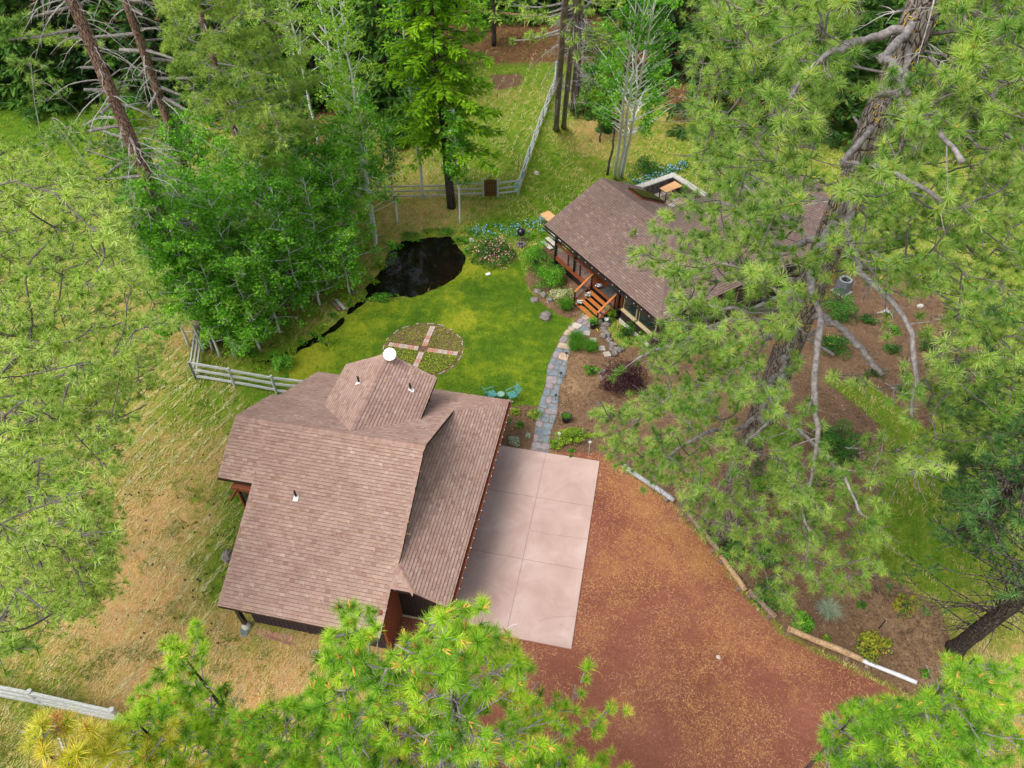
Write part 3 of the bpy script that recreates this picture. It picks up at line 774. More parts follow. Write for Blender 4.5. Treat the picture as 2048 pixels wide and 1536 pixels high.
poly_wall(wa, [(-7.78, hip_n + .7, hw + .1), (-7.78, NR, HR - .2)], 0, (.1, 0))
poly_wall(wa, [(-7.78, NR, HR - .2), (-7.78, nV - .7, hw + .1)], 0, (.1, 0))
for s in (-1, 1):
    e = CE + s * 1.95
    poly_wall(wa, [(e, nEv - .2, CEV - .1), (e, 22.1, CEV - .1)], 2.6, (-s * .1, 0))
a = q3(CE - 1.95, 22.1, 0); b = q3(CE, 22.1, 0); c = q3(CE + 1.95, 22.1, 0)
prism(wa, [(a[0], a[1]), (b[0], b[1]), (b[0], b[1] - .1), (a[0], a[1] - .1)], 2.6, [CEV - .05, CH - .2, CH - .2, CEV - .05])
prism(wa, [(b[0], b[1]), (c[0], c[1]), (c[0], c[1] - .1), (b[0], b[1] - .1)], 2.6, [CH - .2, CEV - .05, CEV - .05, CH - .2])
gwall = wa.obj("wall", M['barn'], garage)
# vertical battens / board joints on the south wall and door seams
bm_ = Acc(); box(bm_, -.085, .085, -.02, 0, 0, 2.34)
board_me = bm_.mesh("siding_board", M['barn'])
for i in range(29):
    o = bpy.data.objects.new("siding_board", board_me); col.objects.link(o); o.parent = gwall
    o.location = q3(-13.2 + i * .2, 11.5, .05)
bm_ = Acc(); box(bm_, -.085, .085, -.02, 0, 0, 2.6)
board_me2 = bm_.mesh("siding_board", M['darkwood'])
for i in range(9):
    o = bpy.data.objects.new("siding_board", board_me2); col.objects.link(o); o.parent = gwall
    o.location = q3(-7.4 + i * .2, 13.1, .05)
for e in (-10.85, -8.3):
    one("door_seam", lambda A: gbox(A, e - .035, e + .035, 11.455, 11.5, .02, 2.5), M['black'], gwall)
one("door_track", lambda A: gbox(A, -13.2, -7.6, 11.40, 11.46, 2.42, 2.5), M['darkwood'], gwall)
one("wall", lambda A: gbox(A, -7.5, -7.38, 11.5, 13.1, .02, 3.0), M['redwood'], garage, label="rust-coloured wood side wall facing the recess")
one("post", lambda A: gbox(A, -13.62, -13.46, 11.15, 11.31, .3, 2.6), M['black'], garage)
one("post_footing", lambda A: lathe(A, [(0, .0), (.17, 0), (.19, .15), (.13, .32), (0, .34)], q3(-13.54, 11.23, 0), 12), M['cap'], garage)
one("threshold", lambda A: gbox(A, -7.35, -5.7, 12.98, 13.04, .0, .05), M['cream'], garage)
one("gutter", lambda A: (gbox(A, -4.99, -4.86, 12.35, 23.75, 2.42, 2.435), gbox(A, -4.875, -4.86, 12.35, 23.75, 2.43, 2.53), gbox(A, -4.99, -4.975, 12.35, 23.75, 2.43, 2.53)), M['redwood'], garage)
bm_ = Acc(); lathe(bm_, [(0, .034), (.018, .028), (.026, .008), (.022, -.013), (.012, -.026), (0, -.028)], (0, 0, 0), 8)
bulb_me = bm_.mesh("light_bulb", M['bulb'], True)
bm_ = Acc(); lathe(bm_, [(0, .06), (.022, .06), (.022, .0), (0, 0)], (0, 0, 0), 6)
sock_me = bm_.mesh("bulb_socket", M['blackplastic'])
def string_lights(pts, label, gap=.46):
    pts = [np.array(p, float) for p in pts]
    A_, B_ = pts[0], pts[-1]; L = np.linalg.norm(B_ - A_); n = int(L / gap)
    r = empty("string_lights", tuple(A_), label=label, cat="string lights")
    ac = Acc(); Q = []
    for i in range(n * 2 + 1):
        p = A_ + (B_ - A_) * i / (2 * n) - A_; p[2] -= .03 * (i % 2); Q.append(p)
    tube(ac, Q, .006, 4)
    ac.obj("cable", M['blackplastic'], r)
    for i in range(n + 1):
        p = (B_ - A_) * i / n
        o = bpy.data.objects.new("light_bulb", bulb_me); col.objects.link(o); o.parent = r; o.location = (p[0], p[1], p[2] + .02)
        s_ = bpy.data.objects.new("bulb_socket", sock_me); col.objects.link(s_); s_.parent = r; s_.location = (p[0], p[1], p[2] - .06)
string_lights([gw(-4.84, 12.4, 2.56), gw(-4.84, 23.7, 2.56)], "string of round white bulbs along the garage eave above the concrete slab")
# roof vents
def vent(e, n, zt, nm_flash=True, sl=(0, 1), k=K):
    v = one("vent_pipe", lambda A: tube(A, [q3(e, n, zt - .1), q3(e, n, zt + .42)], .05, 10), M['black'], garage)
    def fl(A):
        c = np.array(q3(e, n, zt + .03)); up = np.array((sl[0], sl[1], k)); up /= np.linalg.norm(up); sd = np.array((-sl[1], sl[0], 0.))
        nn = np.cross(sd, up); nn = nn if nn[2] > 0 else -nn
        V = [c - up * .17 - sd * .10 + nn * .03, c - up * .17 + sd * .10 + nn * .03, c + up * .10 + sd * .10 + nn * .03, c + up * .10 - sd * .10 + nn * .03]
        V += [q - nn * .02 for q in V]
        A.add(V, [(0, 1, 2, 3), (4, 7, 6, 5), (0, 4, 5, 1), (1, 5, 6, 2), (2, 6, 7, 3), (3, 7, 4, 0)])
        lathe(A, [(.085, 0), (.06, .1)], tuple(c), 10)
    one("pipe_flashing", fl, M['white'], v)
vent(-11.86, 14.83, hS(14.83))
hx = lambda e: CH - kc * abs(e - CE)
vent(-11.27, 20.75, hx(-11.27) , sl=(1, 0), k=kc)
vent(-9.0, 21.1, hx(-9.0), sl=(-1, 0), k=kc)
# dish on the gable peak
dish = empty("satellite_dish", gw(-10.2, 22.15, 5.75), 0, label="round white dish mounted on the peak of the garage cross gable", cat="satellite dish")
d = Acc(); lathe(d, [(0, 0), (.12, .008), (.22, .03), (.29, .06), (.30, .055), (.22, .015), (.1, -.01), (0, -.012)], (0, 0, 0), 28)
dd = d.obj("reflector", M['white'], dish, True); dd.location = (0, -.02, .42); dd.rotation_euler = (math.radians(38), 0, 0)
one("mast", lambda A: tube(A, [(0, .05, 0), (0, .05, .4)], .025, 8), M['metal'], dish)
# west bay window and porch corner beneath the roof notch
bay = empty("bay_window", gw(-14.9, 15.15, 0), -GA)
bay.parent = garage; bay.location = q3(-14.75, 15.1, 2.6); bay.rotation_euler = (0, 0, 0); bay['label'] = "dark bay window under the notched west eave"
one("bay_frame", lambda A: (box(A, 0, .1, -.1, .1, 0, 1.6), box(A, 1.25, 1.35, -.1, .1, 0, 1.6), box(A, -.1, 1.45, -.16, .14, 1.6, 1.78), box(A, 0, 1.35, -.12, .12, -.12, 0), box(A, .65, .70, -.05, .05, 0, 1.6), box(A, .1, .16, -.7, -.1, 1.62, 1.74)), M['redwood'], bay)
one("pane", lambda A: box(A, .1, 1.25, -.02, .02, 0, 1.6), M['glass'], bay)

# ------------------------------------------------------------------ cabin (frame p,q turned -58.2 deg)
CA = math.radians(-58.2)
P0_, Q0_ = -27.0, 28.0
def cw(p, q, z=0): return (p * math.cos(CA) - q * math.sin(CA), p * math.sin(CA) + q * math.cos(CA), z)
cabin = empty("cabin", cw(P0_, Q0_), CA, label="dark-walled cabin with a brown shingle roof, cedar deck and steps", cat="house")
def c3(p, q, h): return (p - P0_, q - Q0_, h)
KC, QR, HC = .48, 26.52, 5.33
PR = -25.09
PE, QE = -20.87, 22.3
def pc_(pts): return [c3(*p) for p in pts]
polysC = [
    (pc_([(-32.05, QE, 3.3), (PE, QE, 3.3), (PR, QR, HC), (-32.05, QR, HC)]), (0, 1)),
    (pc_([(PE, QE, 3.3), (PE, 38.2, 3.3), (PR, 38.2, HC), (PR, QR, HC)]), (-1, 0)),
    (pc_([(-32.05, QR, HC), (PR, QR, HC), (-28.57, 30.0, 3.66), (-32.05, 30.0, 3.66)]), (0, -1)),
    (pc_([(PR, QR, HC), (PR, 30.0, HC), (-28.57, 30.0, 3.66)]), (1, 0)),
    (pc_([(PR, 30.0, HC), (PR, 38.2, HC), (-29.3, 38.2, 3.31), (-29.3, 30.0, 3.31)]), (1, 0)),
]
capsC = [(c3(-32.05, QR, HC), c3(PR, QR, HC), dn(0, 1, KC), dn(0, -1, KC)),
         (c3(PR, QR, HC), c3(PR, 38.2, HC), dn(1, 0, KC), dn(-1, 0, KC)),
         (c3(PE, QE, 3.3), c3(PR, QR, HC), dn(1, 0, KC), dn(0, -1, KC))]
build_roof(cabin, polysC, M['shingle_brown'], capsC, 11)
def cbox(acc, p0, p1, q0, q1, z0, z1): box(acc, p0 - P0_, p1 - P0_, q0 - Q0_, q1 - Q0_, z0, z1)
cwall = one("wall", lambda A: (cbox(A, -31.5, -24.9, 25.0, 29.5, 0, 3.35), cbox(A, -24.9, -21.5, 23.2, 37.6, .25, 3.2), cbox(A, -28.7, -24.9, 29.5, 37.6, 0, 3.2)), M['darkwood'], cabin)
one("wall", lambda A: (prism(A, [(c3(-31.5, 25.0, 0)[0], c3(-31.5, 25.0, 0)[1]), (c3(-31.5, QR, 0)[0], c3(-31.5, QR, 0)[1]), (c3(-31.4, QR, 0)[0], c3(-31.4, QR, 0)[1]), (c3(-31.4, 25, 0)[0], c3(-31.4, 25, 0)[1])], 3.3, [4.4, 5.1, 5.1, 4.4])), M['darkwood'], cabin)
one("foundation", lambda A: (cbox(A, -24.95, -21.45, 23.14, 37.6, 0, .25), cbox(A, -28.75, -24.95, 29.45, 37.65, -.02, .2)), M['cap'], cabin)
for (a, b) in ((-24.7, -23.5), (-23.3, -21.8)):
    w_ = one("window", lambda A: cbox(A, a, b, 23.13, 23.2, 1.2, 2.5), M['cream'], cabin)
    one("pane", lambda A: cbox(A, a + .07, b - .07, 23.10, 23.14, 1.3, 2.45), M['glass'], w_)
    one("sill", lambda A: cbox(A, a - .05, b + .05, 22.98, 23.2, 1.1, 1.2), M['cream'], w_)
for (a, b) in ((24.2, 25.6), (26.4, 27.8), (29.0, 30.6)):
    w_ = one("window", lambda A: cbox(A, -21.5, -21.43, a, b, 1.2, 2.5), M['cream'], cabin)
    one("pane", lambda A: cbox(A, -21.44, -21.40, a + .07, b - .07, 1.3, 2.45), M['glass'], w_)
w_ = one("window", lambda A: cbox(A, -30.8, -29.2, 24.93, 25.0, 1.6, 2.8), M['darkwood'], cabin)
one("pane", lambda A: cbox(A, -30.7, -29.3, 24.9, 24.94, 1.65, 2.75), M['glass'], w_)
dr = one("door", lambda A: cbox(A, -28.1, -27.1, 24.93, 25.0, .97, 3.0), M['redwood'], cabin)
one("handle", lambda A: cbox(A, -28.0, -27.95, 24.86, 24.94, 1.9, 2.05), M['metal'], dr)
# deck
deck = one("deck", lambda A: (cbox(A, -31.7, -25.0, 23.15, 24.98, .0, .9)), M['black'], cabin)
bd = Acc(); box(bd, -3.38, 3.38, -.066, .066, 0, .035); bd_me = bd.mesh("deck_board", M['deck'])
for i in range(13):
    o = bpy.data.objects.new("deck_board", bd_me); col.objects.link(o); o.parent = deck
    o.location = c3(-28.36, 23.13 + i * .145, .905)
one("deck_edge", lambda A: cbox(A, -31.75, -27.75, 22.99, 23.06, .62, .9), M['redwood'], deck)
# deck railing
rail = one("railing", lambda A: (cbox(A, -31.75, -27.75, 22.98, 23.14, 1.83, 1.87)), M['redwood'], cabin)
for k in range(8):
    one("cable", lambda A: tube(A, [c3(-31.7, 23.06, 1.02 + k * .1), c3(-27.75, 23.06, 1.02 + k * .1)], .008, 4), M['metal'], rail)
for p in (-31.65, -30.3, -29.0, -27.8):
    one("baluster_post", lambda A: cbox(A, p - .04, p + .04, 23.02, 23.10, .9, 1.83), M['black'], rail)
for p in (-31.7, -29.6):
    one("post", lambda A: cbox(A, p - .08, p + .08, 22.98 , 23.14, .9 if p > -31 else 0, 3.25), M['black'], cabin)
one("post", lambda A: cbox(A, -25.2, -25.05, 23.0, 23.15, .9, 3.2), M['black'], cabin)
one("gutter", lambda A: (cbox(A, -32.0, -20.8, 22.17, 22.28, 3.06, 3.075), cbox(A, -32.0, -20.8, 22.165, 22.18, 3.06, 3.16)), M['fascia'], cabin)
one("gutter", lambda A: (cbox(A, -20.85, -20.74, 22.2, 38.2, 3.06, 3.075), cbox(A, -20.75, -20.735, 22.2, 38.2, 3.06, 3.16)), M['fascia'], cabin)
string_lights([cw(-32.0, 22.15, 3.22), cw(-20.9, 22.15, 3.22)], "string of white bulbs along the cabin eave above the deck steps", .62)
# stairs
stairs = one("stairs", lambda A: (cbox(A, -27.62, -27.5, 21.75, 23.0, .0, .16), cbox(A, -25.5, -25.4, 21.75, 23.0, 0, .16), [cbox(A, -27.6, -25.45, 21.9 + k * .32, 22.0 + k * .32, 0, .14 + k * .18) for k in range(4)]), M['black'], cabin)
for k in range(4):
    for j in range(2):
        o = one("tread", lambda A: cbox(A, -27.6, -25.42, 21.74 + k * .32 + j * .135, 21.74 + k * .32 + j * .135 + .125, .16 + k * .18, .20 + k * .18), M['tread'], stairs)
for p, lab in ((-27.72, 0), (-25.36, 1)):
    hr = one("handrail", lambda A: beam(A, c3(p, 21.75, 1.02), c3(p, 23.05, 1.88), .14, .045), M['tread'], cabin)
    one("bottom_rail", lambda A: beam(A, c3(p, 21.75, .35), c3(p, 23.05, 1.15), .06, .06), M['redwood'], hr)
    for k in range(5):
        one("cable", lambda A: tube(A, [c3(p, 21.78, .48 + k * .1), c3(p, 23.02, 1.30 + k * .1)], .008, 4), M['metal'], hr)
    for q, h0, h1 in ((21.78, 0, 1.0), (23.0, .5, 1.85)):
        one("newel_post", lambda A: cbox(A, p - .04, p + .04, q - .04, q + .04, h0, h1), M['black'], hr)
# mat with a lattice pattern on the landing
def latt(A):
    for i in range(10):
        A.add([(-.58 + i * .125, -.45, .03), (-.55 + i * .125, -.45, .03), (-.55 + i * .125, .45, .03), (-.58 + i * .125, .45, .03)], [(0, 1, 2, 3)])
    for i in range(8):
        A.add([(-.58, -.44 + i * .12, .034), (.58, -.44 + i * .12, .034), (.58, -.41 + i * .12, .034), (-.58, -.41 + i * .12, .034)], [(0, 1, 2, 3)])
matt = empty("door_mat", cw(-26.6, 23.75, .945), CA, label="dark doormat with pale lattice pattern at the top of the cabin steps", cat="doormat")
one("mat_base", lambda A: box(A, -.6, .6, -.47, .47, 0, .02), M['blackplastic'], matt)
one("lattice_pattern", latt, M['metal'], matt)
# skylight on the far roof face
sk = empty("skylight", (0, 0, 0)); sk.parent = cabin
hq = lambda q: HC - KC * (q - QR)
def sky(A, d0, d1, inset=0):
    P4 = [(-30.7 + inset, 27.75 + inset), (-29.35 - inset, 27.75 + inset), (-29.35 - inset, 29.75 - inset), (-30.75 + inset, 29.75 - inset)]
    V = [c3(p, q, hq(q) + d0) for p, q in P4] + [c3(p, q, hq(q) + d1) for p, q in P4]
    A.add(V, BOXF)
one("skylight_curb", lambda A: sky(A, .0, .16), M['redwood'], sk)
one("skylight_frame", lambda A: sky(A, .16, .21, -.03), M['black'], sk)
one("pane", lambda A: sky(A, .2, .225, .07), M['skyglass'], sk)

# ------------------------------------------------------------------ patio, wall, table
patio = empty("patio", cw(-33, 34), CA, kind='structure')
rr = np.random.default_rng(5)
pm = []
for j in range(8):
    for i in range(10):
        p0 = -2.4 + j * .55; q0 = -3.8 + i * .62
        a = Acc(); jit = rr.uniform(-.05, .05, (4, 2))
        prism(a, [(p0 + .03 + jit[0, 0], q0 + .03 + jit[0, 1]), (p0 + .52 + jit[1, 0], q0 + .03 + jit[1, 1]), (p0 + .52 + jit[2, 0], q0 + .59 + jit[2, 1]), (p0 + .03 + jit[3, 0], q0 + .59 + jit[3, 1])], 0, .08)
        a.obj("paving_stone", M['patio'] if rr.random() < .7 else M['flag_pale'], patio)
one("bedding", lambda A: box(A, -2.5, 2.3, -4, 2.7, -.02, .05), M['mortar'], patio)
sw = empty("stone_wall", cw(-35.55, 36.5), CA, label="low dark stone wall with pale cap around the patio behind the cabin", cat="stone wall")
def stones(A, a, b, th, h):
    a = np.array(a, float); b = np.array(b, float); L = np.linalg.norm(b - a); d = (b - a) / L; nn_ = np.array((-d[1], d[0]))
    z_ = 0
    while z_ < h - .05:
        rh = min(rr.uniform(.16, .26), h - z_); s_ = -rr.uniform(0, .3)
        while s_ < L:
            w_ = rr.uniform(.22, .5); s0 = max(0, s_); s1 = min(L, s_ + w_ - .025)
            if s1 > s0 + .04:
                o_ = rr.uniform(-.025, .025)
                c = [a + d * s0 - nn_ * (th / 2 + o_), a + d * s1 - nn_ * (th / 2 + o_), a + d * s1 + nn_ * (th / 2 + o_), a + d * s0 + nn_ * (th / 2 + o_)]
                prism(A, [tuple(k) for k in c], z_ + .01, z_ + rh - .015)
            s_ += w_
        z_ += rh
def wl(A):
    stones(A, (0, -6.5), (0, 0), .35, 1.0); stones(A, (0.17, 0), (3.9, 0), .35, 1.0)
one("wall_stone", wl, M['wallstone'], sw, kind='stuff')
one("wall_core", lambda A: (box(A, -.12, .12, -6.5, .1, 0, .95), box(A, 0, 3.9, -.12, .12, 0, .94)), M['mortar'], sw)
capA = [(-.25, -6.5 + i * .84, .25, -6.5 + (i + 1) * .84 - .02) for i in range(8)]
capB = [(.27 + i * .92, -.25, .27 + (i + 1) * .92 - .02, .25) for i in range(4)]
for (x0, y0, x1, y1) in capA + capB:
    one("cap_stone", lambda A: box(A, x0, x1, y0, min(y1, .25), 1.0, 1.09), M['cap'], sw)
one("cap_stone", lambda A: box(A, 3.95, 5.3, -.9, .25, .6, .7), M['cap'], sw)
one("wall_core", lambda A: box(A, 4.0, 5.25, -.85, .2, 0, .6), M['wallstone'], sw)
def table(name, label, corners, h, matop, matleg, cat="table"):
    c = np.mean(corners, axis=0)
    t = empty(name, (c[0], c[1], 0), 0, label=label, cat=cat)
    cs = [(p[0] - c[0], p[1] - c[1]) for p in corners]
    A_, B_, C_, D_ = [np.array(p) for p in cs]
    for k in range(6):
        u0, u1 = k / 6 + .004, (k + 1) / 6 - .004
        q = [A_ + (D_ - A_) * u0, B_ + (C_ - B_) * u0, B_ + (C_ - B_) * u1, A_ + (D_ - A_) * u1]
        one("top_plank", lambda A: prism(A, [tuple(v) for v in q], h - .04, h), matop, t)
    one("apron", lambda A: prism(A, [tuple(np.array(v) * .93) for v in cs], h - .12, h - .045), matleg, t)
    for v in cs:
        v = np.array(v) * .9
        one("leg", lambda A: box(A, v[0] - .04, v[0] + .04, v[1] - .04, v[1] + .04, .06, h - .1), matleg, t)
    return t
table("patio_table", "orange-topped dining table with black legs on the stone patio", [G(1319, 376, .95), G(1332.5, 384.5, .95), G(1365, 371.6, .95), G(1349.5, 362, .95)], .95, M['orange_wood'], M['black'])
drum = empty("fire_drum", G3(1376, 390, .1), 0, label="round black drum with a white lid beside the patio table", cat="drum")
one("body", lambda A: lathe(A, [(0, 0), (.27, 0), (.29, .05), (.29, .6), (0, .6)], (0, 0, 0), 20), M['black'], drum, True)
one("lid", lambda A: lathe(A, [(0, .6), (.3, .6), (.3, .66), (.05, .7), (0, .7)], (0, 0, 0), 20), M['white'], drum)
table("plywood_table", "orange and pale plywood table at the cabin's north corner", [G(1080, 428, .8), G(1101, 446, .8), G(1117, 436, .8), G(1097, 421, .8)], .8, M['orange_wood'], M['greywood'])
# trellis arch / steps by the north corner of the cabin
st_ = empty("timber_steps", G3(1098, 492), CA, label="pale timber steps leading up to the north end of the cabin deck", cat="steps")
for k in range(3):
    one("tread", lambda A: box(A, -.6, .5, -.3 + k * .36, .02 + k * .36, .08 + k * .17, .13 + k * .17), M['cap'], st_)
    one("riser", lambda A: box(A, -.58, .48, -.02 + k * .36, .0 + k * .36, 0, .08 + k * .17), M['darkwood'], st_)
tr = empty("wire_trellis", G3(1088, 487), CA + .6, label="thin wire hanging frame by the north corner post of the cabin", cat="trellis")
one("frame", lambda A: (tube(A, [(-.5, 0, 0), (-.5, 0, 2.1)], .015, 5), tube(A, [(.5, 0, 0), (.5, 0, 2.1)], .015, 5), tube(A, [(-.5, 0, 2.1), (.5, 0, 2.1)], .015, 5), tube(A, [(-.5, 0, 1.0), (.5, 0, 1.0)], .01, 5)), M['deadwood'], tr)

# ------------------------------------------------------------------ concrete slab, path, bricks
def ge(px, py, h=0):
    x_, y_ = G(px, py, h); return (x_ * math.cos(GA) - y_ * math.sin(GA), x_ * math.sin(GA) + y_ * math.cos(GA))
slab = empty("concrete_slab", gw(-3, 18), -GA, kind='structure')
jc = ge(1074, 990)[0]; jn1 = ge(1072, 996)[1]; jn2 = ge(1050, 1120)[1]
es = [-5.7, jc, -.21]; ns = [12.98, jn2, jn1, 22.9]
one("slab_base", lambda A: box(A, -5.7 + 3, -.22 + 3, 12.99 - 18, 22.89 - 18, -.1, .045), M['joint'], slab)
for i in range(2):
    for j in range(3):
        one("slab_panel", lambda A: box(A, es[i] + 3 + .008 * (i > 0), es[i + 1] + 3 - .008 * (i < 1), ns[j] - 18 + .008, ns[j + 1] - 18 - .008, -.08, .06), M['slab'], slab)
def strip(A, pts, w_, z_):
    Q = sm(np.array(pts), max(6, len(pts) * 5)); Q[1:-1] += rng.normal(0, .025, (len(Q) - 2, 2))
    n_ = nrm(np.stack([-np.gradient(Q[:, 1]), np.gradient(Q[:, 0])], 1)) * w_ / 2
    V = np.concatenate([np.c_[Q + n_, np.full(len(Q), z_)], np.c_[Q - n_, np.full(len(Q), z_)]]); m = len(Q)
    A.add(V, [(i, i + 1, m + i + 1, m + i) for i in range(m - 1)])
def lsl(px, py): e, n = ge(px, py); return (e + 3, n - 18)
one("crack", lambda A: (strip(A, [lsl(1062, 1063), lsl(1110, 1072), lsl(1175, 1080)], .012, .064), strip(A, [lsl(1075, 1243), lsl(1105, 1235), lsl(1150, 1234)], .012, .064)), M['joint'], slab)
one("crack", lambda A: (strip(A, [lsl(1014, 1260), lsl(1022, 1254), lsl(1035, 1248)], .022, .065),), M['white'], slab)
# flagstone path
path = empty("flagstone_path", G3(1110, 760), 0, kind='structure')
px0 = np.array(G(1110, 760))
pline = sm(np.array(gp([(1183, 632), (1160, 655), (1142, 672), (1130, 690), (1118, 720), (1110, 755), (1101, 790), (1094, 825), (1086, 860), (1079, 905)])), 60)
dl = np.concatenate([[0], np.cumsum(np.linalg.norm(np.diff(pline, axis=0), axis=1))])
def pat(s_, t_):
    i = np.interp(s_, dl, np.arange(60)); p = np.array([np.interp(i, np.arange(60), pline[:, k]) for k in (0, 1)])
    q = np.array([np.interp(min(i + .5, 59), np.arange(60), pline[:, k]) - np.interp(max(i - .5, 0), np.arange(60), pline[:, k]) for k in (0, 1)]); q /= np.linalg.norm(q)
    return p + np.array((q[1], -q[0])) * t_ - px0
wdt = lambda s_: .42 + .12 * math.sin(s_ * .9) ** 2
pr = np.random.default_rng(21)
def pbed(A):
    S_ = np.linspace(0, dl[-1], 40)
    V = [(*pat(q, -wdt(q)), .012) for q in S_] + [(*pat(q, wdt(q)), .012) for q in S_]
    A.add(V, [(i + 1, i, 40 + i, 41 + i) for i in range(39)])
one("path_bed", pbed, M['mortar'], path)
rows = []
s_ = 0
while s_ < dl[-1]: rows.append(s_); s_ += pr.uniform(.34, .62)
rows.append(dl[-1])
cols = []
for i in range(len(rows)):
    cols.append(None)
prevj = {}
for i in range(len(rows) - 1):
    a_, b_ = rows[i], rows[i + 1]
    k = 2 if pr.random() < .62 else (3 if pr.random() < .35 else 1)
    cut = [-1] + sorted(pr.uniform(-.35, .35, k - 1)) + [1] if k < 3 else [-1, pr.uniform(-.45, -.2), pr.uniform(.2, .45), 1]
    sk_ = pr.uniform(-.12, .12)
    for c0, c1 in zip(cut[:-1], cut[1:]):
        W_ = wdt((a_ + b_) / 2); j = lambda: pr.uniform(-.035, .035)
        t0 = c0 * W_ + .018; t1 = c1 * W_ - .018; sa = a_ + .02; sb = b_ - .02
        ch = pr.uniform(.05, .13, 8); wt_, ht_ = t1 - t0, sb - sa
        if wt_ < .12: continue
        ch = np.minimum(ch, min(wt_, ht_) * .35)
        sh0 = sk_ * (c0 if c0 > -1 else -1) * 0.5; sh1 = sk_ * c1 * .5
        P8 = [(sa + ch[0] + sh0, t0 + j()), (sb - ch[1] + sh0, t0 + j()), (sb + sh0 + j() * .5, t0 + ch[2]), (sb + sh1 + j() * .5, t1 - ch[3]), (sb - ch[4] + sh1, t1 + j()), (sa + ch[5] + sh1, t1 + j()), (sa + sh1 + j() * .5, t1 - ch[6]), (sa + sh0 + j() * .5, t0 + ch[7])]
        mname = pr.choice(['flag_blue', 'flag_purple', 'flag_tan', 'flag_pale'], p=[.56, .28, .11, .05])
        one("flagstone", lambda A: prism(A, [tuple(pat(q[0], q[1])) for q in P8], -.01, .035 + pr.uniform(0, .012)), M[mname], path)
for px, py, r_ in ((1160, 637, .45), (1170, 660, .3), (1143, 655, .28)):
    c = np.array(G(px, py)) - px0; an = np.sort(pr.uniform(0, 2 * PI, 7))
    one("flagstone", lambda A: prism(A, [(c[0] + r_ * math.cos(t), c[1] + r_ * .8 * math.sin(t)) for t in an], 0, .03), M['flag_blue'], path)
sp_i = 0
for px, py, lab in ((1173, 667, "square grey stepping paver nearest the cabin steps"), (1186, 681, "second grey stepping paver, half hidden by the ornamental grass"), (1203, 697, "third grey stepping paver beside the ornamental grass"), (1214, 709, "grey stepping paver closest to the purple bush"), (1441, 735, "pale stepping paver under the pine on bare red soil"), (1452, 727, "pale stepping paver further up under the pine")):
    gx, gy = G(px, py)
    o = one("stepping_paver", lambda A: box(A, -.2, .2, -.2, .2, 0, .045), M['paver'], None, label=lab, cat="paver", group="square stepping pavers")
    o.location = (gx, gy, .002); o.rotation_euler = (0, 0, -.25 + .15 * sp_i % .5); sp_i += 1
# garden wheel
wh = empty("garden_wheel", (*WHEEL_C, 0), -GA - .0, kind='structure')
bk = []
for m_ in ('brick', 'brick2'):
    a = Acc(); box(a, -.145, .145, -.16, .16, 0, .05); bk.append(a.mesh("brick", M[m_]))
ra = math.radians(0)
for s in range(4):
    an = s * PI / 2
    for k in range(6 if s != 3 else 6):
        r_ = .42 + k * .305
        o = bpy.data.objects.new("brick", bk[int(pr.random() < .6)]); col.objects.link(o); o.parent = wh
        o.location = (r_ * math.cos(an), r_ * math.sin(an), .004 * pr.random()); o.rotation_euler = (0, 0, an + pr.uniform(-.03, .03))
a = Acc(); box(a, -.10, .10, -.03, .03, 0, .05); em = a.mesh("edging_brick", M['brick2'])
for k in range(66):
    if (k * 37) % 10 < 5: continue
    an = 2 * PI * k / 66; rr_ = 2.34 + pr.uniform(-.03, .03)
    o = bpy.data.objects.new("edging_brick", em); col.objects.link(o); o.parent = wh
    o.location = (rr_ * math.cos(an), rr_ * math.sin(an), -.01 + .02 * pr.random()); o.rotation_euler = (0, 0, an + PI / 2 + pr.uniform(-.08, .08))
be = empty("brick_edging", G3(600, 1295), 0, label="half-buried brick edging in the dirt below the garage's south wall", cat="brick edging")
b0 = np.array(G(600, 1295))
a = Acc(); box(a, -.10, .10, -.05, .05, 0, .04); em2 = [a.mesh("brick", M['brick'])]
a = Acc(); box(a, -.05, .05, -.10, .10, 0, .05); em2.append(a.mesh("brick", M['brick2']))
for k in range(12):
    c = np.array(G(528 + k * 5.2, 1272 + k * 1.6)) - b0
    o = bpy.data.objects.new("brick", em2[0]); col.objects.link(o); o.parent = be; o.location = (c[0], c[1], .0); o.rotation_euler = (0, 0, -.25 + pr.uniform(-.15, .15))
for k in range(6):
    c = np.array(G(626 + k * 6.5, 1305 + k * .8)) - b0
    o = bpy.data.objects.new("brick", em2[1]); col.objects.link(o); o.parent = be; o.location = (c[0], c[1], .0); o.rotation_euler = (0, 0, -.2 + pr.uniform(-.1, .1))
apron_ = np.array([G(515, 1257), G(588, 1272), G(582, 1290), G(512, 1268)])
one("brick_apron", lambda A: prism(A, [tuple(p - b0) for p in apron_], -.01, .012), M['brick'], be)

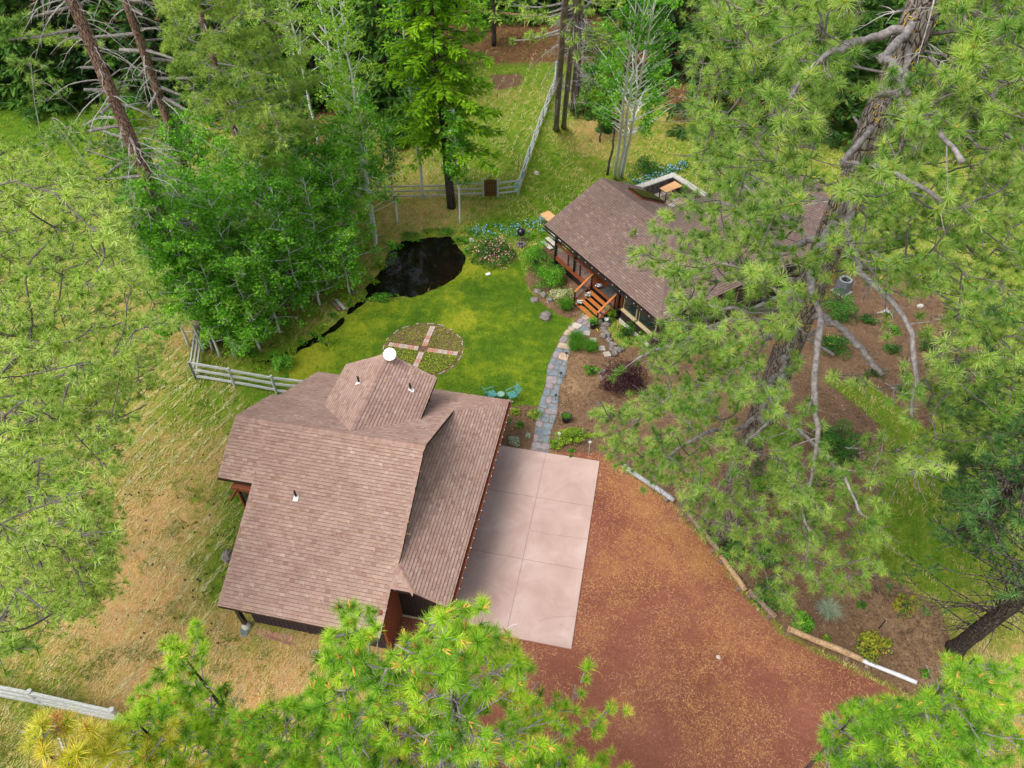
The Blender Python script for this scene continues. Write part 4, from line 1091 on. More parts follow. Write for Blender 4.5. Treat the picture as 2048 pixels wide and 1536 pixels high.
# ------------------------------------------------------------------ fences
def fence(name, label, pts, h, rails, npost, rr_=.055, matr='greywood', post_h=.15, roots=True):
    A3 = [np.array(p, float) for p in pts]
    f = empty(name, (A3[0][0], A3[0][1], 0), 0, label=label, cat="fence")
    o0 = np.array((A3[0][0], A3[0][1], 0))
    for i, (a_, b_) in enumerate(zip(A3[:-1], A3[1:])):
        L = np.linalg.norm(b_ - a_); n_ = max(1, round(L / npost)); d_ = (b_ - a_) / L
        for k in range(n_ + 1 if i == len(A3) - 2 else n_):
            p = a_ + d_ * (L * k / n_)
            one("post", lambda A: tube(A, [(p[0] - o0[0], p[1] - o0[1], 0), (p[0] - o0[0] + pr.uniform(-.02, .02), p[1] - o0[1], h + post_h)], rr_ * 1.25, 7), M[matr], f)
        for k in range(n_):
            p = a_ + d_ * (L * k / n_) - o0[:2]; q = a_ + d_ * (L * (k + 1) / n_) - o0[:2]
            for j in range(rails):
                z_ = h - j * (h - .3) / max(1, rails - 1) + pr.uniform(-.03, .03)
                nn_ = np.array((-d_[1], d_[0])) * rr_ * (1 if k % 2 else -1) * .4
                one("rail", lambda A: beam(A, (p[0] + nn_[0], p[1] + nn_[1], z_), (q[0] + nn_[0], q[1] + nn_[1], z_ + pr.uniform(-.03, .03)), rr_ * 1.3, rr_ * 2.2), M[matr], f)
    return f
fence("rail_fence", "weathered three-rail fence running up the east side of the fenced paddock", [G(1037, 389), G(1068, 292), G(1108, 182), G(1112, 150)], 1.15, 3, 2.5, .06)
fence("rail_fence", "short three-rail fence between the brown gate and the corner with green hoses", [G(995, 394), G(1037, 389)], 1.15, 3, 1.5, .05)
fence("rail_fence", "rail fence running left from the brown gate behind the aspens", [G(967, 394), G(845, 398), G(700, 402)], 1.1, 3, 3.0, .05, 'greywood')
fence("rail_fence", "bare grey rail fence between the garage and the big left pine", [G(625, 797), G(554, 788), G(470, 773), G(394, 760)], 1.25, 3, 2.7, .062)
fence("rail_fence", "rail fence running from its corner post towards the big left pine's base", [G(394, 760), G(402, 700), G(412, 660)], 1.25, 3, 2.5, .062)
fence("board_fence", "pale weathered board fence crossing the bottom left corner", [G(-60, 1380), G(90, 1409), G(250, 1445)], 1.15, 3, 2.4, .085)
ff_ = fence("pasture_fence", "distant fence with a peeled yellowish top pole at the far end of the paddock", [G(900, 48), G(990, 52), G(1110, 62)], 1.4, 1, 4.0, .07, 'tanwood', .02)
# gate
gx, gy = G(981.5, 394)
gate = empty("garden_gate", (gx, gy, 0), .0, label="brown wooden arched-top gate in the rail fence", cat="gate")
for k in range(8):
    x0 = -.47 + k * .118
    hh = 1.38 + .09 * math.sin(PI * (k + .5) / 8)
    one("board", lambda A: box(A, x0, x0 + .108, -.02, .02, .08, hh), M['gatewood'], gate)
one("brace", lambda A: (box(A, -.47, .47, .02, .05, .3, .4), box(A, -.47, .47, .02, .05, 1.1, 1.2)), M['gatewood'], gate)
one("post", lambda A: box(A, -.62, -.5, -.06, .06, 0, 1.5), M['greywood'], gate)
one("post", lambda A: box(A, .5, .62, -.06, .06, 0, 1.5), M['greywood'], gate)
def hose(label, px, py, h, ang, r0, m_, k=6):
    gx, gy = G(px, py, h)
    e_ = empty("hose_coil", (gx, gy, h), ang, label=label, cat="garden hose")
    def f(A):
        t = np.linspace(0, 2 * PI * k, k * 20)
        R_ = r0 * (.75 + .25 * np.sin(t * .37))
        tube(A, np.stack([R_ * np.cos(t), .05 + .05 * np.sin(t * .21), R_ * 1.35 * np.sin(t)], 1), .016, 5)
    one("coil", f, M[m_], e_, True)
hose("pale green hose coiled on the fence corner post", 1034, 373, .8, .1, .25, 'hosepale')
hose("bright green hose hung over the fence just above the corner", 1046, 351, .8, 1.2, .2, 'hose')

# ------------------------------------------------------------------ border logs
def log(name, label, a_, b_, r_, m_, chocks=(.1, .9), endm='logend'):
    A_ = np.array(G3(*a_, r_ + .08)); B_ = np.array(G3(*b_, r_ + .08)); c = (A_ + B_) / 2; c[2] = 0
    d_ = (B_ - A_); L = np.linalg.norm(d_); d_ /= L
    e_ = empty(name, tuple(c), math.atan2(d_[1], d_[0]), label=label, cat="log")
    def f(A):
        n_ = 14; t = np.linspace(-L / 2, L / 2, n_)
        tube(A, np.stack([t, .02 * np.sin(t * 1.7), np.full(n_, r_ + .08) + .015 * np.sin(t * 2.3)], 1), r_ * (1 + .06 * np.sin(t * 3.1)), 12, .5, True)
    one("trunk_section", f, M[m_], e_, True)
    for s in (-1, 1):
        one("cut_end", lambda A: tube(A, [(s * (L / 2 + .001), 0 + .02 * math.sin(s * L / 2 * 1.7), r_ + .08 + .015 * math.sin(s * L / 2 * 2.3)), (s * (L / 2 + .012), .02 * math.sin(s * L / 2 * 1.7), r_ + .08 + .015 * math.sin(s * L / 2 * 2.3))], r_ * .93, 12), M[endm], e_)
    for k in chocks:
        one("support_block", lambda A: box(A, -L / 2 + L * k - .09, -L / 2 + L * k + .09, -.24, .16, 0, .12), M['brownlog'], e_)
log("border_log", "grey barkless log nearest the concrete slab edging the driveway", (1247, 931), (1347, 1001), .12, 'greylog')
log("border_log", "weathered brown-grey log partly under the pine boughs, second along the driveway", (1377, 1027), (1438, 1104), .125, 'brownlog')
log("border_log", "reddish brown log third along the driveway edge", (1444, 1112), (1489, 1180), .12, 'tanwood')
log("border_log", "short brown log with dark end, fourth along the driveway edge", (1500, 1181), (1549, 1234), .125, 'brownlog')
log("border_log", "long peeled tan log on blocks at the lower driveway edge", (1577, 1256), (1724, 1320), .13, 'tanwood', (.02, .82))
log("border_log", "thin pale white log continuing from the long tan log", (1726, 1320), (1832, 1366), .085, 'palelog', (.1,), 'palelog')

# ------------------------------------------------------------------ garden furniture and small things
def garden_chair(label, px, py, rz):
    gx, gy = G(px, py)
    c = empty("garden_chair", (gx, gy, 0), rz, label=label, cat="chair", group="teal metal chairs on the lawn")
    for k in range(6):
        one("seat_slat", lambda A: box(A, -.25, .25, -.24 + k * .08, -.19 + k * .08, .42, .44), M['teal'], c)
    for k in range(5):
        one("back_slat", lambda A: box(A, -.25, .25, .25 + k * .035, .27 + k * .035, .52 + k * .085, .575 + k * .085), M['teal'], c)
    for s in (-1, 1):
        one("leg", lambda A: tube(A, [(s * .27, -.24, 0), (s * .26, -.22, .62)], .018, 6), M['teal'], c)
        one("leg", lambda A: tube(A, [(s * .27, .3, 0), (s * .26, .24, .44), (s * .26, .42, .95)], .018, 6), M['teal'], c)
        one("armrest", lambda A: tube(A, [(s * .27, -.26, .62), (s * .29, -.05, .65), (s * .27, .31, .66)], .022, 6), M['teal'], c)
    return c
garden_chair("left of the two teal slatted chairs on the lawn behind the garage", 983, 799, math.radians(-118 + 180 + 55))
garden_chair("right of the two teal slatted chairs, beside the garage roof corner", 1025, 800, math.radians(-62))
gx, gy = G(1002, 799)
t_ = empty("side_table", (gx, gy, 0), 0, label="small round mottled table between the two teal chairs", cat="table")
one("table_top", lambda A: lathe(A, [(0, .42), (.2, .42), (.2, .45), (0, .455)], (0, 0, 0), 24), M['tealtop'], t_)
for k in range(3):
    one("leg", lambda A: tube(A, [(.13 * math.cos(k * 2.09), .13 * math.sin(k * 2.09), .42), (.18 * math.cos(k * 2.09), .18 * math.sin(k * 2.09), 0)], .012, 5), M['teal'], t_)
gx, gy = G(976, 549)
o = empty("white_board", (gx, gy, 0), .6, label="small white rectangular cover lying on the lawn near the pond", cat="cover")
one("lid", lambda A: box(A, -.16, .16, -.11, .11, .03, .06), M['white'], o); one("rim", lambda A: box(A, -.14, .14, -.09, .09, 0, .03), M['cap'], o)
# kettle grill and stone bowl
g_ = empty("kettle_grill", G3(1042, 484), .3, label="black kettle barbecue near the pink-flowered shrub", cat="barbecue")
one("bowl", lambda A: lathe(A, [(0, .52), (.15, .55), (.26, .66), (.29, .8)], (0, 0, 0), 20), M['black'], g_, True)
one("lid", lambda A: lathe(A, [(.295, .8), (.28, .92), (.2, 1.03), (.08, 1.08), (0, 1.09)], (0, 0, 0), 20), M['black'], g_, True)
one("handle", lambda A: tube(A, [(-.06, 0, 1.08), (-.05, 0, 1.15), (.05, 0, 1.15), (.06, 0, 1.08)], .012, 6), M['metal'], g_)
for k in range(3):
    one("leg", lambda A: tube(A, [(.12 * math.cos(k * 2.09), .12 * math.sin(k * 2.09), .56), (.28 * math.cos(k * 2.09), .28 * math.sin(k * 2.09), 0)], .014, 6), M['metal'], g_)
f_ = empty("stone_fire_bowl", G3(1042, 491), 0, label="low grey stone bowl on the ground in front of the barbecue", cat="fire bowl")
one("rim_stones", lambda A: [lathe(A, [(0, .22), (.07, .2), (.1, .1), (.08, 0)], (.26 * math.cos(t), .26 * math.sin(t), 0), 6) for t in np.linspace(0, 2 * PI, 9)[:-1]], M['rock'], f_, True)
one("ash", lambda A: lathe(A, [(0, .07), (.22, .07)], (0, 0, 0), 14), M['black'], f_)
# planter pot
def pot(label, px, py, r_, h_, z_=0, m_='blackplastic', fl='green', cat="planter"):
    gx, gy = G(px, py, z_)
    p = empty("flower_pot" if fl != 'green' else "planter_pot", (gx, gy, z_), 0, label=label, cat=cat)
    one("pot", lambda A: lathe(A, [(0, .0), (r_ * .7, 0), (r_, h_), (r_ * 1.05, h_), (r_ * .95, h_ * .9), (0, h_ * .88)], (0, 0, 0), 18), M[m_], p, True)
    return p
def leaves(acc, C_, Nn, size, tint, asp=.55, rg=rng):
    n_ = len(C_)
    Nn = nrm(Nn + rg.normal(0, .001, Nn.shape)); r = rg.normal(size=(n_, 3)); a_ = nrm(np.cross(Nn, r)); b_ = np.cross(Nn, a_)
    size = np.broadcast_to(size, (n_,))[:, None]
    V = np.stack([C_ - a_ * size * .5, C_ - b_ * size * .5 * asp, C_ + a_ * size * .5, C_ + b_ * size * .5 * asp], 1)
    idx = np.arange(n_)[:, None] * 4
    acc.add(V.reshape(-1, 3), idx + np.array([[0, 1, 2, 3]]), np.repeat(tint, 4))
def fib(n_):
    i = np.arange(n_) + .5; ph = np.arccos(1 - i / n_); th = PI * (1 + 5 ** .5) * i
    return np.stack([np.cos(th) * np.sin(ph), np.sin(th) * np.sin(ph), np.cos(ph)], 1)
def foliage_blob(acc, c, rx, ry, h, n_, size, seed, lobes=14, asp=.6, base=.05, tr=(.25, .75)):
    rg = np.random.default_rng(seed)
    D = fib(lobes); D = D + rg.normal(0, .18, D.shape)
    lc = D * np.array((rx, ry, h * .95)) * rg.uniform(.5, .82, (lobes, 1)); lt = rg.uniform(tr[0], tr[1], lobes)
    lr = rg.uniform(.26, .45, lobes)
    k = rg.integers(0, lobes, n_)
    v = nrm(rg.normal(size=(n_, 3))); v[:, 2] = np.where(v[:, 2] < -.3, -v[:, 2], v[:, 2])
    rad = lr[k] * rg.uniform(.7, 1.12, n_) ** .6
    Pp = lc[k] + v * rad[:, None] * np.array((rx, ry, h * .75))
    Pp[:, 2] = np.maximum(np.abs(Pp[:, 2]), .03)
    Nn = v + np.array((0, 0, .8)) + rg.normal(0, .45, (n_, 3))
    t = np.clip(lt[k] + rg.normal(0, .15, n_), 0, 1)
    leaves(acc, Pp + np.array(c), Nn, size * rg.uniform(.6, 1.3, n_), t, asp, rg)
def shrub(name, label, px, py, rpx, h=None, mat_='shrub', ry=None, n_=None, size=.09, seed=None, cat="shrub", lobes=14, group=None, tr=(.25, .75), flowers=None, asp=.6):
    """px,py = where the middle of the shrub shows; rpx its half-width in photo pixels"""
    k = FPX * (S2 - (768 - py) / FPX * S2) / CAM_H
    r_ = rpx / k; h = h or r_ * 1.1; ry = (ry / k) if ry else r_
    gx, gy = G(px, py, h * .5)
    seed = seed if seed is not None else int(px * 7 + py)
    s_ = empty(name, (gx, gy, 0), 0, label=label, cat=cat, group=group)
    area = r_ * ry + (r_ + ry) * h * .7
    n_ = n_ or int(np.clip(area * 4.2 / (size * size * .6) , 150, 9000))
    a = Acc(); foliage_blob(a, (0, 0, 0), r_, ry, h, n_, size, seed, lobes, asp, tr=tr)
    a.obj("foliage", M[mat_], s_, kind='stuff')
    st2 = Acc(); rg = np.random.default_rng(seed + 1)
    for q in range(7):
        t = rg.uniform(0, 2 * PI); e_ = (r_ * .55 * math.cos(t), ry * .55 * math.sin(t), h * .75)
        tube(st2, [(0, 0, 0), (e_[0] * .4, e_[1] * .4, h * .4), e_], [.03, .02, .01], 5)
    st2.obj("stem", M['bark_dark'], s_)
    if flowers:
        for (m_, cnt, sz) in flowers:
            a = Acc(); foliage_blob(a, (0, 0, .05), r_ * 1.03, ry * 1.03, h * 1.05, cnt, sz, seed + 5, lobes, 1.0)
            a.obj("blossom", M[m_], s_, kind='stuff')
    return s_
def grasses(acc, c, r_, h_, n_, w_=.012, lean=.9, seed=0, tint=(.2, .9)):
    rg = np.random.default_rng(seed)
    th = rg.uniform(0, 2 * PI, n_); rb = r_ * .3 * np.sqrt(rg.random(n_)); a0 = rg.uniform(0, 2 * PI, n_)
    B_ = np.stack([rb * np.cos(a0), rb * np.sin(a0), np.zeros(n_)], 1)
    hh = h_ * rg.uniform(.6, 1.1, n_); le = lean * r_ * rg.uniform(.15, 1.1, n_)
    d_ = np.stack([np.cos(th), np.sin(th), np.zeros(n_)], 1)
    Mi = B_ + d_ * le[:, None] * .4; Mi[:, 2] = hh * .75
    Ti = B_ + d_ * le[:, None]; Ti[:, 2] = hh * rg.uniform(.55, 1.0, n_)
    sd = np.stack([-d_[:, 1], d_[:, 0], np.zeros(n_)], 1) * w_ / 2
    V = np.stack([B_ - sd, B_ + sd, Mi + sd, Mi - sd, Ti], 1) + np.array(c)
    i = np.arange(n_)[:, None] * 5; t = np.repeat(rg.uniform(*tint, n_), 5)
    b = acc.n
    acc.add(V.reshape(-1, 3), i + np.array([[0, 1, 2, 3]]), t)
    acc.F3.append(i + np.array([[3, 2, 4]]) + b)
def grass_clump(label, px, py, rpx, h_, m_='grassblade', n_=500, w_=.015, seed=0, name="ornamental_grass", cat="grass clump", tint=(.2, .9)):
    k = FPX * (S2 - (768 - py) / FPX * S2) / CAM_H
    gx, gy = G(px, py, h_ * .4); r_ = rpx / k
    e_ = empty(name, (gx, gy, 0), 0, label=label, cat=cat)
    a = Acc(); grasses(a, (0, 0, 0), r_, h_, n_, w_, 1.0, seed, tint); a.obj("blades", M[m_], e_, kind='stuff')
    return e_
def rock(label, px, py, rx, ry, rz, seed, cat="rock", m_='rock', name="boulder", group=None):
    rg = np.random.default_rng(seed); gx, gy = G(px, py, rz * .3)
    e_ = Acc(); nlat, nlon = 7, 10
    V = []; 
    amp = rg.normal(0, .13, (nlat + 1, nlon))
    for i in range(nlat + 1):
        ph = PI * i / nlat
        for j in range(nlon):
            th = 2 * PI * j / nlon; r_ = 1 + (amp[i, j] if 0 < i < nlat else amp[i, 0])
            V.append((rx * r_ * math.sin(ph) * math.cos(th), ry * r_ * math.sin(ph) * math.sin(th), rz * r_ * math.cos(ph) + rz * .3))
    F = [(i * nlon + j, (i + 1) * nlon + j, (i + 1) * nlon + (j + 1) % nlon, i * nlon + (j + 1) % nlon) for i in range(nlat) for j in range(nlon)]
    e_.add(V, F)
    o = e_.obj(name, M[m_], None, False, label=label, cat=cat, group=group); o.location = (gx, gy, 0); o.rotation_euler = (0, 0, rg.uniform(0, 6))
    return o
pp = pot("dark round planter filled with short green grass beside the hedge", 1132, 842, .27, .42)
a = Acc(); grasses(a, (0, 0, .34), .3, .14, 420, .014, .9, 3); a.obj("grass", M['shrub'] if False else M['grassblade'], pp, kind='stuff')
def petunias(label, px, py, z_, seed, r_=.16):
    p = pot(label, px, py, r_ * .8, .22, z_, 'blackplastic', 'fl', "potted flowers")
    for m_, n_, sz, dz in (('shrub', 130, .05, 0), ('petunia_w', 90, .055, .03), ('petunia_v', 60, .055, -.03)):
        a = Acc(); foliage_blob(a, (0, 0, .16 + dz), r_ * 1.25, r_ * 1.25, .15, n_, sz, seed + n_, 8, 1.0)
        a.obj("blossom" if m_ != 'shrub' else "foliage", M[m_], p, kind='stuff')
def sx(p, q, z_):    # cabin coords -> photo pixel at that height
    v = proj(np.array(cw(p, q, z_))); return float(v[0][0]), float(v[1][0])
for (p, q, z_, lb, sd) in ((-27.35, 21.88, .2, "white and violet petunias in a pot on the lowest cabin step", 1), (-27.35, 22.5, .56, "white and violet petunias in a pot halfway up the cabin steps", 2), (-27.3, 23.3, .945, "white and violet petunias in a pot at the top of the cabin steps", 3), (-25.2, 22.4, .1, "violet petunias outside the right stair rail", 4)):
    a_, b_ = sx(p, q, z_); petunias(lb, a_, b_, z_, sd * 10)
a_, b_ = sx(-25.3, 21.45, 0); q_ = pot("tall dark planter with trailing green plants at the foot of the right stair rail", a_, b_, .22, .5)
a = Acc(); foliage_blob(a, (0, 0, .45), .38, .38, .35, 420, .07, 44, 9); a.obj("foliage", M['shrub'], q_, kind='stuff')
a_, b_ = sx(-27.95, 21.5, 0); q_ = pot("planter with pink flowers at the foot of the left stair rail", a_, b_, .2, .35)
a = Acc(); foliage_blob(a, (0, 0, .3), .34, .34, .35, 380, .07, 45, 9); a.obj("foliage", M['shrub'], q_, kind='stuff')
a = Acc(); foliage_blob(a, (0, 0, .36), .34, .34, .35, 22, .07, 46, 9, 1.0); a.obj("blossom", M['pink'], q_, kind='stuff')
# AC unit
ac = empty("air_conditioner", G3(1682, 583), CA + .1, label="grey outdoor air-conditioning unit at the east end of the cabin, under the pine", cat="air conditioner")
one("cabinet", lambda A: (box(A, -.38, .38, -.38, -.36, .05, .95), box(A, -.38, .38, .36, .38, .05, .95), box(A, -.38, -.36, -.36, .36, .05, .95), box(A, .36, .38, -.36, .36, .05, .95)), M['acgrey'], ac)
one("top_panel", lambda A: lathe(A, [(.28, .9), (.28, .97), (.40, .97), (.40, .94)], (0, 0, 0), 24), M['metal'], ac)
one("fan_guard", lambda A: [tube(A, [(0, 0, .96), (.28 * math.cos(t), .28 * math.sin(t), .96)], .006, 4) for t in np.linspace(0, 2 * PI, 17)[:-1]], M['blackplastic'], ac)
one("fan", lambda A: [beam(A, (0, 0, .86), (.24 * math.cos(t), .24 * math.sin(t), .82), .12, .01) for t in (0, 2.1, 4.2)], M['black'], ac)
one("base_pad", lambda A: box(A, -.5, .5, -.5, .5, 0, .05), M['paver'], ac)
# path lights, and two tall watering stakes by the hedge
for px, py, lb in ((1132, 717, "black path light beside the ornamental grass"), (1121, 757, "black path light halfway down the flagstone path"), (1111, 801, "black path light level with the teal chairs"), (1117, 893, "thin grey watering stake left of the hedge"), (1177, 910, "thin dark watering stake right of the hedge")):
    e_ = empty("path_light", G3(px, py), 0, label=lb, cat="path light")
    tall = 1.0 if py > 880 else .42
    one("stake", lambda A: tube(A, [(0, 0, 0), (0, 0, tall)], .012 if tall < .5 else .018, 6), M['blackplastic'] if tall < .5 else M['deadwood'], e_)
    one("cap", lambda A: lathe(A, [(.0, tall + .08), (.08, tall + .04), (.085, tall), (.04, tall), (.035, tall - .08), (0, tall - .08)], (0, 0, 0), 10), M['blackplastic'] if tall < .5 else M['greywood'], e_)
e_ = empty("irrigation_pipe", G3(1758, 1257), 0, label="black vertical pipe standing in the dark wet soil", cat="pipe")
one("pipe", lambda A: tube(A, [(0, 0, 0), (.02, .02, .75)], .022, 7), M['black'], e_); one("cap", lambda A: lathe(A, [(0, .79), (.03, .79), (.03, .73)], (.02, .02, 0), 8), M['metal'], e_)
# footbridge over the stream
fbx, fby = G(676, 611)
fb = empty("footbridge", (fbx, fby, 0), -.95, label="tiny two-plank footbridge across the narrow stream", cat="footbridge")
one("plank", lambda A: box(A, -.62, .62, -.26, -.06, .06, .1), M['brownlog'], fb); one("plank", lambda A: box(A, -.55, .68, .04, .24, .06, .1), M['greywood'], fb)
one("bearer", lambda A: box(A, -.5, -.38, -.28, .26, 0, .06), M['darkwood'], fb); one("bearer", lambda A: box(A, .4, .52, -.28, .26, 0, .06), M['darkwood'], fb)
# timber edging below the cabin corner
te = empty("timber_edging", G3(1318, 672), 0, label="grey timber edging running away from the cabin's near corner", cat="edging")
o0 = np.array(G(1318, 672))
for a_, b_ in (((1300, 681), (1336, 662)), ((1336, 662), (1372, 643))):
    A_ = np.array(G(*a_)) - o0; B_ = np.array(G(*b_)) - o0
    one("timber", lambda A: beam(A, (*A_, .1), (*B_, .1), .12, .2), M['paver'], te)
# driftwood
dw = empty("driftwood", G3(1770, 625), .4, label="bleached forked driftwood root on the bare soil right of the air conditioner", cat="driftwood")
one("root", lambda A: (tube(A, [(-.6, .1, .06), (-.3, 0, .12), (0, .02, .16), (.3, -.1, .1)], [.03, .06, .09, .05], 7), tube(A, [(0, 0, .14), (.15, -.25, .08), (.12, -.5, .03)], [.07, .05, .02], 6), tube(A, [(.05, 0, .14), (.3, .2, .12), (.5, .22, .05)], [.06, .04, .015], 6)), M['deadwood'], dw, True)
# rocks
rock("mossy dark boulder on the lawn below the cream-edged shrub", 1092, 633, .42, .36, .26, 1)
rock("flat brown rock poking out by the garage's west eave", 455, 1112, .35, .25, .15, 2)
rock("small pale rock in the yard grass above the hose corner", 1073, 346, .28, .2, .14, 3, m_='flag_pale')
rock("pale rock at the pond's north-east bank", 943, 481, .25, .2, .18, 4, m_='flag_pale')
rock("grey rock beside the stream mouth at the pond", 706, 585, .2, .16, .14, 5)
for i, (px, py) in enumerate([(1201, 645), (1207, 658), (1214, 668), (1218, 681), (1226, 690), (1236, 700), (1207, 672), (1230, 706), (1211, 650), (1224, 698)]):
    rock("rough grey stone in the low retaining edge, " + ["highest, nearest the steps", "second from the steps on the left", "small one right of the yellow flowers", "in the middle of the bend", "below the bend's middle", "lowest, nearest the purple bush", "left side, beside the yellow flowers", "lowest on the left side", "second row behind the highest one", "left neighbour of the lowest one"][i], px, py, .22 + .05 * (i % 3), .18, .2, 30 + i, name="retaining_stone", group="retaining stones below the cabin")
for i, (px, py) in enumerate([(1198, 745), (1207, 742), (1203, 755), (1215, 750)]):
    rock("small stone beside the purple bush, " + ["leftmost of four", "highest of four", "lowest of four", "touching the purple leaves"][i], px, py, .15, .12, .1, 50 + i, name="ring_stone", group="small stones beside the purple bush")
for i, (px, py) in enumerate([(1075, 583), (1087, 590), (1100, 600), (1110, 585), (1070, 600)]):
    rock("brown rock in the shrub bed, " + ["upper left of five", "middle of five, left of the cream shrub", "lowest, nearest the boulder on the lawn", "right, under the lower round shrub", "leftmost, at the lawn edge"][i], px, py, .28, .2, .16, 60 + i, name="bed_rock", group="brown rocks in the shrub bed")
rock("bluish flat stone lying in the grass off the garage's south-west corner", 488, 1263, .24, .18, .03, 71, m_='flag_blue')
rock("pale stone right of the driftwood", 1840, 612, .22, .16, .12, 72, m_='flag_pale')
rock("small pale pebble on the red driveway", 1437, 1314, .1, .08, .04, 73, m_='flag_pale')
rock("round dark mossy rock half hidden under the yellow-flowered plant", 1585, 855, .35, .3, .15, 74)

# ------------------------------------------------------------------ shrubs
shrub("rhododendron", "pink and orange flowering shrub between the pond and the barbecue", 990, 498, 46, 1.3, 'shrub_d', 42, size=.1, flowers=[('pink', 340, .085), ('petunia_w', 30, .06)], lobes=20)
shrub("round_shrub", "bright green round shrub beside the cabin deck's near post, upper of the pair", 1074, 512, 36, 1.5, 'shrub', 38)
shrub("round_shrub", "bright green round shrub touching the deck, lower of the pair", 1104, 548, 37, 1.55, 'shrub', 38)
shrub("variegated_shrub", "cream-white variegated shrub left of the cabin steps", 1124, 584, 27, .7, 'variegated', 16, size=.07)
shrub("variegated_shrub", "small sprig of cream-edged leaves by the left handrail", 1141, 580, 9, .5, 'variegated', 8, size=.06)
grass_clump("tall dark green grass clump below the cream-edged shrub", 1131, 611, 20, .75, n_=900, seed=1)
grass_clump("upper clump of the ornamental grass beside the flagstone path", 1152, 677, 22, .65, n_=900, seed=2)
grass_clump("lower clump of the ornamental grass, touching the stepping pavers", 1180, 693, 22, .6, n_=900, seed=3)
grass_clump("middle clump of the ornamental grass next to the path", 1148, 692, 20, .55, n_=700, seed=4)
shrub("small_shrub", "small lime green shrub alone on the brown soil by the flagstone path", 1182, 738, 16, .55, 'shrub', 14, size=.07)
shrub("purple_bush", "dark purple-leaved bush in the middle of the garden bed", 1250, 745, 50, 2.1, 'purple', 40, size=.085, lobes=20, n_=5500)
shrub("hedge", "lime green clipped hedge beside the planter, above the slab", 1148, 868, 42, .95, 'shrub_y', 17, size=.11, lobes=18)
shrub("hedge", "small lime shrub at the left end of the hedge, next to the path", 1111, 885, 13, .6, 'shrub_y', 13, size=.09)
shrub("silver_plant", "silvery white-leaved plant in the bed at the slab's upper edge", 1028, 880, 13, .35, 'silver', 12, size=.06)
shrub("perennial", "light green leafy plant beside the path, right side of the small bed", 1070, 826, 15, .4, 'shrub_y', 13, size=.07)
shrub("perennial", "yellow-green plant at the top left of the small bed behind the garage", 1030, 822, 11, .35, 'shrub_y', 10, size=.06)
shrub("perennial", "green plant in the centre of the small bed behind the garage", 1040, 847, 11, .3, 'shrub', 10, size=.06)
shrub("perennial", "green plant peeking from under the garage eave corner", 1013, 838, 9, .35, 'shrub', 10, size=.06)
shrub("perennial", "small grey-green tuft left of the flagstone path end", 1056, 870, 6, .2, 'silver', 6, size=.05)
shrub("perennial", "tiny green plant below the hedge on red mulch", 1144, 900, 8, .25, 'shrub', 6, size=.05)
shrub("perennial", "lowest tiny plant below the hedge", 1141, 912, 4, .2, 'shrub', 4, size=.05)
shrub("yellow_shrub", "yellow-green loose shrub at the right foot of the cabin steps", 1222, 626, 14, .9, 'shrub_y', 16, size=.06)
shrub("dark_shrub", "dark green low shrub against the cabin foundation", 1252, 664, 20, .7, 'shrub_d', 18)
shrub("upright_shrub", "mid green upright shrub between the dark one and the cabin corner", 1268, 650, 12, 1.0, 'shrub', 16, size=.08)
shrub("corner_shrub", "bright green round shrub at the cabin's near corner", 1293, 670, 20, .9, 'shrub', 18, size=.1)
shrub("perennial", "small green plant next to the retaining stones", 1242, 694, 9, .3, 'shrub', 7, size=.06)
shrub("large_shrub", "large dark green shrub in front of the air conditioner", 1682, 608, 42, 1.5, 'shrub_d', 38, tr=(.35, .95))
shrub("large_shrub", "dark green shrub with yellow flecks between two bare pine limbs", 1668, 682, 36, 1.3, 'shrub_d', 34, tr=(.4, 1), flowers=[('yellowfl', 60, .06)])
shrub("low_shrub", "low olive shrub right of the large dark one", 1737, 636, 19, .6, 'shrub_d', 15)
shrub("low_shrub", "low round olive shrub alone on bare soil between the limbs", 1785, 695, 20, .5, 'shrub_d', 14, tr=(.3, .9))
shrub("low_shrub", "small yellow-green shrub upper right on bare soil", 1791, 658, 13, .5, 'shrub', 14)
shrub("low_shrub", "sparse green shrub beneath the cut end of the bare limb", 1752, 742, 22, .5, 'shrub_d', 14)
shrub("low_shrub", "small dark shrub in the right part of the bare soil", 1857, 690, 20, .6, 'shrub_d', 16)
shrub("round_shrub", "leafy green shrub at the right edge of the bare soil", 1916, 740, 36, 1.2, 'shrub_d', 30, tr=(.4, .95))
shrub("big_dark_shrub", "big dark green bush in the round soil island under the pine", 1684, 880, 52, 1.7, 'shrub_d', 52, tr=(.25, .8), size=.11)
shrub("yellow_shrub", "yellow-flecked green shrub under the lowest pine boughs", 1541, 962, 40, .9, 'shrub', 28, flowers=[('yellowfl', 120, .06)])
shrub("yellow_shrub", "green shrub with yellow twigs left of the rounded rock", 1555, 865, 24, 1.0, 'shrub_y', 26)
grass_clump("fine olive grass mound left of the big dark bush", 1583, 872, 20, .45, 'grassblade', 500, .012, 9)
shrub("border_shrub", "glossy dark shrub behind the third driveway log", 1470, 1094, 30, .8, 'shrub_d', 26, tr=(.4, 1), size=.1)
shrub("border_shrub", "glossy shrub right of it, under the pine", 1535, 1108, 34, .8, 'shrub_d', 30, tr=(.4, 1), size=.1)
shrub("border_shrub", "glossy green shrub behind the fourth driveway log", 1545, 1182, 38, .8, 'shrub_d', 36, tr=(.45, 1), size=.1)
shrub("border_shrub", "glossy green shrub behind the long peeled log's upper end", 1607, 1240, 30, .7, 'shrub', 26, tr=(.2, .8), size=.1)
shrub("rust_shrub", "round yellow-green shrub with rusty tips touching the long peeled log", 1744, 1286, 33, .9, 'shrub_rust', 32, size=.1, lobes=22)
shrub("rust_shrub", "small rusty sprig right of the round shrub", 1778, 1283, 10, .35, 'shrub_rust', 9, size=.07)
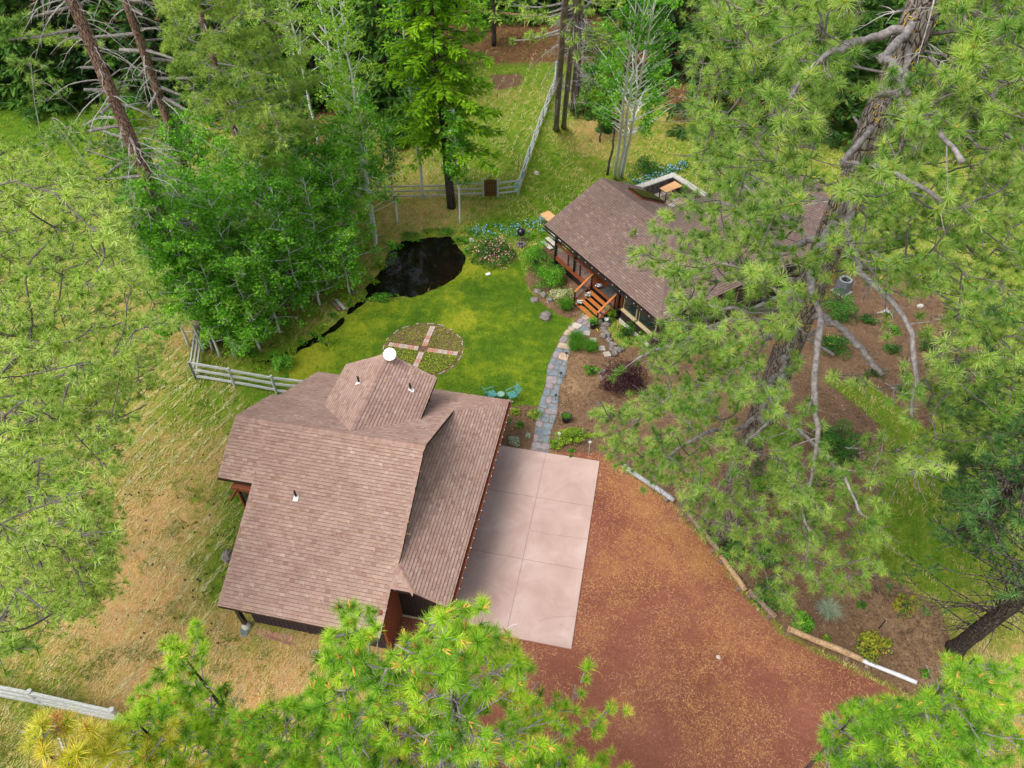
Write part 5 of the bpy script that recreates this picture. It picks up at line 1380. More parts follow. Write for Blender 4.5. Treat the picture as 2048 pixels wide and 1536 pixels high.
shrub("yellow_shrub", "sparse yellow-green shrub at the upper right of the wet soil", 1810, 1204, 28, .6, 'shrub_rust', 22, size=.08, n_=700)
shrub("seedling", "tiny light green plant above the irrigation pipe", 1725, 1209, 12, .3, 'shrub', 9, size=.06)
shrub("seedling", "tiny yellow plant near the silvery grass", 1677, 1177, 7, .25, 'shrub_y', 7, size=.06)
shrub("seedling", "tiny yellow-green plant above the long peeled log", 1655, 1277, 11, .3, 'shrub_y', 9, size=.06)
shrub("seedling", "small green sprig beside the pale white log", 1852, 1345, 10, .4, 'shrub', 10, size=.07)
grass_clump("blue-silver spiky ornamental grass in the lower soil bed", 1657, 1221, 30, .55, 'bluegrass', 700, .014, 11)
grass_clump("dry straw-coloured ornamental grass above the silvery one", 1626, 1166, 22, .5, 'drygrass', 420, .012, 12)
shrub("round_shrub", "dark round bush on the grass beyond the cabin", 1294, 326, 30, 1.6, 'shrub_d', 26, size=.13, tr=(.3, .9))
shrub("pond_plant", "clump of bright green broad leaves at the pond's stream mouth", 762, 592, 30, .5, 'shrub', 17, size=.11)
shrub("yellow_sedge", "yellowish sedge clump beside the stream above the footbridge", 690, 592, 18, .5, 'shrub_y', 14, size=.07)
shrub("lawn_shrub", "sparse yellowish low shrub on the lawn edge near the stream", 652, 684, 20, .6, 'shrub_y', 18, size=.07, n_=500)
shrub("stream_shrub", "leafy green shrub at the stream's lower end behind the rail fence", 562, 722, 22, 1.2, 'aspen', 30, size=.09)
shrub("overhanging_branch", "leafy spray of reddish green leaves hanging over the pond", 783, 512, 18, .5, 'shrub', 22, size=.09, n_=260)
for i, (px, py, rp) in enumerate([(760, 528, 16), (785, 490, 20), (820, 470, 24), (855, 463, 22), (890, 460, 22), (921, 478, 18), (745, 560, 14), (935, 500, 12)]):
    shrub("bank_plant", ["lush waterside plants on the pond's west bank", "lush plants at the pond's north-west corner", "tall green plants along the north bank, left of centre", "tall green plants along the middle of the north bank", "tall green plants along the north bank, right of centre", "green plants drooping over the pond's north-east corner", "sparse plants where the west bank meets the stream", "low plants on the east bank by the pink-flowered shrub"][i], px, py, rp, .45, 'shrub' if i % 3 else 'shrub_y', rp * .7, size=.1, group="plants along the pond bank")
for i, (px, py, rp) in enumerate([(722, 598, 9), (700, 607, 9), (665, 628, 10), (648, 652, 11), (625, 668, 10), (604, 682, 11), (585, 700, 12), (640, 676, 8), (545, 712, 15), (520, 728, 16), (498, 705, 18)]):
    shrub("streamside_plant", ["low plants where the stream leaves the pond", "low plants just above the footbridge", "low plants just below the footbridge", "leafy plants on the stream's first bend", "leafy plants halfway down the stream", "leafy plants on the stream's lower half", "broad plants near the stream's lower end", "small yellow-green tuft on the lawn side of the stream", "bushy plants behind the rail fence, right part", "bushy plants behind the rail fence's middle", "bushy plants under the grove behind the rail fence"][i], px, py, rp, .4, 'shrub' if i % 3 else 'shrub_y', rp * .7, size=.1, group="plants along the stream")
# creeping ground cover and wheel planting
def scatter(name, kind_label, poly_px, n_, size, m_, h=.05, seed=0, asp=.7, up=1.2):
    rg = np.random.default_rng(seed); poly = gp(poly_px); A_ = np.array(poly)
    lo, hi = A_.min(0), A_.max(0); C_ = rg.uniform(lo, hi, (n_ * 4, 2)); C_ = C_[inpoly(C_[:, 0], C_[:, 1], poly)][:n_]
    # clumping
    w_ = np.sin(C_[:, 0] * 2.3 + seed) * np.cos(C_[:, 1] * 2.9) + np.sin(C_[:, 0] * 5.1 + C_[:, 1] * 4.3)
    C_ = C_[w_ + rg.normal(0, .6, len(C_)) > -.3]
    a = Acc(); m = len(C_)
    leaves(a, np.c_[C_, rg.uniform(.02, h, m)], rg.normal(0, .6, (m, 3)) + np.array((0, 0, up)), size * rg.uniform(.6, 1.3, m), rg.uniform(.1, 1, m), asp, rg)
    a.obj(name, M[m_], None, kind='stuff', label=kind_label, cat="plants")
scatter("blue_flowers", "carpet of small blue flowers between the pond and the cabin", [(930, 462), (960, 455), (1040, 448), (1085, 440), (1120, 452), (1080, 468), (1000, 475), (935, 480)], 520, .10, 'bluefl', .3, 1, 1)
scatter("flower_foliage", "green foliage under the blue flowers north of the pond", [(925, 458), (960, 450), (1040, 443), (1090, 436), (1125, 452), (1085, 475), (1000, 490), (930, 490)], 2600, .12, 'shrub', .25, 2)
scatter("blue_flowers", "carpet of small blue flowers beyond the cabin roof", [(1245, 372), (1290, 352), (1330, 336), (1370, 326), (1378, 340), (1340, 350), (1290, 372), (1262, 380)], 520, .12, 'bluefl', .35, 3, 1)
scatter("flower_foliage", "green foliage under the blue flowers beyond the cabin roof", [(1240, 374), (1290, 350), (1330, 333), (1375, 322), (1385, 342), (1340, 356), (1290, 376), (1262, 384)], 1800, .13, 'shrub_d', .3, 4)
wheelpx = [(G(846, 699)[0] + 2.25 * math.cos(t), G(846, 699)[1] + 2.25 * math.sin(t)) for t in np.linspace(0, 2 * PI, 25)[:-1]]
def scatter_w(name, lab, poly, n_, size, m_, h, seed, asp=.5):
    rg = np.random.default_rng(seed); A_ = np.array(poly); lo, hi = A_.min(0), A_.max(0)
    C_ = rg.uniform(lo, hi, (n_ * 2, 2)); C_ = C_[inpoly(C_[:, 0], C_[:, 1], poly)]
    dx_, dy_ = C_[:, 0] - WHEEL_C[0], C_[:, 1] - WHEEL_C[1]; e_ = dx_ * math.cos(GA) - dy_ * math.sin(GA); n2 = dx_ * math.sin(GA) + dy_ * math.cos(GA)
    keep = (np.abs(e_) > .2) & (np.abs(n2) > .2) & (rg.random(len(C_)) < np.where(n2 < 0, 1.0, .38)); C_ = C_[keep]; m = len(C_)
    a = Acc(); leaves(a, np.c_[C_, rg.uniform(.02, h, m)], rg.normal(0, .5, (m, 3)) + np.array((0, 0, 1.)), size * rg.uniform(.5, 1.4, m), rg.uniform(.1, 1, m), asp, rg)
    a.obj(name, M[m_], wh, kind='stuff').matrix_parent_inverse = Matrix.Rotation(GA, 4, 'Z') @ Matrix.Translation((-WHEEL_C[0], -WHEEL_C[1], 0))
scatter_w("seedling_cover", "", wheelpx, 6500, .075, 'shrub_y', .12, 8)
scatter("yellow_flowers", "line of small yellow flowers along the retaining stones", [(1186, 648), (1192, 648), (1212, 668), (1208, 675), (1190, 660)], 90, .07, 'yellowfl', .12, 5, 1)
scatter("creeping_plants", "creeping green plants on the stony soil below the cabin", [(1060, 560), (1080, 570), (1110, 590), (1120, 612), (1095, 600), (1065, 585)], 420, .08, 'shrub', .12, 6)

# ------------------------------------------------------------------ tree makers
DEBUG = False
def basis(D, rg):
    r = rg.normal(size=D.shape); a = nrm(np.cross(D, r)); return a, np.cross(D, a)
def tufts(acc, C_, D, n_need, length, width, tint, rg, spread=(.15, 1.85)):
    """bursts of long needles round the shoot tips C_ pointing along D"""
    m = len(C_)
    if m == 0: return
    a, b = basis(D, rg)
    phi = rg.uniform(spread[0], spread[1], (m, n_need)); th = rg.uniform(0, 2 * PI, (m, n_need))
    d = D[:, None] * np.cos(phi)[..., None] + (a[:, None] * np.cos(th)[..., None] + b[:, None] * np.sin(th)[..., None]) * np.sin(phi)[..., None]
    back = rg.uniform(-.09, .02, (m, n_need))
    L = np.broadcast_to(np.asarray(length, float), (m,))[:, None] * rg.uniform(.86, 1.05, (m, n_need))
    B_ = C_[:, None] + D[:, None] * back[..., None]
    T = B_ + d * L[..., None]; T[..., 2] -= .12 * L
    s = nrm(np.cross(d, rg.normal(size=d.shape))) * width / 2
    V = np.stack([B_ - s, B_ + s, T], 2)
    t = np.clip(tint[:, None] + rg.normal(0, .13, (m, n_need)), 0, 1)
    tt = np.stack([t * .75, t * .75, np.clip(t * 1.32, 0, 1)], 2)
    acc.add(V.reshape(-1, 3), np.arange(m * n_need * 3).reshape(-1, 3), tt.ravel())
def cutpoly(Pts, polys, trunkpts=None):
    px, py, d = proj(Pts); k = np.zeros(len(Pts), bool)
    for p in polys: k |= inpoly(px, py, p)
    return k
def limbcurve(p0, az, L, e0, sag, lift, rg, n_=9, wig=.05):
    t = np.linspace(0, 1, n_)
    h = np.array((math.cos(az), math.sin(az)))
    r = L * t
    zz = math.tan(e0) * r - sag * L * t ** 1.5 + lift * L * t ** 3
    side = np.cumsum(rg.normal(0, wig, n_)) * L * .25; side -= side[0]
    return np.stack([p0[0] + h[0] * r - h[1] * side, p0[1] + h[1] * r + h[0] * side, p0[2] + zz], 1)
def trunk_at(path, z_):
    return np.array([np.interp(z_, path[:, 2], path[:, k]) for k in (0, 1)] + [z_])
def pine(name, label, path, r0, r1, crown, n_limb, R, mats=('bark_pine', 'needle'), seed=0, need=40, nlen=.2, nwid=.012, clear=(), limit=None, tuft_gap=.34, tb=.5, dead=0,
         dead_z=None, deadlen=(1.0, 2.6), candles=0, top=True, group=None, limb_parts=False, elev=(-.25, .45), inner=.25, brown=(), az_bias=None, dens=1.0, sides=14, cat="pine tree", lift=.22, twl=1.0, deadmat='deadwood', lk=1.0, tsp=.085, limbmat='bark_grey'):
    """a long-needled pine: trunk path (x,y,z) from base up, whorls of limbs, twigs ending in needle tufts"""
    rg = np.random.default_rng(seed); path = sm(np.array(path, float), 24)
    tree = empty(name, tuple(path[0]), 0, label=label, cat=cat, group=group); o0 = path[0].copy()
    ta = Acc(); tt = np.linspace(0, 1, 24); rad = r0 + (r1 - r0) * tt; rad[0] *= 1.35; rad[1] *= 1.1
    rad = rad * (1 + rg.normal(0, .03, 24)); tube(ta, path - o0, rad, sides); ta.obj("trunk", M[mats[0]], tree, True)
    z0, z1 = crown
    la = Acc(); fa = Acc(); da = Acc(); ca = Acc(); ba = Acc()
    tipsC, tipsD, tipsT = [], [], []
    for i in range(n_limb):
        f = (i + rg.random()) / n_limb; z_ = z0 + (z1 - z0) * f ** .95
        p0 = trunk_at(path, z_); az = i * 2.39996 + rg.normal(0, .25)
        if az_bias is not None and rg.random() < .5: az = az_bias + rg.normal(0, .9)
        L = R(f) * rg.uniform(.7, 1.08)
        if L < .25: continue
        e0 = elev[0] + (elev[1] - elev[0]) * f + rg.normal(0, .1)
        Q = limbcurve(p0, az, L, e0, .16 + .1 * rg.random(), lift, rg)
        k = cutpoly(Q, clear)
        vis = not k[2:].any()
        lr = np.linspace(.02 + .016 * L, .012, len(Q))
        lr = lr * lk
        if not k.any(): tube(la, Q - o0, lr, 6, cap=False)
        else:
            if k[3:].mean() > .6: continue
            j = len(Q) if not k[3:].any() else 3 + int(np.argmax(k[3:]))
            if j >= 3: tube(la, Q[:j] - o0, lr[:j], 6, cap=False)
        nt = max(3, int(L / tuft_gap * 1.25 * dens))
        s_ = inner + (1 - inner) * np.sort(rg.random(nt)) ** .8
        lt = np.clip(tb + rg.normal(0, .12), 0, 1)
        for s in s_:
            q = np.array([np.interp(s, np.linspace(0, 1, len(Q)), Q[:, c]) for c in range(3)])
            tl = rg.uniform(.3, 1.05) * (.35 + .3 * L * (1 - s) ** .5 * .8) * twl; sd = rg.choice((-1, 1))
            a_ = az + sd * rg.uniform(.35, 1.15)
            dirn = np.array((math.cos(a_), math.sin(a_), rg.uniform(-.1, .55))); dirn /= np.linalg.norm(dirn)
            e_ = q + dirn * tl + np.array((0, 0, -.08 * tl + .12 * tl * tl))
            mid = (q + e_) / 2 - np.array((0, 0, .05 * tl))
            if k.any() and cutpoly(e_[None], clear)[0]: continue
            tube(la, np.array([q, mid, e_]) - o0, (.018, .013, .007), 4, cap=False)
            nn_ = max(2, int(tl / tsp * dens))
            u = 1 - rg.random(nn_) ** 1.3 * .85; u[0] = 1
            cs = q + (e_ - q) * u[:, None] + rg.normal(0, 1, (nn_, 3)) * np.array((.17, .17, .09)); cs[0] = e_
            dd_ = nrm(dirn * .7 + rg.normal(0, .45, (nn_, 3)) + np.array((0, 0, .55)))
            tipsC.append(cs); tipsD.append(dd_); tipsT.append(np.clip(lt + rg.normal(0, .13, nn_), 0, 1))
        tipsC.append(Q[-1:]); tipsD.append(nrm(Q[-1:] - Q[-2:-1] + np.array((0, 0, .3)))); tipsT.append(np.array([lt]))
    if top:
        p = path[-1]; tipsC.append(p[None] + rg.normal(0, .05, (3, 3))); tipsD.append(nrm(rg.normal(0, .3, (3, 3)) + np.array((0, 0, 1.)))); tipsT.append(np.full(3, tb + .15))
    C_ = np.concatenate(tipsC); D = np.concatenate(tipsD); T_ = np.concatenate(tipsT)
    k = ~cutpoly(C_, clear)
    px, py, dep = proj(C_)
    if limit is not None: k &= inpoly(px, py, limit)
    k &= dep > 3.5
    C_, D, T_ = C_[k], D[k], T_[k]
    if DEBUG: print('PINE', label[:40], len(C_), 'tufts', len(C_) * need, 'needles')
    isb = np.zeros(len(C_), bool)
    for bp in brown: isb |= inpoly(*proj(C_)[:2], bp)
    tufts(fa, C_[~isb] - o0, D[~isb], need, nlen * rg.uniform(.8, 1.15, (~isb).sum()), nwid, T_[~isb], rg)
    if isb.any(): tufts(ba, C_[isb] - o0, D[isb], max(14, need // 2), nlen * .7, nwid, T_[isb], rg)
    if candles:
        kk = rg.random(len(C_)) < candles
        for c, d_ in zip(C_[kk], D[kk]):
            for _ in range(2):
                dd_ = nrm(d_ + rg.normal(0, .25, 3)); tube(ca, np.array([c, c + dd_ * .07, c + dd_ * .15]) - o0, (.019, .016, .006), 4, cap=False)
    # dead limbs: thin grey arcs drooping off the trunk
    for i in range(dead):
        zz = rg.uniform(*dead_z); p0 = trunk_at(path, zz); az = rg.uniform(0, 2 * PI) if az_bias is None else az_bias + rg.normal(0, 1.3)
        L = rg.uniform(*deadlen); Q = limbcurve(p0, az, L, rg.uniform(.0, .7), rg.uniform(.4, 1.1), -.1, rg, 8, .10)
        tube(da, Q - o0, np.linspace(.012 + .010 * L, .005, 8), 5, cap=False)
        for _ in range(rg.integers(2, 7)):
            j = rg.integers(2, 7); a_ = az + rg.choice((-1, 1)) * rg.uniform(.4, 1.2); l_ = rg.uniform(.2, .7) * L * .5
            W = limbcurve(Q[j], a_, l_, rg.uniform(-.4, .5), .5, 0, rg, 4, .1); tube(da, W - o0, (.012, .009, .006, .003), 4, cap=False)
    la.obj("limbs", M[limbmat], tree, kind='stuff')
    fa.obj("needles", M[mats[1]], tree, kind='stuff')
    da.obj("dead_limbs", M[deadmat], tree, kind='stuff')
    ca.obj("new_shoots", M['candle'], tree, kind='stuff')
    ba.obj("dead_needles", M['needle_brown'], tree, kind='stuff')
    return tree, path, o0
def boughs(tree, path, o0, poly, n_, rr_, zr, spacing, mt, seed, need=40, nlen=.24, nwid=.02, clear=(), per=16, tb=.55, spread=.55, droop=.0, limb=True, front=None, lr0=.05, dmax=60, ts=.14, lm='bark_grey', buds=0, lts=.13):
    """foliage-bearing boughs: each springs from the trunk and ends in a spray of needle tufts; thinned so sprays stay apart"""
    rg = np.random.default_rng(seed); path = np.asarray(path, float)
    if len(path) < 10: path = sm(path, 24)
    m = n_ * 60; z_ = rg.uniform(zr[0], zr[1], m); r_ = rr_[0] + (rr_[1] - rr_[0]) * rg.random(m) ** .6; a_ = rg.uniform(0, 2 * PI, m)
    cx = np.interp(z_, path[:, 2], path[:, 0]); cy = np.interp(z_, path[:, 2], path[:, 1])
    Q = np.stack([cx + r_ * np.cos(a_), cy + r_ * np.sin(a_), z_], 1); px, py, d = proj(Q)
    k = inpoly(px, py, poly) & ~cutpoly(Q, clear) & (d > 6) & (d < dmax)
    Q, px, py, d, a_, r_, z_ = Q[k], px[k], py[k], d[k], a_[k], r_[k], z_[k]
    keep = []
    for i in range(len(Q)):
        if len(keep) >= n_: break
        if keep:
            kk = np.array(keep); dd = np.hypot(px[kk] - px[i], py[kk] - py[i])
            if (dd < spacing * rg.uniform(.5, 1.1)).any(): continue
        keep.append(i)
    la = Acc(); C_, D, T_ = [], [], []
    keep = sorted(keep, key=lambda i: r_[i]); nodes = []; par = []
    for i in keep:
        tip = Q[i]; best, bd2 = -1, r_[i] * 1.15
        if nodes:
            A_ = np.array(nodes); dd = np.linalg.norm(A_ - tip, axis=1) + np.maximum(0, A_[:, 2] - tip[2]) * .3; j = int(dd.argmin())
            if dd[j] < bd2: best = j
        par.append(best); nodes.append(tip)
    cnt = np.ones(len(keep))
    for j in range(len(keep) - 1, -1, -1):
        if par[j] >= 0: cnt[par[j]] += cnt[j]
    for w, i in enumerate(keep):
        tip = Q[i]; out = np.array((math.cos(a_[i]), math.sin(a_[i]), 0.))
        if par[w] >= 0: p0 = nodes[par[w]]
        else: p0 = trunk_at(path, tip[2] - r_[i] * rg.uniform(-.1, .2))
        L_ = np.linalg.norm(tip - p0); t = np.linspace(0, 1, 8)[:, None]
        W = p0 + (tip - p0) * t + np.array((0, 0, 1)) * (np.sin(t * PI) * L_ * rg.uniform(-.12, .10)) + np.cumsum(rg.normal(0, .03, (8, 3)), 0) * (1 - t) * np.sin(t * PI)
        if limb:
            cut = cutpoly(W, clear); st_ = 0
            if cut.any(): st_ = int(np.nonzero(cut)[0].max()) + 1
            r1_ = .009 + .0042 * math.sqrt(cnt[w]); r0_ = min(lr0 * 3, r1_ * 1.25)
            if st_ < 6: tube(la, W[st_:] - o0, np.linspace(r0_, r1_, 8)[st_:], 5, cap=False)
        lt = tb + rg.normal(0, lts)
        nt = max(3, per // 4)
        for q in range(nt):
            b0 = W[-3] + (tip - W[-3]) * rg.random(); dr = nrm(out + rg.normal(0, .75, 3) * np.array((1, 1, .35)) + np.array((0, 0, .1 - droop))); l_ = spread * rg.uniform(.5, 1.5)
            e_ = b0 + dr * l_; tube(la, np.array([b0, (b0 + e_) / 2 - (0, 0, .03), e_]) - o0, (.016, .011, .006), 4, cap=False)
            u = np.array([1, .45])[:, None]; C_.append(b0 + (e_ - b0) * u + rg.normal(0, ts, (2, 3)) * (u < 1) * np.array((1, 1, .6)))
            D.append(nrm(dr * .5 + rg.normal(0, .35, (2, 3)) + np.array((0, 0, .7)))); T_.append(np.clip(lt + rg.normal(0, .12, 2), 0, 1))
    if not C_: return
    C_ = np.concatenate(C_); D = np.concatenate(D); T_ = np.concatenate(T_); k = ~cutpoly(C_, clear); fa = Acc()
    if DEBUG: print('BOUGH', len(keep), 'sprays', k.sum() * need)
    if buds:
        ba = Acc(); kk = np.nonzero(k)[0]
        for i in kk[rg.random(len(kk)) < buds]: tube(ba, np.array([C_[i], C_[i] + D[i] * .07]) - o0, (.022, .009), 4)
        ba.obj("buds", M['candle'], tree, kind='stuff')
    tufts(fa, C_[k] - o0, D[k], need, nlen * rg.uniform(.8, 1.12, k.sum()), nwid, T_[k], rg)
    la.obj("limbs", M[lm], tree, kind='stuff'); fa.obj("needles", M[mt], tree, kind='stuff')
def vt(px, py, z_top, lean=(0, 0)):
    """upright trunk whose foot shows at px,py"""
    x_, y_ = G(px, py); return [(x_, y_, -.1), (x_ + lean[0], y_ + lean[1], z_top)]
def vw(x_, y_, z_top, lean=(0, 0)): return [(x_, y_, -.1), (x_ + lean[0], y_ + lean[1], z_top)]

# ------------------------------------------------------------------ the big pine on the right
HERO_CLEAR = [
    [(1655, 560), (1712, 545), (1760, 590), (1880, 590), (1890, 640), (1860, 690), (1845, 760), (1760, 775), (1700, 735), (1655, 745), (1655, 650)],
    [(1640, 760), (1720, 770), (1845, 790), (1850, 860), (1800, 900), (1740, 850), (1660, 850), (1640, 800)],
    [(1580, 760), (1650, 745), (1650, 800), (1590, 830), (1560, 860)],
    [(1630, 840), (1720, 850), (1735, 960), (1650, 960), (1625, 920)],
    [(1770, 960), (1950, 930), (1960, 1050), (2100, 1100), (2100, 1600), (1660, 1600), (1700, 1220), (1775, 1130)],
    [(1535, 660), (1590, 690), (1560, 760), (1520, 760)], [(1490, 800), (1545, 800), (1520, 870), (1470, 880)],
    [(1600, 600), (1655, 600), (1655, 900), (1600, 1000), (1600, 700)],
    [(1440, 560), (1500, 570), (1470, 605), (1430, 600)],
    [(1170, 0), (1330, 0), (1372, 100), (1385, 250), (1388, 335), (1404, 360), (1404, 398), (1320, 425), (1262, 465), (1258, 525), (1335, 560), (1345, 600), (1330, 655), (1300, 690), (1308, 765), (1250, 815), (1195, 800), (1180, 820), (1180, 905), (1215, 925), (1260, 950), (1350, 980), (1395, 1060), (1500, 1170), (1560, 1240), (1500, 1300), (1000, 1300), (1000, 0)],
    [(1350, 420), (1420, 430), (1400, 450), (1360, 460)],
]
TRUNKWIN = [[(1750, -40), (1885, -40), (1880, 20), (1830, 140), (1765, 270), (1712, 350), (1625, 345), (1650, 260), (1700, 150)], [(1640, 380), (1680, 380), (1662, 430), (1660, 475), (1600, 485), (1612, 410)]]
hx_, hy_ = 9.75, 18.5
heroR = lambda f: 7.8 * (1 - .45 * f ** 3) * (.8 + .2 * math.sin(f * 9))
hp = [(9.75, 18.3, -.1), (9.6, 18.5, 7), (9.75, 18.6, 14), (9.9, 18.5, 22), (9.95, 18.4, 30)]
# needles nearer than the trunk in the three trunk windows are left open
hero, hpath, ho = pine("ponderosa_pine", "huge ponderosa pine with thick grey-brown trunk overhanging the cabin and garden bed", hp, .55, .36, (8.0, 29.5), 30, heroR, seed=4, tsp=.17, need=72, nlen=.25, nwid=.0135,
                       clear=HERO_CLEAR + TRUNKWIN, tb=.54, dead=26, dead_z=(8, 26), deadlen=(.8, 2.4), top=True, elev=(-.12, .35), inner=.2, dens=.62, sides=20, tuft_gap=.17, lk=.55)
HERO_OUT = [(1388, -60), (2150, -60), (2150, 880), (1960, 905), (1940, 1000), (1850, 960), (1790, 960), (1770, 1150), (1620, 1200), (1560, 1210), (1500, 1120), (1400, 1060), (1350, 980), (1200, 910), (1185, 740), (1250, 670), (1330, 600), (1335, 560), (1255, 520), (1255, 470), (1300, 400), (1370, 330), (1385, 250)]
boughs(hero, hpath, ho, HERO_OUT, 930, (1.6, 8.2), (5.5, 27.5), 27, 'needle', 401, buds=.5, lm='bark_limb', need=76, nlen=.26, nwid=.0135, clear=HERO_CLEAR + TRUNKWIN, per=12, tb=.62, spread=.62, dmax=27, lr0=.02, ts=.09)
BM = M['bark_grey']
def hero_limb(pts, r_a, r_b, tufts_at_end=0, seed=0, lean=None):
    rg = np.random.default_rng(seed)
    Q = np.array([P(*p) for p in pts]); 
    # root the limb in the trunk
    r_ = trunk_at(hpath, Q[0][2] + .3); Q = np.concatenate([[r_], Q]); Qs = sm(Q, 26); Qs[1:-1] += rg.normal(0, .028, (24, 3))
    A = Acc(); tube(A, Qs - ho, .85 * np.linspace(r_a * 1.15, r_b, 26) * (1 + rg.normal(0, .11, 26)), 9, cap=True)
    for k in range(10):
        j = rg.integers(8, 25); d_ = nrm(rg.normal(size=3)); l_ = rg.uniform(.12, .4)
        tube(A, np.array([Qs[j], Qs[j] + d_ * l_ * .6, Qs[j] + d_ * l_ + np.array((0, 0, .05))]) - ho, (.018, .012, .004), 4, cap=False)
    lo = A.obj("limb", BM, hero, True)
    if tufts_at_end:
        fa = Acc(); tw = Acc(); C2 = []; D2 = []
        for i in range(max(4, tufts_at_end // 4)):
            j = rg.uniform(.62, 1) * 25; q = np.array([np.interp(j, np.arange(26), Qs[:, c]) for c in range(3)])
            d_ = nrm(Qs[-1] - Qs[-5] + rg.normal(0, .8, 3) * np.linalg.norm(Qs[-1] - Qs[-5]) + np.array((0, 0, .2))); l_ = rg.uniform(.35, 1.0)
            e_ = q + d_ * l_; m_ = (q + e_) / 2 - np.array((0, 0, .05)) + rg.normal(0, .04, 3)
            tube(tw, np.array([q, m_, e_]) - ho, (.018, .012, .006), 4, cap=False)
            n_ = 3; u = 1 - rg.random(n_) ** 1.3 * .6; u[0] = 1
            C2.append(q + (e_ - q) * u[:, None] + rg.normal(0, 1, (n_, 3)) * np.array((.15, .15, .08))); D2.append(nrm(d_ * .6 + rg.normal(0, .4, (n_, 3)) + np.array((0, 0, .6))))
        C2 = np.concatenate(C2); D2 = np.concatenate(D2)
        tw.obj("twigs", BM, lo, kind='stuff')
        tufts(fa, C2 - ho, D2, 90, .25, .012, rg.uniform(.3, .8, len(C2)), rg)
        fa.obj("needles", M['needle'], lo, kind='stuff')
hero_limb([(1615, 530, 20), (1632, 600, 19), (1641, 650, 18.6), (1628, 730, 18.4), (1628, 800, 18.6), (1637, 870, 19), (1628, 940, 19.6), (1615, 990, 20.2)], .13, .055, 34, 1)
hero_limb([(1600, 628, 24), (1645, 632, 23.2), (1690, 662, 22.4), (1718, 695, 22), (1765, 750, 21.8)], .14, .10, 0, 2)
hero_limb([(1690, 470, 19), (1728, 553, 17), (1790, 608, 16.2), (1826, 655, 16), (1838, 710, 16.1), (1828, 780, 16.4), (1822, 835, 16.8)], .12, .05, 30, 3)
hero_limb([(1570, 700, 25), (1562, 755, 24), (1556, 800, 23.4), (1545, 835, 23.2), (1512, 868, 23.3), (1490, 890, 23.5)], .12, .05, 26, 4)
hero_limb([(1560, 670, 26), (1530, 680, 25.6), (1508, 702, 25.5)], .09, .05, 0, 5)
hero_limb([(1762, 122, 16.2), (1780, 124, 15), (1795, 145, 13.8), (1812, 180, 13.6), (1818, 190, 13.6)], .12, .07, 20, 6)
hero_limb([(1765, 192, 17.2), (1810, 184, 15.6)], .11, .07, 0, 7)
hero_limb([(1735, 80, 17.4), (1690, 89, 16.8), (1621, 130, 16), (1590, 180, 15.9), (1575, 205, 16)], .12, .05, 24, 8)
hero_limb([(1800, 215, 15.6), (1855, 235, 13), (1878, 262, 12), (1925, 325, 11.7)], .08, .05, 20, 9)
hero_limb([(1680, 330, 18), (1760, 330, 15), (1808, 350, 14.4), (1850, 372, 14.2), (1885, 405, 14.2)], .10, .05, 20, 10)
hero_limb([(1620, 480, 22), (1570, 500, 21), (1520, 470, 20.4), (1470, 410, 20.2), (1430, 400, 20.4), (1380, 425, 20.8)], .11, .04, 46, 11)
hero_limb([(1600, 560, 23), (1540, 560, 21), (1480, 532, 20.4), (1445, 527, 20.4)], .09, .03, 34, 12)
hero_limb([(1500, 790, 27), (1440, 760, 25), (1360, 780, 24), (1290, 830, 23.6), (1240, 850, 23.5)], .11, .04, 60, 13)
hero_limb([(1520, 740, 26), (1430, 700, 24), (1330, 690, 23), (1270, 720, 22.6)], .10, .04, 46, 14)
hero_limb([(1480, 860, 27), (1420, 860, 25.5), (1350, 900, 25), (1310, 940, 25)], .10, .04, 60, 15)
hero_limb([(1560, 620, 24), (1480, 620, 22), (1400, 610, 21.4), (1340, 600, 21.4)], .10, .04, 46, 16)
hero_limb([(1520, 830, 26), (1560, 920, 23), (1600, 1000, 21.6), (1620, 1080, 21.4)], .10, .04, 60, 17)
hero_limb([(1530, 790, 25), (1640, 900, 20.5), (1700, 960, 19), (1720, 1030, 18.8)], .10, .04, 50, 18)
hero_limb([(1480, 900, 27), (1450, 960, 25.4), (1420, 1000, 25), (1410, 1040, 25)], .09, .03, 40, 19)
# yellow lichen on the upper trunk and twigs
la = Acc(); rg = np.random.default_rng(77)
for k in range(130):
    z_ = rg.uniform(11, 26); c = trunk_at(hpath, z_); th = rg.uniform(PI, 2 * PI) ; r_ = np.interp(z_, [0, 30], [.56, .37])
    c = c + np.array((math.cos(th) * r_, math.sin(th) * r_, 0)); 
    for _ in range(3):
        q = c + rg.normal(0, .05, 3) + np.array((math.cos(th), math.sin(th), 0)) * .02; tube(la, np.array([q, q + rg.normal(0, .05, 3) + np.array((0, 0, .05))]) - ho, (.014, .006), 4)
la.obj("lichen", M['lichen'], hero, kind='stuff')

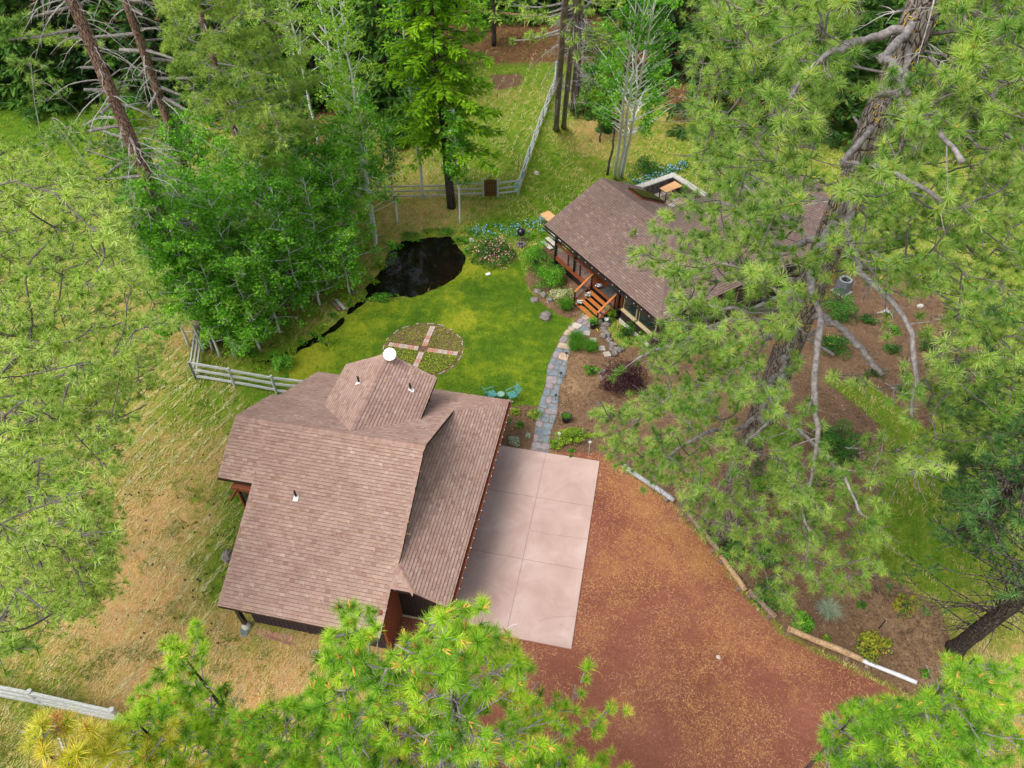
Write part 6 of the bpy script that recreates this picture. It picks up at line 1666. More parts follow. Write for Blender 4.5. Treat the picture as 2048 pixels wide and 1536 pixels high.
# ------------------------------------------------------------------ other near pines
cone = lambda Rm, pw=1.0: (lambda f: Rm * (1 - f) ** pw + .18)
rnd = lambda Rm: (lambda f: Rm * (1 - .75 * f ** 1.6) * (.75 + .25 * math.sin(f * 11)))
BOTCLEAR = [[(735, 1100), (960, 1100), (955, 1215), (905, 1212), (868, 1212), (850, 1235), (820, 1262), (800, 1300), (770, 1290), (748, 1240)], [(400, 1150), (655, 1150), (662, 1230), (640, 1300), (610, 1390), (520, 1412), (470, 1400), (410, 1290)], [(0, 1200), (320, 1200), (325, 1290), (300, 1370), (225, 1368), (225, 1440), (130, 1400), (0, 1440)], [(980, 1180), (1150, 1180), (1160, 1420), (1080, 1350), (1030, 1290)]]
b_ = P(882, 1232, 9.6)
pine("young_pine", "bright green young pine filling the bottom centre with orange new shoots, tallest top in front", vw(b_[0], b_[1], b_[2]), .17, .02, (9.5, b_[2] - .1), 75, cone(3.6, .8), seed=21, mats=('bark_dark', 'needle_y'),
     tsp=.15, need=100, nlen=.205, nwid=.0115, tb=.62, candles=.4, elev=(-.05, .75), inner=.3, dens=1.0, tuft_gap=.34, twl=.7, lk=.45, clear=BOTCLEAR)
b_ = P(706, 1226, 10.4)
pine("young_pine", "darker green young pine just left of the bright one, its top touching the garage roof", vw(b_[0], b_[1] - .1, b_[2]), .16, .02, (7.5, b_[2] - .1), 75, cone(3.0, .75), seed=22, mats=('bark_dark', 'needle_y'),
     tsp=.15, need=105, nlen=.20, nwid=.0105, tb=.42, candles=.2, elev=(-.05, .7), inner=.3, dens=.95, tuft_gap=.34, twl=.7, lk=.45, clear=BOTCLEAR)
b_ = P(1150, 1500, 11.5)
pine("young_pine", "smaller green pine right of the bottom-centre pine, leaning over the red driveway", vw(b_[0] - .35, b_[1] - .6, b_[2] - .2), .13, .02, (7.5, b_[2] - .2), 46, cone(2.5, .8), seed=23, mats=('bark_dark', 'needle_y'),
     tsp=.15, need=105, nlen=.20, nwid=.0105, tb=.55, candles=.12, elev=(0, .7), inner=.3, dens=.9, tuft_gap=.36, twl=.7, limit=[(900, 1300), (1210, 1380), (1270, 1480), (1250, 1700), (900, 1700)])
b_ = P(352, 1292, 12.2)
pine("young_pine", "lime green pine with a thin leading tip, in front of the board fence", vw(b_[0], b_[1], b_[2]), .13, .015, (8, b_[2]), 60, cone(2.7, .85), seed=24, mats=('bark_dark', 'needle_y'),
     tsp=.15, need=90, nlen=.20, nwid=.011, tb=.6, candles=.25, elev=(.05, .8), inner=.3, dens=.85, tuft_gap=.4, twl=.65, lk=.45, clear=BOTCLEAR)
b_ = P(520, 1425, 11.6)
pine("young_pine", "lime green pine between the lower-left tip and the darker centre pine", vw(b_[0], b_[1], b_[2]), .13, .015, (8, b_[2]), 56, cone(2.4, .8), seed=25, mats=('bark_dark', 'needle_y'),
     tsp=.15, need=90, nlen=.20, nwid=.011, tb=.58, candles=.2, elev=(.05, .7), inner=.3, dens=.85, tuft_gap=.4, twl=.65, lk=.45, clear=BOTCLEAR)
b_ = P(268, 1440, 11.0)
pine("young_pine", "lime green pine between the golden corner pine and the thin-tipped one", vw(b_[0], b_[1], b_[2]), .12, .015, (10, b_[2]), 50, cone(2.0, .8), seed=30, mats=('bark_dark', 'needle_y'),
     tsp=.15, need=90, nlen=.20, nwid=.011, tb=.62, candles=.25, elev=(.05, .7), inner=.3, dens=.85, tuft_gap=.38, twl=.65, lk=.45, clear=BOTCLEAR)
b_ = P(110, 1452, 9.2)
pine("yellowing_pine", "pine with golden yellow and tan needles in the bottom left corner", vw(b_[0], b_[1] - .3, b_[2]), .14, .02, (13, b_[2]), 42, cone(1.9, .8), seed=26, mats=('bark_dark', 'needle_gold'),
     tsp=.15, need=90, nlen=.22, nwid=.012, tb=.55, candles=.2, elev=(.0, .7), inner=.25, dens=.9, tuft_gap=.34, twl=.7, dead=10, dead_z=(14, 18), deadlen=(.6, 1.4), lk=.45, clear=BOTCLEAR, brown=[[(90, 1425), (135, 1425), (135, 1455), (90, 1455)], [(180, 1425), (205, 1425), (205, 1450), (180, 1450)]])
RCLEAR = [[(1200, 1200), (1880, 1200), (1885, 1345), (1840, 1395), (1790, 1390), (1700, 1398), (1650, 1440), (1625, 1600), (1200, 1600)], [(1880, 1100), (2048, 1100), (2048, 1300), (1990, 1330), (1930, 1310), (1880, 1310)]]
b_ = P(1948, 1318, 12.4)
pine("young_pine", "dense green pine in the bottom right corner, tallest of the three there", vw(b_[0], b_[1], b_[2]), .15, .02, (10.5, b_[2]), 75, cone(3.1, .8), seed=27, mats=('bark_dark', 'needle_y'),
     tsp=.15, need=90, nlen=.20, nwid=.011, tb=.46, candles=.1, elev=(0, .75), inner=.3, dens=.95, tuft_gap=.36, twl=.7, lk=.45, clear=RCLEAR)
b_ = P(1700, 1418, 13.4)
pine("young_pine", "small pine with two separate tips at the bottom right beside the driveway edge", vw(b_[0] + .2, b_[1], b_[2]), .10, .015, (11.8, b_[2]), 40, cone(1.7, .8), seed=28, mats=('bark_dark', 'needle_y'),
     tsp=.15, need=90, nlen=.20, nwid=.011, tb=.42, candles=.08, elev=(.1, .9), inner=.3, dens=.85, tuft_gap=.4, twl=.6, lk=.45, clear=RCLEAR)
b_ = P(1850, 1400, 13)
pine("young_pine", "mid-sized pine filling the gap between the two bottom right pines", vw(b_[0], b_[1] - .4, b_[2]), .12, .015, (11, b_[2]), 50, cone(2.2, .8), seed=29, mats=('bark_dark', 'needle_y'),
     tsp=.15, need=90, nlen=.20, nwid=.011, tb=.45, candles=.08, elev=(.1, .8), inner=.3, dens=.85, tuft_gap=.4, twl=.6, lk=.45, clear=RCLEAR)
# left edge pines
tP3, pP3, oP3 = pine("tall_pine", "pale green pine reaching in from the left edge with brown dead twigs in its middle", vw(-19.0, 16.4, 22), .28, .08, (6, 21.5), 48, rnd(8.5), seed=31, mats=('bark_red', 'needle_pale'), limbmat='bark_limb', lk=.5, tsp=.13, need=46, nlen=.24, nwid=.018, tb=.78, dens=.72, tuft_gap=.34, az_bias=0.0,
     elev=(-.1, .35), inner=.25, dead=16, dead_z=(9, 18), deadlen=(1.5, 3.5), brown=[[(0, 540), (70, 545), (60, 600), (0, 620)]], clear=[[(300, 420), (600, 420), (600, 1100), (260, 1050), (230, 900), (330, 760), (345, 620), (260, 520)], [(0, 120), (170, 120), (200, 320), (40, 320), (0, 300)]])
boughs(tP3, pP3, oP3, [(-60, 250), (60, 330), (130, 350), (210, 400), (250, 500), (300, 560), (325, 650), (320, 740), (285, 800), (235, 850), (215, 960), (225, 1080), (200, 1180), (-60, 1180)], 340, (2, 12.5), (5, 21), 25, "needle_pale", 402, need=36, nlen=.26, nwid=.024, per=20, tb=.70, lts=.22, spread=.6, dmax=32, lr0=.016, lm='bark_limb')
tP4, pP4, oP4 = pine("tall_pine", "sparser pale pine at the lower left edge with bare brown limbs", vw(-19.8, 8.2, 18), .2, .06, (5, 17.5), 30, rnd(6.0), seed=32, mats=('bark_dark', 'needle_pale'), limbmat='bark_limb', lk=.5, tsp=.13, need=46, nlen=.22, nwid=.016, tb=.75, dens=.8, tuft_gap=.36, az_bias=.6,
     elev=(-.1, .35), inner=.3, dead=16, dead_z=(7, 15), deadlen=(1.5, 3.5), clear=[[(255, 880), (700, 880), (700, 1400), (180, 1400), (190, 1240), (255, 1180)], [(0, 1255), (400, 1255), (400, 1400), (0, 1400)]])
boughs(tP4, pP4, oP4, [(-60, 900), (120, 960), (210, 1020), (225, 1150), (170, 1240), (60, 1300), (-60, 1330)], 150, (2.5, 13), (4, 17), 27, 'needle_pale', 403, need=38, nlen=.24, nwid=.020, per=20, tb=.70, lts=.2, spread=.6, dmax=26, lr0=.016, lm='bark_limb')
p1 = [(-17.8, 31.3, -.1), (-17.7, 31.4, 10), (-17.9, 31.5, 19), (-18.0, 31.3, 24)]
tL1, pL1, oL1 = pine("ponderosa_pine", "tall leaning ponderosa at left with reddish trunk and many bleached drooping dead limbs", p1, .36, .22, (5, 24), 60, lambda f: 4.8 * (1 - .3 * f), seed=33, mats=('bark_red', 'needle'), need=34, nlen=.24, nwid=.026, tb=.5, dens=.8, tuft_gap=.42,
     elev=(-.2, .2), inner=.45, dead=130, dead_z=(5, 21), deadlen=(.7, 2.7), az_bias=None, clear=[[(130, -40), (330, -40), (450, 240), (480, 420), (400, 480), (320, 430), (270, 280), (120, 230), (120, 80)], [(0, 130), (80, 130), (90, 300), (60, 420), (0, 420)], [(300, 430), (460, 420), (500, 800), (200, 800)]],
     brown=[[(300, 160), (375, 160), (375, 260), (320, 260)], [(365, 300), (480, 310), (480, 420), (365, 400)]])
boughs(tL1, pL1, oL1, [(60, 120), (120, 150), (130, 230), (190, 230), (280, 290), (300, 400), (270, 470), (210, 450), (120, 400), (60, 330)], 40, (2, 6.5), (5, 20), 36, "needle", 404, need=30, nlen=.26, nwid=.027, per=16, tb=.5, spread=.75, dmax=45)
p2 = [(-21.5, 42.8, -.1), (-21.2, 42.5, 12), (-20.5, 41.0, 24)]
tL2, pL2, oL2 = pine("ponderosa_pine", "second reddish-trunked ponderosa standing behind the big leaning one", p2, .34, .2, (9, 26), 50, lambda f: 6.4 * (1 - .45 * f), seed=34, mats=('bark_red', 'needle_pale'), need=30, nlen=.28, nwid=.032, tb=.55, dens=.6, tuft_gap=.34,
     elev=(-.1, .3), inner=.35, dead=40, dead_z=(4, 18), deadlen=(1.0, 3.5), az_bias=-.2, clear=[[(560, 0), (900, 0), (900, 600), (620, 400), (560, 250)], [(150, -40), (300, -40), (345, 200), (300, 260), (220, 120)], [(0, 130), (120, 130), (120, 500), (0, 500)]])
tL3, pL3, oL3 = pine("ponderosa_pine", "full-crowned pine whose yellow-green boughs hang in front of the second trunk at the top left", vw(-15.6, 38.3, 21), .24, .10, (7.5, 21), 62, lambda f: 5.6 * (1 - .45 * f) , seed=35, mats=('bark_red', 'needle_pale'), lk=.5, need=32, nlen=.28, nwid=.030, tb=.66, dens=.9, tuft_gap=.32,
     elev=(-.1, .3), inner=.3, clear=[[(600, 300), (900, 0), (900, 600), (300, 600), (300, 480), (560, 400)], [(150, -40), (290, -40), (330, 130), (420, 330), (420, 600), (200, 600), (100, 100)]], az_bias=-.3)
boughs(tL3, pL3, oL3, [(320, -50), (600, -50), (615, 150), (590, 260), (520, 350), (430, 320), (390, 240), (350, 120)], 95, (1, 7), (7, 24), 30, "needle_pale", 405, need=28, nlen=.28, nwid=.031, per=16, tb=.6, spread=.7, dmax=50, lr0=.04)
pine("tall_pine", "small-crowned pine in the top left corner, overhanging the bright meadow", vw(-27, 30, 21), .26, .1, (13, 21), 50, rnd(5.0), seed=36, mats=('bark_dark', 'needle_pale'), need=36, nlen=.24, nwid=.028, tb=.5, dens=.9, tuft_gap=.4,
     elev=(-.1, .3), inner=.3, clear=[[(0, 125), (150, 110), (150, 500), (0, 500)]], az_bias=0)
# right edge pines
tr1 = [G3(1908, 1300, -.1), tuple(P(1975, 1247, 24.5)), tuple(P(2060, 1178, 20.5)), tuple(P(2250, 1030, 15))]
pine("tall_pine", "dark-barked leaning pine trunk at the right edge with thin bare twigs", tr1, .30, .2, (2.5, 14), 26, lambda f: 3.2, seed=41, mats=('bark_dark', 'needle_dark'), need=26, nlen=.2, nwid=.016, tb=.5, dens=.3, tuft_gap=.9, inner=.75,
     elev=(-.2, .2), dead=40, dead_z=(3.5, 11), deadlen=(.6, 1.8), deadmat='bark_dark', limbmat='bark_dark', lk=.5, az_bias=1.9, clear=[[(1500, 1240), (2048, 1240), (2048, 1536), (1500, 1536)]])
tr2 = [G3(1928, 1066, -.1), tuple(P(2022, 992, 25)), tuple(P(2180, 870, 18))]
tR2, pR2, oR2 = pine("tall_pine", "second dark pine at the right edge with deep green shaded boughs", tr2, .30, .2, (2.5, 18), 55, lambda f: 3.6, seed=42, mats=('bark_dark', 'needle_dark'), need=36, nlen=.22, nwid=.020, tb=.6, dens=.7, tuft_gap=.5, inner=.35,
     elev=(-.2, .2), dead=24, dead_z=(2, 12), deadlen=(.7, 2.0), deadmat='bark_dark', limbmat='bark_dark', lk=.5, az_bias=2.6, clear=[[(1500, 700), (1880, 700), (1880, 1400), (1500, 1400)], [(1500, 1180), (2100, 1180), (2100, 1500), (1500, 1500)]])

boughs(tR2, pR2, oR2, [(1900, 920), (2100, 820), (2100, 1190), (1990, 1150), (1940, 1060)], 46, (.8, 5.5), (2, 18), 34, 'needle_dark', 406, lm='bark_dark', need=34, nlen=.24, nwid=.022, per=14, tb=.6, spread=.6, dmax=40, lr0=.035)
# ------------------------------------------------------------------ broad-leaved trees
def leafy(name, label, path, r0, crown, R, n_limb, n_leaf, lsize, mats=('bark_aspen', 'aspen'), seed=0, elev=(.5, .9), blob=.55, tb=.5, clear=(), limit=None, group=None, cat="tree", droop=0, limb_l=None, sides=8, dead=0, per=3):
    """slim broad-leaved tree: trunk, rising limbs, leaves in uneven clumps round the limb ends"""
    rg = np.random.default_rng(seed); path = sm(np.array(path, float), 16); path[1:-1] += rg.normal(0, .04, (14, 3)) * (1, 1, 0)
    tree = empty(name, tuple(path[0]), 0, label=label, cat=cat, group=group); o0 = path[0].copy()
    ta = Acc(); tube(ta, path - o0, np.linspace(r0, .02, 16) * (1 + rg.normal(0, .04, 16)), sides); ta.obj("trunk", M[mats[0]], tree, True)
    la = Acc(); fa = Acc(); cl = []; ct = []; cr = []
    for i in range(n_limb):
        f = (i + rg.random()) / n_limb; z_ = crown[0] + (crown[1] - crown[0]) * f; p0 = trunk_at(path, z_)
        L = R(f) * rg.uniform(.6, 1.1); az = i * 2.4 + rg.normal(0, .3); e0 = elev[0] + (elev[1] - elev[0]) * f
        Q = limbcurve(p0, az, L, e0, droop, 0, rg, 6, .1)
        if cutpoly(Q[-1:], clear)[0]: continue
        tube(la, Q - o0, np.linspace(.012 + .012 * L, .006, 6), 5, cap=False)
        lt = tb + rg.normal(0, .14)
        for k in range(per):
            s = rg.uniform(.35, 1.0); q = np.array([np.interp(s, np.linspace(0, 1, 6), Q[:, c]) for c in range(3)])
            w = q + rg.normal(0, .25, 3) * L ** .5 + np.array((0, 0, .1)); tube(la, np.array([q, (q + w) / 2, w]) - o0, (.01, .007, .004), 4, cap=False)
            cl.append(w); ct.append(lt + rg.normal(0, .08)); cr.append(blob * rg.uniform(.5, 1.2) * (.5 + .3 * L ** .5))
    cl = np.array(cl); ct = np.array(ct); cr = np.array(cr)
    if n_leaf and len(cl):
        w_ = cr ** 2; k = rg.choice(len(cl), n_leaf, p=w_ / w_.sum())
        v = nrm(rg.normal(size=(n_leaf, 3))) * (rg.random((n_leaf, 1)) ** .45)
        C_ = cl[k] + v * cr[k, None] * np.array((1, 1, .7))
        C_[:, 2] = np.maximum(C_[:, 2], .05)
        kk = ~cutpoly(C_, clear)
        if limit is not None:
            a_, b2, _ = proj(C_); kk &= inpoly(a_, b2, limit)
        C_, k = C_[kk], k[kk]
        t = np.clip(ct[k] + rg.normal(0, .16, len(C_)), 0, 1)
        leaves(fa, C_ - o0, rg.normal(0, .8, C_.shape) + np.array((0, 0, .8)), lsize * rg.uniform(.6, 1.3, len(C_)), t, .8, rg)
    la.obj("limbs", M[mats[0]], tree, kind='stuff'); fa.obj("leaves", M[mats[1]], tree, kind='stuff')
    return tree
def leafy_to(name, label, foot, top_px, top_d=None, **k):
    x_, y_ = G(*foot); ztop = k.pop('zt', None)
    # trunk top: along the photo ray of top_px, at the height asked for
    hgt = ztop or 14; a_, b2 = G(top_px[0], top_px[1], hgt)
    return leafy(name, label, [(x_, y_, -.1), ((x_ + a_) / 2, (y_ + b2) / 2, hgt / 2), (a_, b2, hgt)], **k)
AR = lambda r: (lambda f: r * (1 - .6 * f))
ASP = [  # label, foot, height, crown base, R, leaves, leaf material, tint, trunk r, seed
    ("slim white aspen standing at the paddock fence left of the brown gate", (847, 398), 19, 5.5, 1.3, 2600, 'aspen', .45, .12, 51),
    ("thin pale aspen with a leafy waist, nearest the gate on the pond side", (921, 450), 8.5, 3.0, 1.2, 2600, 'aspen', .4, .07, 52),
    ("tall aspen with spring-green leaves and bright white forked top, left of the larch", (752, 500), 18, 3.0, 2.3, 5200, 'aspen_l', .62, .14, 53),
    ("aspen beside it with yellow-green leaves reaching the top edge", (742, 455), 20, 3.0, 2.2, 5200, 'aspen_l', .6, .13, 54),
    ("short leaning aspen stem on the dry grass behind the pond", (795, 446), 7, 3.0, 1.2, 1500, 'aspen', .42, .08, 55),
    ("aspen with twin stems at the pond's north-west corner", (755, 505), 11, 3.0, 1.6, 3600, 'aspen', .45, .09, 56),
    ("spring-green aspen at the top left of the aspen grove", (640, 300), 19, 6, 2.6, 4800, 'aspen_l', .5, .13, 57),
    ("pale-leaved aspen at the back of the grove near the dark conifers", (700, 340), 18, 5, 2.2, 4200, 'aspen_l', .45, .12, 58),
]
for (lb, ft, ht, cz, r_, nl, m_, tb, tr_, sd) in ASP:
    leafy("aspen", lb, vt(ft[0], ft[1], ht, ((sd % 3 - 1) * .3, 0)), tr_, (cz, ht - .3), AR(r_), int(16 + ht * 1.6), nl, .15, mats=('bark_aspen', m_), seed=sd, tb=tb)
# three-stemmed white clump right
for i, (ft, tp, lb) in enumerate([((1229, 356), (1272, 0), "left stem of the white aspen trio behind the cabin ridge"), ((1236, 358), (1290, 0), "middle stem of the white aspen trio behind the cabin ridge"), ((1243, 354), (1312, 0), "right stem of the white aspen trio behind the cabin ridge")]):
    leafy_to("aspen", lb, ft, tp, zt=17.5, r0=.14, crown=(6, 17), R=AR(3.0), n_limb=34, n_leaf=3000, lsize=.16, mats=('bark_aspen', 'aspen'), seed=60 + i, tb=.5, clear=[[(1250, 100), (1300, 100), (1270, 300), (1235, 300)]], per=2)
leafy("aspen", "dark leaning aspen stem beside the white trio", vt(1214, 350, 9, (.6, 0)), .1, (4, 9), AR(1.4), 12, 500, .15, seed=63, mats=('bark_dark', 'aspen'))
# the green grove left of the pond
GROVE = [((590, 608), 10.5, 2.6, 3600), ((608, 622), 10, 2.3, 3300), ((566, 600), 11, 2.5, 3600), ((655, 570), 9, 2.2, 3400), ((700, 545), 9, 2.2, 3200), ((640, 520), 10, 2.4, 3400), ((560, 520), 11, 2.7, 3600), ((520, 560), 11, 2.6, 3600), ((500, 640), 10, 2.5, 3900), ((465, 690), 8, 2.4, 3800), ((520, 700), 7, 2.2, 3400), ((440, 600), 10, 2.6, 3600), ((470, 520), 11, 2.6, 3400), ((410, 540), 10, 2.4, 2600), ((600, 470), 10, 2.4, 3200), ((690, 480), 9, 2.2, 3000), ((640, 420), 11, 2.5, 2800), ((545, 430), 12, 2.6, 3000), ((720, 420), 10, 2.0, 2800), ((430, 470), 10, 2.4, 2400), ((560, 665), 7, 1.8, 2400), ((640, 610), 6, 1.5, 2000), ((375, 575), 8, 2.3, 3400), ((395, 618), 7.5, 2.2, 3400), ((345, 505), 9, 2.4, 3200), ((432, 662), 6.5, 2.0, 3000), ((330, 560), 7, 2.1, 2800), ((715, 500), 9, 2.2, 3000), ((480, 600), 9, 2.4, 3400), ((700, 590), 5, 1.4, 1800), ((408, 704), 11.5, 2.3, 3600), ((440, 714), 10, 2.2, 3400), ((378, 692), 10.5, 2.1, 3200), ((472, 716), 8.5, 2.0, 3000), ((425, 700), 12.5, 1.9, 3000)]
GL = ["with crossed bare stems above the stream", "with the straightest pale stem nearest the footbridge", "with forked grey stems left of the stream", "at the pond's west bank", "overhanging the pond's west corner", "behind the pond's west bank", "with the densest crown in the grove's middle", "on the grove's left flank", "above the rail fence's middle", "directly behind the rail fence post", "behind the stream's lower end", "at the foot of the reddish pine", "behind the reddish pine's foot", "left of the reddish pine's lowest trunk", "between the crossed stems and the tall spring-green aspens", "right of the tall spring-green aspen's foot", "deep in the back of the grove", "at the back left of the grove", "at the back right of the grove near the dry grass", "at the grove's far left edge", "low beside the stream's lower bend", "smallest, next to the footbridge", "in front of the leaning ponderosa's lower trunk", "hiding the leaning ponderosa's foot", "left of the leaning ponderosa, edge of the meadow", "between the fence corner and the stream end", "lowest on the meadow side of the leaning ponderosa", "at the pond's upper left bank", "in the front row between stream and fence corner", "small and low at the pond outlet", "just inside the fence corner", "behind the rail fence, second from the corner", "outermost at the fence corner", "behind the rail fence, third from the corner", "tallest of the fence-corner trees"]
for i, ((fx, fy), ht, r_, nl) in enumerate(GROVE):
    leafy("young_aspen", "bright green leafy tree " + GL[i], vt(fx, fy, ht * .86, (0, 0)), .085, (1.0, ht * .85), AR(r_ * .95), 32, int(nl * 1.5), .15, mats=('bark_aspen', 'aspen'), seed=100 + i, tb=.46 + .07 * (i % 4), elev=(.2, .8), group="aspen grove beside the pond",
          clear=[[(735, 600), (745, 560), (775, 520), (800, 482), (930, 470), (935, 560), (800, 600)], [(590, 700), (700, 610), (740, 590), (940, 600), (900, 800), (590, 780)], [(380, 725), (480, 745), (620, 780), (610, 830), (370, 790)], [(360, 640), (400, 640), (400, 770), (360, 770)]])
leafy("leafy_tree", "yellow-green slender tree on the grass left of the white aspen trio", vt(1200, 285, 8.5), .08, (1.2, 8), AR(1.8), 24, 3200, .15, mats=('bark_dark', 'shrub_y'), seed=140, tb=.4)
# larch: bright drooping sprays
def sprays(tree, path, crown, n_limb, R, mt, seed, size=.3, per=9, dense=8, elev=(-.15, .35), tb=.5, clear=(), lm='bark_dark', sag=.25, wid=.35):
    rg = np.random.default_rng(seed); path = sm(np.array(path, float), 16); o0 = path[0]
    la = Acc(); fa = Acc()
    for i in range(n_limb):
        f = (i + rg.random()) / n_limb; z_ = crown[0] + (crown[1] - crown[0]) * f; p0 = trunk_at(path, z_); az = i * 2.4 + rg.normal(0, .2)
        L = R(f) * rg.uniform(.75, 1.1); Q = limbcurve(p0, az, L, elev[0] + (elev[1] - elev[0]) * f, sag, .1, rg, 7, .06)
        if cutpoly(Q[4:5], clear)[0]: continue
        tube(la, Q - o0, np.linspace(.012 + .01 * L, .005, 7), 4, cap=False); lt = tb + rg.normal(0, .12)
        m = max(4, int(per * L)); s = rg.uniform(.12, 1, m)
        q = np.stack([np.interp(s, np.linspace(0, 1, 7), Q[:, c]) for c in range(3)], 1)
        n_ = m * dense; q = np.repeat(q, dense, 0); sd = rg.choice((-1, 1), n_); a_ = az + sd * rg.uniform(.3, 1.3, n_)
        d_ = np.stack([np.cos(a_), np.sin(a_), rg.uniform(-.75, .15, n_)], 1); l_ = size * rg.uniform(.5, 1.3, n_) * (1.15 - np.repeat(s, dense) * .5)
        st_ = q + d_ * (rg.random((n_, 1)) * size * .8)
        w = nrm(np.cross(d_, rg.normal(0, .4, (n_, 3)) + np.array((0, 0, 1)))) * (l_ * wid * .5)[:, None]
        V = np.stack([st_ - w * .5, st_ + d_ * (l_ * .45)[:, None] - w * -1, st_ + d_ * l_[:, None], st_ + d_ * (l_ * .45)[:, None] - w], 1)
        b = fa.n; fa.add((V - o0).reshape(-1, 3), np.arange(n_ * 4).reshape(-1, 4), np.repeat(np.clip(lt + rg.normal(0, .15, n_), 0, 1), 4))
    la.obj("limbs", M[lm], tree, kind='stuff'); fa.obj("sprays", M[mt], tree, kind='stuff')
def conifer(name, label, path, r0, crown, n_limb, R, mt, seed, group=None, bark_='bark_dark', cat="conifer", **k):
    tree = empty(name, tuple(path[0]), 0, label=label, cat=cat, group=group)
    P_ = sm(np.array(path, float), 12); ta = Acc(); tube(ta, P_ - P_[0], np.linspace(r0, .03 if k.pop('taper', True) else r0 * .7, 12), 9); ta.obj("trunk", M[bark_], tree, True)
    sprays(tree, path, crown, n_limb, R, mt, seed, **k); return tree
conifer("larch", "vivid lime green larch with drooping boughs right of the aspens", vt(903, 415, 21, (-.6, .2)), (.34), (5.2, 21), 120, lambda f: 4.5 * (1 - .55 * f), 'larch', 201, size=.46, per=8, dense=8, tb=.55, bark_='bark_dark')
conifer("pine_trunk", "dark pine trunk standing just left of the larch in the paddock", vt(858, 218, 20), .3, (9, 20), 26, lambda f: 2.6, 'fir_mid', 202, size=.5, per=4, dense=6)
conifer("small_pine", "small dark-stemmed pine beside the far paddock fence", vt(988, 92, 9), .28, (3.2, 9), 22, lambda f: 3.2 * (1 - .4 * f), 'needle_pale', 203, size=.55, per=3, dense=6, sag=.1)
# tall bare-trunked pines by the paddock fence
for i, (ft, tp, r_, lb) in enumerate([((1112, 256), (1130, 0), .23, "left of the three tall straight bare pine trunks by the paddock fence"), ((1127, 252), (1152, 0), .21, "middle tall bare pine trunk, darker at its foot"), ((1143, 218), (1163, 0), .16, "right and farthest of the three bare pine trunks, with pale dead limbs")]):
    x_, y_ = G(*ft); a_, b2 = G(tp[0], tp[1], 18)
    pine("tall_pine", lb, [(x_, y_, -.1), ((x_ + a_) / 2, (y_ + b2) / 2, 9), (a_, b2, 18), (a_ + .3, b2, 24)], r_, r_ * .6, (15, 24), 18, lambda f: 2.6, seed=210 + i, mats=('bark_far', 'needle_pale'), need=20, nlen=.3, nwid=.05, dens=.4, tuft_gap=.8,
         dead=(22, 22, 50)[i], dead_z=(1.5, 17), deadlen=((.4, 1.2), (.4, 1.4), (1.0, 3.0))[i], sides=10, deadmat='bark_grey')
pine("tall_pine", "thin trunk right of the bare pine trio with dense dead twigs", vt(1152, 214, 16), .2, .14, (12, 16), 14, lambda f: 2.4, seed=215, mats=('bark_dark', 'needle_dark'), need=22, nlen=.3, nwid=.05, dens=.5, tuft_gap=.7, dead=50, dead_z=(2, 15), deadlen=(1.0, 2.8), deadmat='bark_grey')
# dark stand at the upper right
for i, (ft, hh, lb) in enumerate([((1378, 205), 20, "nearest dark trunk in the upper right stand"), ((1393, 180), 20, "dark trunk just right of the nearest one in the upper right stand"), ((1366, 160), 20, "dark trunk left of the nearest one in the upper right stand"), ((1405, 130), 19, "dark trunk partly behind the big pine's boughs"), ((1340, 120), 19, "dark trunk behind the aspen trio's leaves")]):
    conifer("dark_pine", lb, vt(ft[0], ft[1], hh, (.9, 0)), .26, (9, hh), 30, lambda f: 2.8, 'fir', 220 + i, size=.6, per=4, dense=6, group="dark pines at the upper right")
# far forest wall
FW = []
rg = np.random.default_rng(99)
for row, (yy, x0, x1, st_) in enumerate([(64, -52, -8, 3.4), (70, -56, -9, 3.6), (88.5, -16, 12, 2.9), (93, -50, 52, 3.6), (79, 12, 52, 3.8), (72, 16, 50, 4.0), (99, -50, 55, 3.6), (58, 16, 42, 5)]):
    for q in np.arange(x0, x1, st_): FW.append((q + rg.normal(0, .7), yy + rg.normal(0, 1.3)))
protos = []
fl = ["dark fir of the distant forest wall behind the paddock", "mid green fir of the distant forest wall"]
for i in range(6):
    ht = (17, 19, 21, 15, 18, 22)[i]; q = FW[i]
    protos.append(conifer("forest_fir", fl[i % 2], [(q[0], q[1], -.1), (q[0], q[1], ht)], .25, (.8, ht), 80, lambda f: 3.3 * (1 - .85 * f) + .2, ('fir', 'fir_mid')[i % 2], 300 + i, size=.75, per=3.2, dense=6, group="distant forest wall", sag=.15, wid=.45))
for i, q in enumerate(FW[6:]):
    src = protos[int(rg.integers(0, 6))]
    o = src.copy(); col.objects.link(o); o.location = (q[0], q[1], -.1); s = rg.uniform(.8, 1.15); o.scale = (s, s, s); o.rotation_euler = (0, 0, rg.uniform(0, 6.28))
    for ch in list(src.children):
        c = ch.copy(); col.objects.link(c); c.parent = o
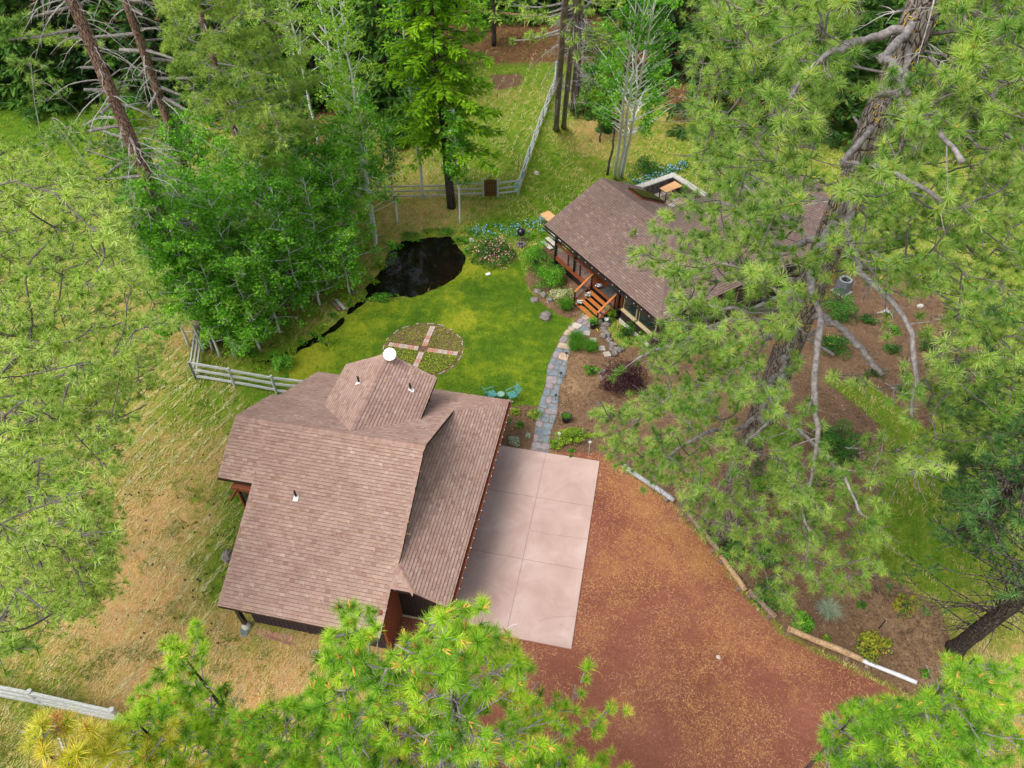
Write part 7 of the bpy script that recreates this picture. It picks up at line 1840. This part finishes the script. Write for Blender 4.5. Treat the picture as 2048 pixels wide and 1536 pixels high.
# undergrowth bushes along the forest edges
UG = [(1190, 150, 40), (1225, 110, 46), (1170, 190, 26), (1250, 170, 34), (1300, 150, 30), (1210, 220, 26), (1060, 14, 60), (960, 20, 46), (1160, 60, 44), (620, 340, 34), (680, 260, 40), (560, 300, 44), (520, 400, 40), (740, 190, 46), (820, 140, 46), (450, 430, 36), (330, 440, 40), (260, 330, 50), (360, 250, 50), (230, 230, 46), (430, 190, 56), (800, 260, 30), (600, 180, 50), (500, 100, 60), (150, 60, 60), (40, 60, 70)]
UL = ["below the bare pine trio", "in the dark gap right of the bare pines", "at the foot of the bare pine trio", "left of the aspen trio", "behind the aspen trio's leaves", "on the grass edge below the bare pines", "beyond the far paddock fence, right", "beyond the far paddock fence, left", "at the top behind the bare pine trunks", "deep in the aspen grove", "behind the spring-green aspens", "under the top-left boughs, right part", "between grove and leaning pine", "left of the larch, far back", "behind the larch", "at the leaning pine's mid trunk", "left of the leaning pine's trunk", "in shade on the leaning pine's left", "between the two reddish trunks", "at the meadow's shaded upper edge", "behind the second reddish trunk", "between larch and slim aspen", "behind the grove's top", "under the full-crowned top-left pine", "at the top left forest edge", "in the top left corner"]
for i, (px, py, rp) in enumerate(UG):
    shrub("understory_bush", "dark green understory bush " + UL[i], px, py, rp, 2.6 + (i % 3) * .5, ('shrub_d', 'shrub_d', 'fir_mid', 'shrub')[i % 4], rp * .9, size=.30, n_=1400, tr=(.3, .9), group="forest understory")

# ------------------------------------------------------------------ ground litter, grass and chips
def vnoise(x_, y_, f, seed):
    r = np.random.default_rng(seed).random((64, 64)); u = x_ * f; v = y_ * f; i = np.floor(u).astype(int); j = np.floor(v).astype(int)
    a = u - i; b = v - j; a = a * a * (3 - 2 * a); b = b * b * (3 - 2 * b)
    g = lambda p, q: r[p % 64, q % 64]
    return (g(i, j) * (1 - a) + g(i + 1, j) * a) * (1 - b) + (g(i, j + 1) * (1 - a) + g(i + 1, j + 1) * a) * b
def fbm(x_, y_, f, seed): return sum(vnoise(x_, y_, f * 2 ** k, seed + k) * .5 ** k for k in range(4)) / 1.875
rg = np.random.default_rng(404)
NS = 420000
upx = rg.uniform(-250, 2300, NS); upy = rg.uniform(20, 1750, NS)
gx_, gy_ = G(upx, upy); gd = (gy_ + CAM_H) * S2
sl = sdf(gx_, gy_, LAWN); sdv = sdf(gx_, gy_, DRIVE); sso = np.max([sdf(gx_, gy_, p) for p in SOILS], axis=0)
sis = np.minimum(sdf(gx_, gy_, GRASSISLE), -sdf(gx_, gy_, ISLESOIL)); swt = np.maximum(sdf(gx_, gy_, POND), .2 - segd(gx_, gy_, STREAM))
e_, n_2 = gx_ * math.cos(GA) - gy_ * math.sin(GA), gx_ * math.sin(GA) + gy_ * math.cos(GA)
bad = (swt > -.25) | ((e_ > -14.6) & (e_ < -.2) & (n_2 > 12.9) & (n_2 < 23)) | (segd(gx_, gy_, [tuple(q) for q in pline]) < .5) | (np.hypot(gx_ - WHEEL_C[0], gy_ - WHEEL_C[1]) < 2.4) | ((e_ > -13.3) & (e_ < -7.5) & (n_2 > 11.4) & (n_2 < 13))
w_ = 1 / ((gx_[:, None] - dp[None, :, 0]) ** 2 + (gy_[:, None] - dp[None, :, 1]) ** 2 + .8) ** 1.6
dloc = (w_ * dp[None, :, 2]).sum(1) / w_.sum(1)
def slivers(name, mask, ln, wd, az, azs, up, tint, m_, label, cat, jit=.1):
    i = np.nonzero(mask)[0]; m = len(i)
    if not m: return
    k = (gd[i] / 32) ** .8
    a = az + rg.normal(0, azs, m) if azs < 3 else rg.uniform(0, 2 * PI, m)
    l_ = ln * rg.uniform(.5, 1.4, m) * k; h_ = l_ * rg.uniform(up[0], up[1], m); d_ = np.stack([np.cos(a) * l_, np.sin(a) * l_, h_], 1)
    B_ = np.stack([gx_[i], gy_[i], np.full(m, .012)], 1); s_ = np.stack([-np.sin(a), np.cos(a), np.zeros(m)], 1) * (wd * k * rg.uniform(.6, 1.3, m))[:, None] / 2
    V = np.stack([B_ - s_, B_ + s_, B_ + d_], 1)
    A = Acc(); A.add(V.reshape(-1, 3), np.arange(m * 3).reshape(-1, 3), np.repeat(np.clip(tint[i] + rg.normal(0, jit, m), 0, 1), 3))
    A.obj(name, M[m_], None, kind='stuff', label=label, cat=cat)
u = rg.random(NS)
mead = ~bad & (((sl < 0) & (sdv < .1) & (sso < 0)) | ((sis > 0) & (sdv < 0)))
strk = fbm(gx_ * .89 * 2.2 + gy_ * .45 * 2.2, (gy_ * .89 - gx_ * .45) * .25, 1.0, 5)
slivers("meadow_grass", mead & (u < .36), .20, .035, 0, 9, (.25, .9), dloc * .9 + (fbm(gx_, gy_, 1.2, 11) - .5) * 1.0, 'meadowgrass', "short green and straw-coloured meadow grass around the buildings", "grass", .16)
slivers("dry_grass", mead & (u > .36) & (u < .75) & (strk + dloc * .35 > .64) & (gy_ < 70), .30, .030, PI / 2 - .46, .45, (.02, .3), .35 + dloc * .6, 'drygrass', "cut straw lying in loose rows on the meadow", "dry grass", .2)
def straw_lines(name, poly, ang, gap, n_, ln, wd, sig, label, tb_=.7):
    pg = gp(poly); A_ = np.array(pg); c0 = A_.mean(0); R_ = np.linalg.norm(A_ - c0, axis=1).max(); th = math.radians(ang)
    u_ = np.array((math.cos(th), math.sin(th))); v_ = np.array((-u_[1], u_[0])); k = rg.integers(int(-R_ / gap), int(R_ / gap) + 1, n_)
    t = rg.uniform(-R_, R_, n_); bend = np.sin(t * .12 + k * .05) * .35 + (fbm(t + 50, k * 3.7 + 50, .3, 91) - .5) * .5
    Pq = c0 + u_ * t[:, None] + v_ * (k * gap + bend + rg.normal(0, sig, n_))[:, None]
    keep = inpoly(Pq[:, 0], Pq[:, 1], pg) & (fbm(Pq[:, 0] + 80, Pq[:, 1] + 80, .35, 92) > .40); Pq = Pq[keep]; m = len(Pq)
    a = th + rg.normal(0, .22, m) + np.where(rg.random(m) < .5, PI, 0); l_ = ln * rg.uniform(.5, 1.3, m)
    B_ = np.c_[Pq, np.full(m, .02)]; d_ = np.stack([np.cos(a) * l_, np.sin(a) * l_, l_ * rg.uniform(0, .2, m)], 1); s_ = np.stack([-np.sin(a), np.cos(a), np.zeros(m)], 1) * (wd * rg.uniform(.6, 1.2, m))[:, None] / 2
    A2 = Acc(); A2.add(np.stack([B_ - s_, B_ + s_, B_ + d_], 1).reshape(-1, 3), np.arange(m * 3).reshape(-1, 3), np.repeat(np.clip(rg.normal(tb_, .2, m), 0, 1), 3))
    A2.obj(name, M['palehay'], None, kind='stuff', label=label, cat="straw")
straw_lines("straw_rows", [(300, 640), (480, 790), (525, 940), (480, 1180), (400, 1330), (330, 1400), (60, 1380), (130, 1200), (215, 900)], 64, .80, 26000, .36, .026, .05, "pale mown straw rows running across the left meadow", .72)
straw_lines("straw_rows", [(830, 388), (1032, 382), (1095, 200), (1100, 100), (950, 100), (850, 230)], 79, 1.0, 6500, .4, .04, .07, "pale mowing lines inside the fenced paddock", .45)
slivers("weeds", mead & (fbm(gx_, gy_, 1.6, 71) > .66) & (u < .9), .14, .034, 0, 9, (.4, 1.0), .12 + u * .3, 'meadowgrass', "small green weed patches in the dry meadow", "weeds", .08)
slivers("lawn_grass", ~bad & (sl > 0) & (sso < 0) & (u < .5), .09, .028, 0, 9, (.5, 1.2), .25 + fbm(gx_, gy_, .8, 3) * .6, 'lawnblade', "mown bright green lawn grass between pond and garage", "grass", .2)
lit2 = .42 * np.max([a * np.exp(-((gx_ - G(p, q)[0]) ** 2 + (gy_ - G(p, q)[1]) ** 2) / (r * r * 1.3)) for p, q, r, a in ((1330, 1080, 2.8, 1), (1390, 1120, 2.2, .95), (1290, 1000, 2.4, .9), (1240, 960, 2, .8), (1240, 1150, 1.6, .7), (1450, 1240, 2, .7), (1180, 1260, 1.2, .7), (1350, 1330, 1.8, .5), (1450, 1430, 2, .5))], axis=0) + fbm(gx_, gy_, .9, 21) * .9
slivers("needle_litter", ~bad & (sdv > 0) & (lit2 + (u - .5) * .45 > .60), .15, .012, 0, 9, (0, .08), .4 + u * .5, 'strawneedle', "fallen orange and tan pine needles strewn over the red driveway", "pine needles", .2)
slivers("red_gravel", ~bad & (sdv > 0) & (u < .22), .05, .05, 0, 9, (0, .3), fbm(gx_, gy_, 3, 9), 'cinder', "loose red cinder gravel of the driveway", "gravel", .3)
slivers("bark_chips", ~bad & (sso > 0) & (sis < 0) & (sdv < 0) & (u < .62), .09, .04, 0, 9, (0, .25), fbm(gx_, gy_, 1.5, 31) * .9, 'chips', "brown bark chips and needles covering the garden soil", "bark chips", .25)
cn = Acc()
for i in range(150):
    p_ = G(rg.uniform(180, 480), rg.uniform(600, 1300)); s_ = rg.uniform(.03, .055)
    lathe(cn, [(0, 0), (s_, s_ * .4), (s_ * .8, s_ * 1.2), (0, s_ * 1.9)], (p_[0], p_[1], 0), 6)
cn.obj("pine_cones", M['bark_dark'], None, kind='stuff', label="small dark pine cones scattered over the meadow left of the garage", cat="pine cones")
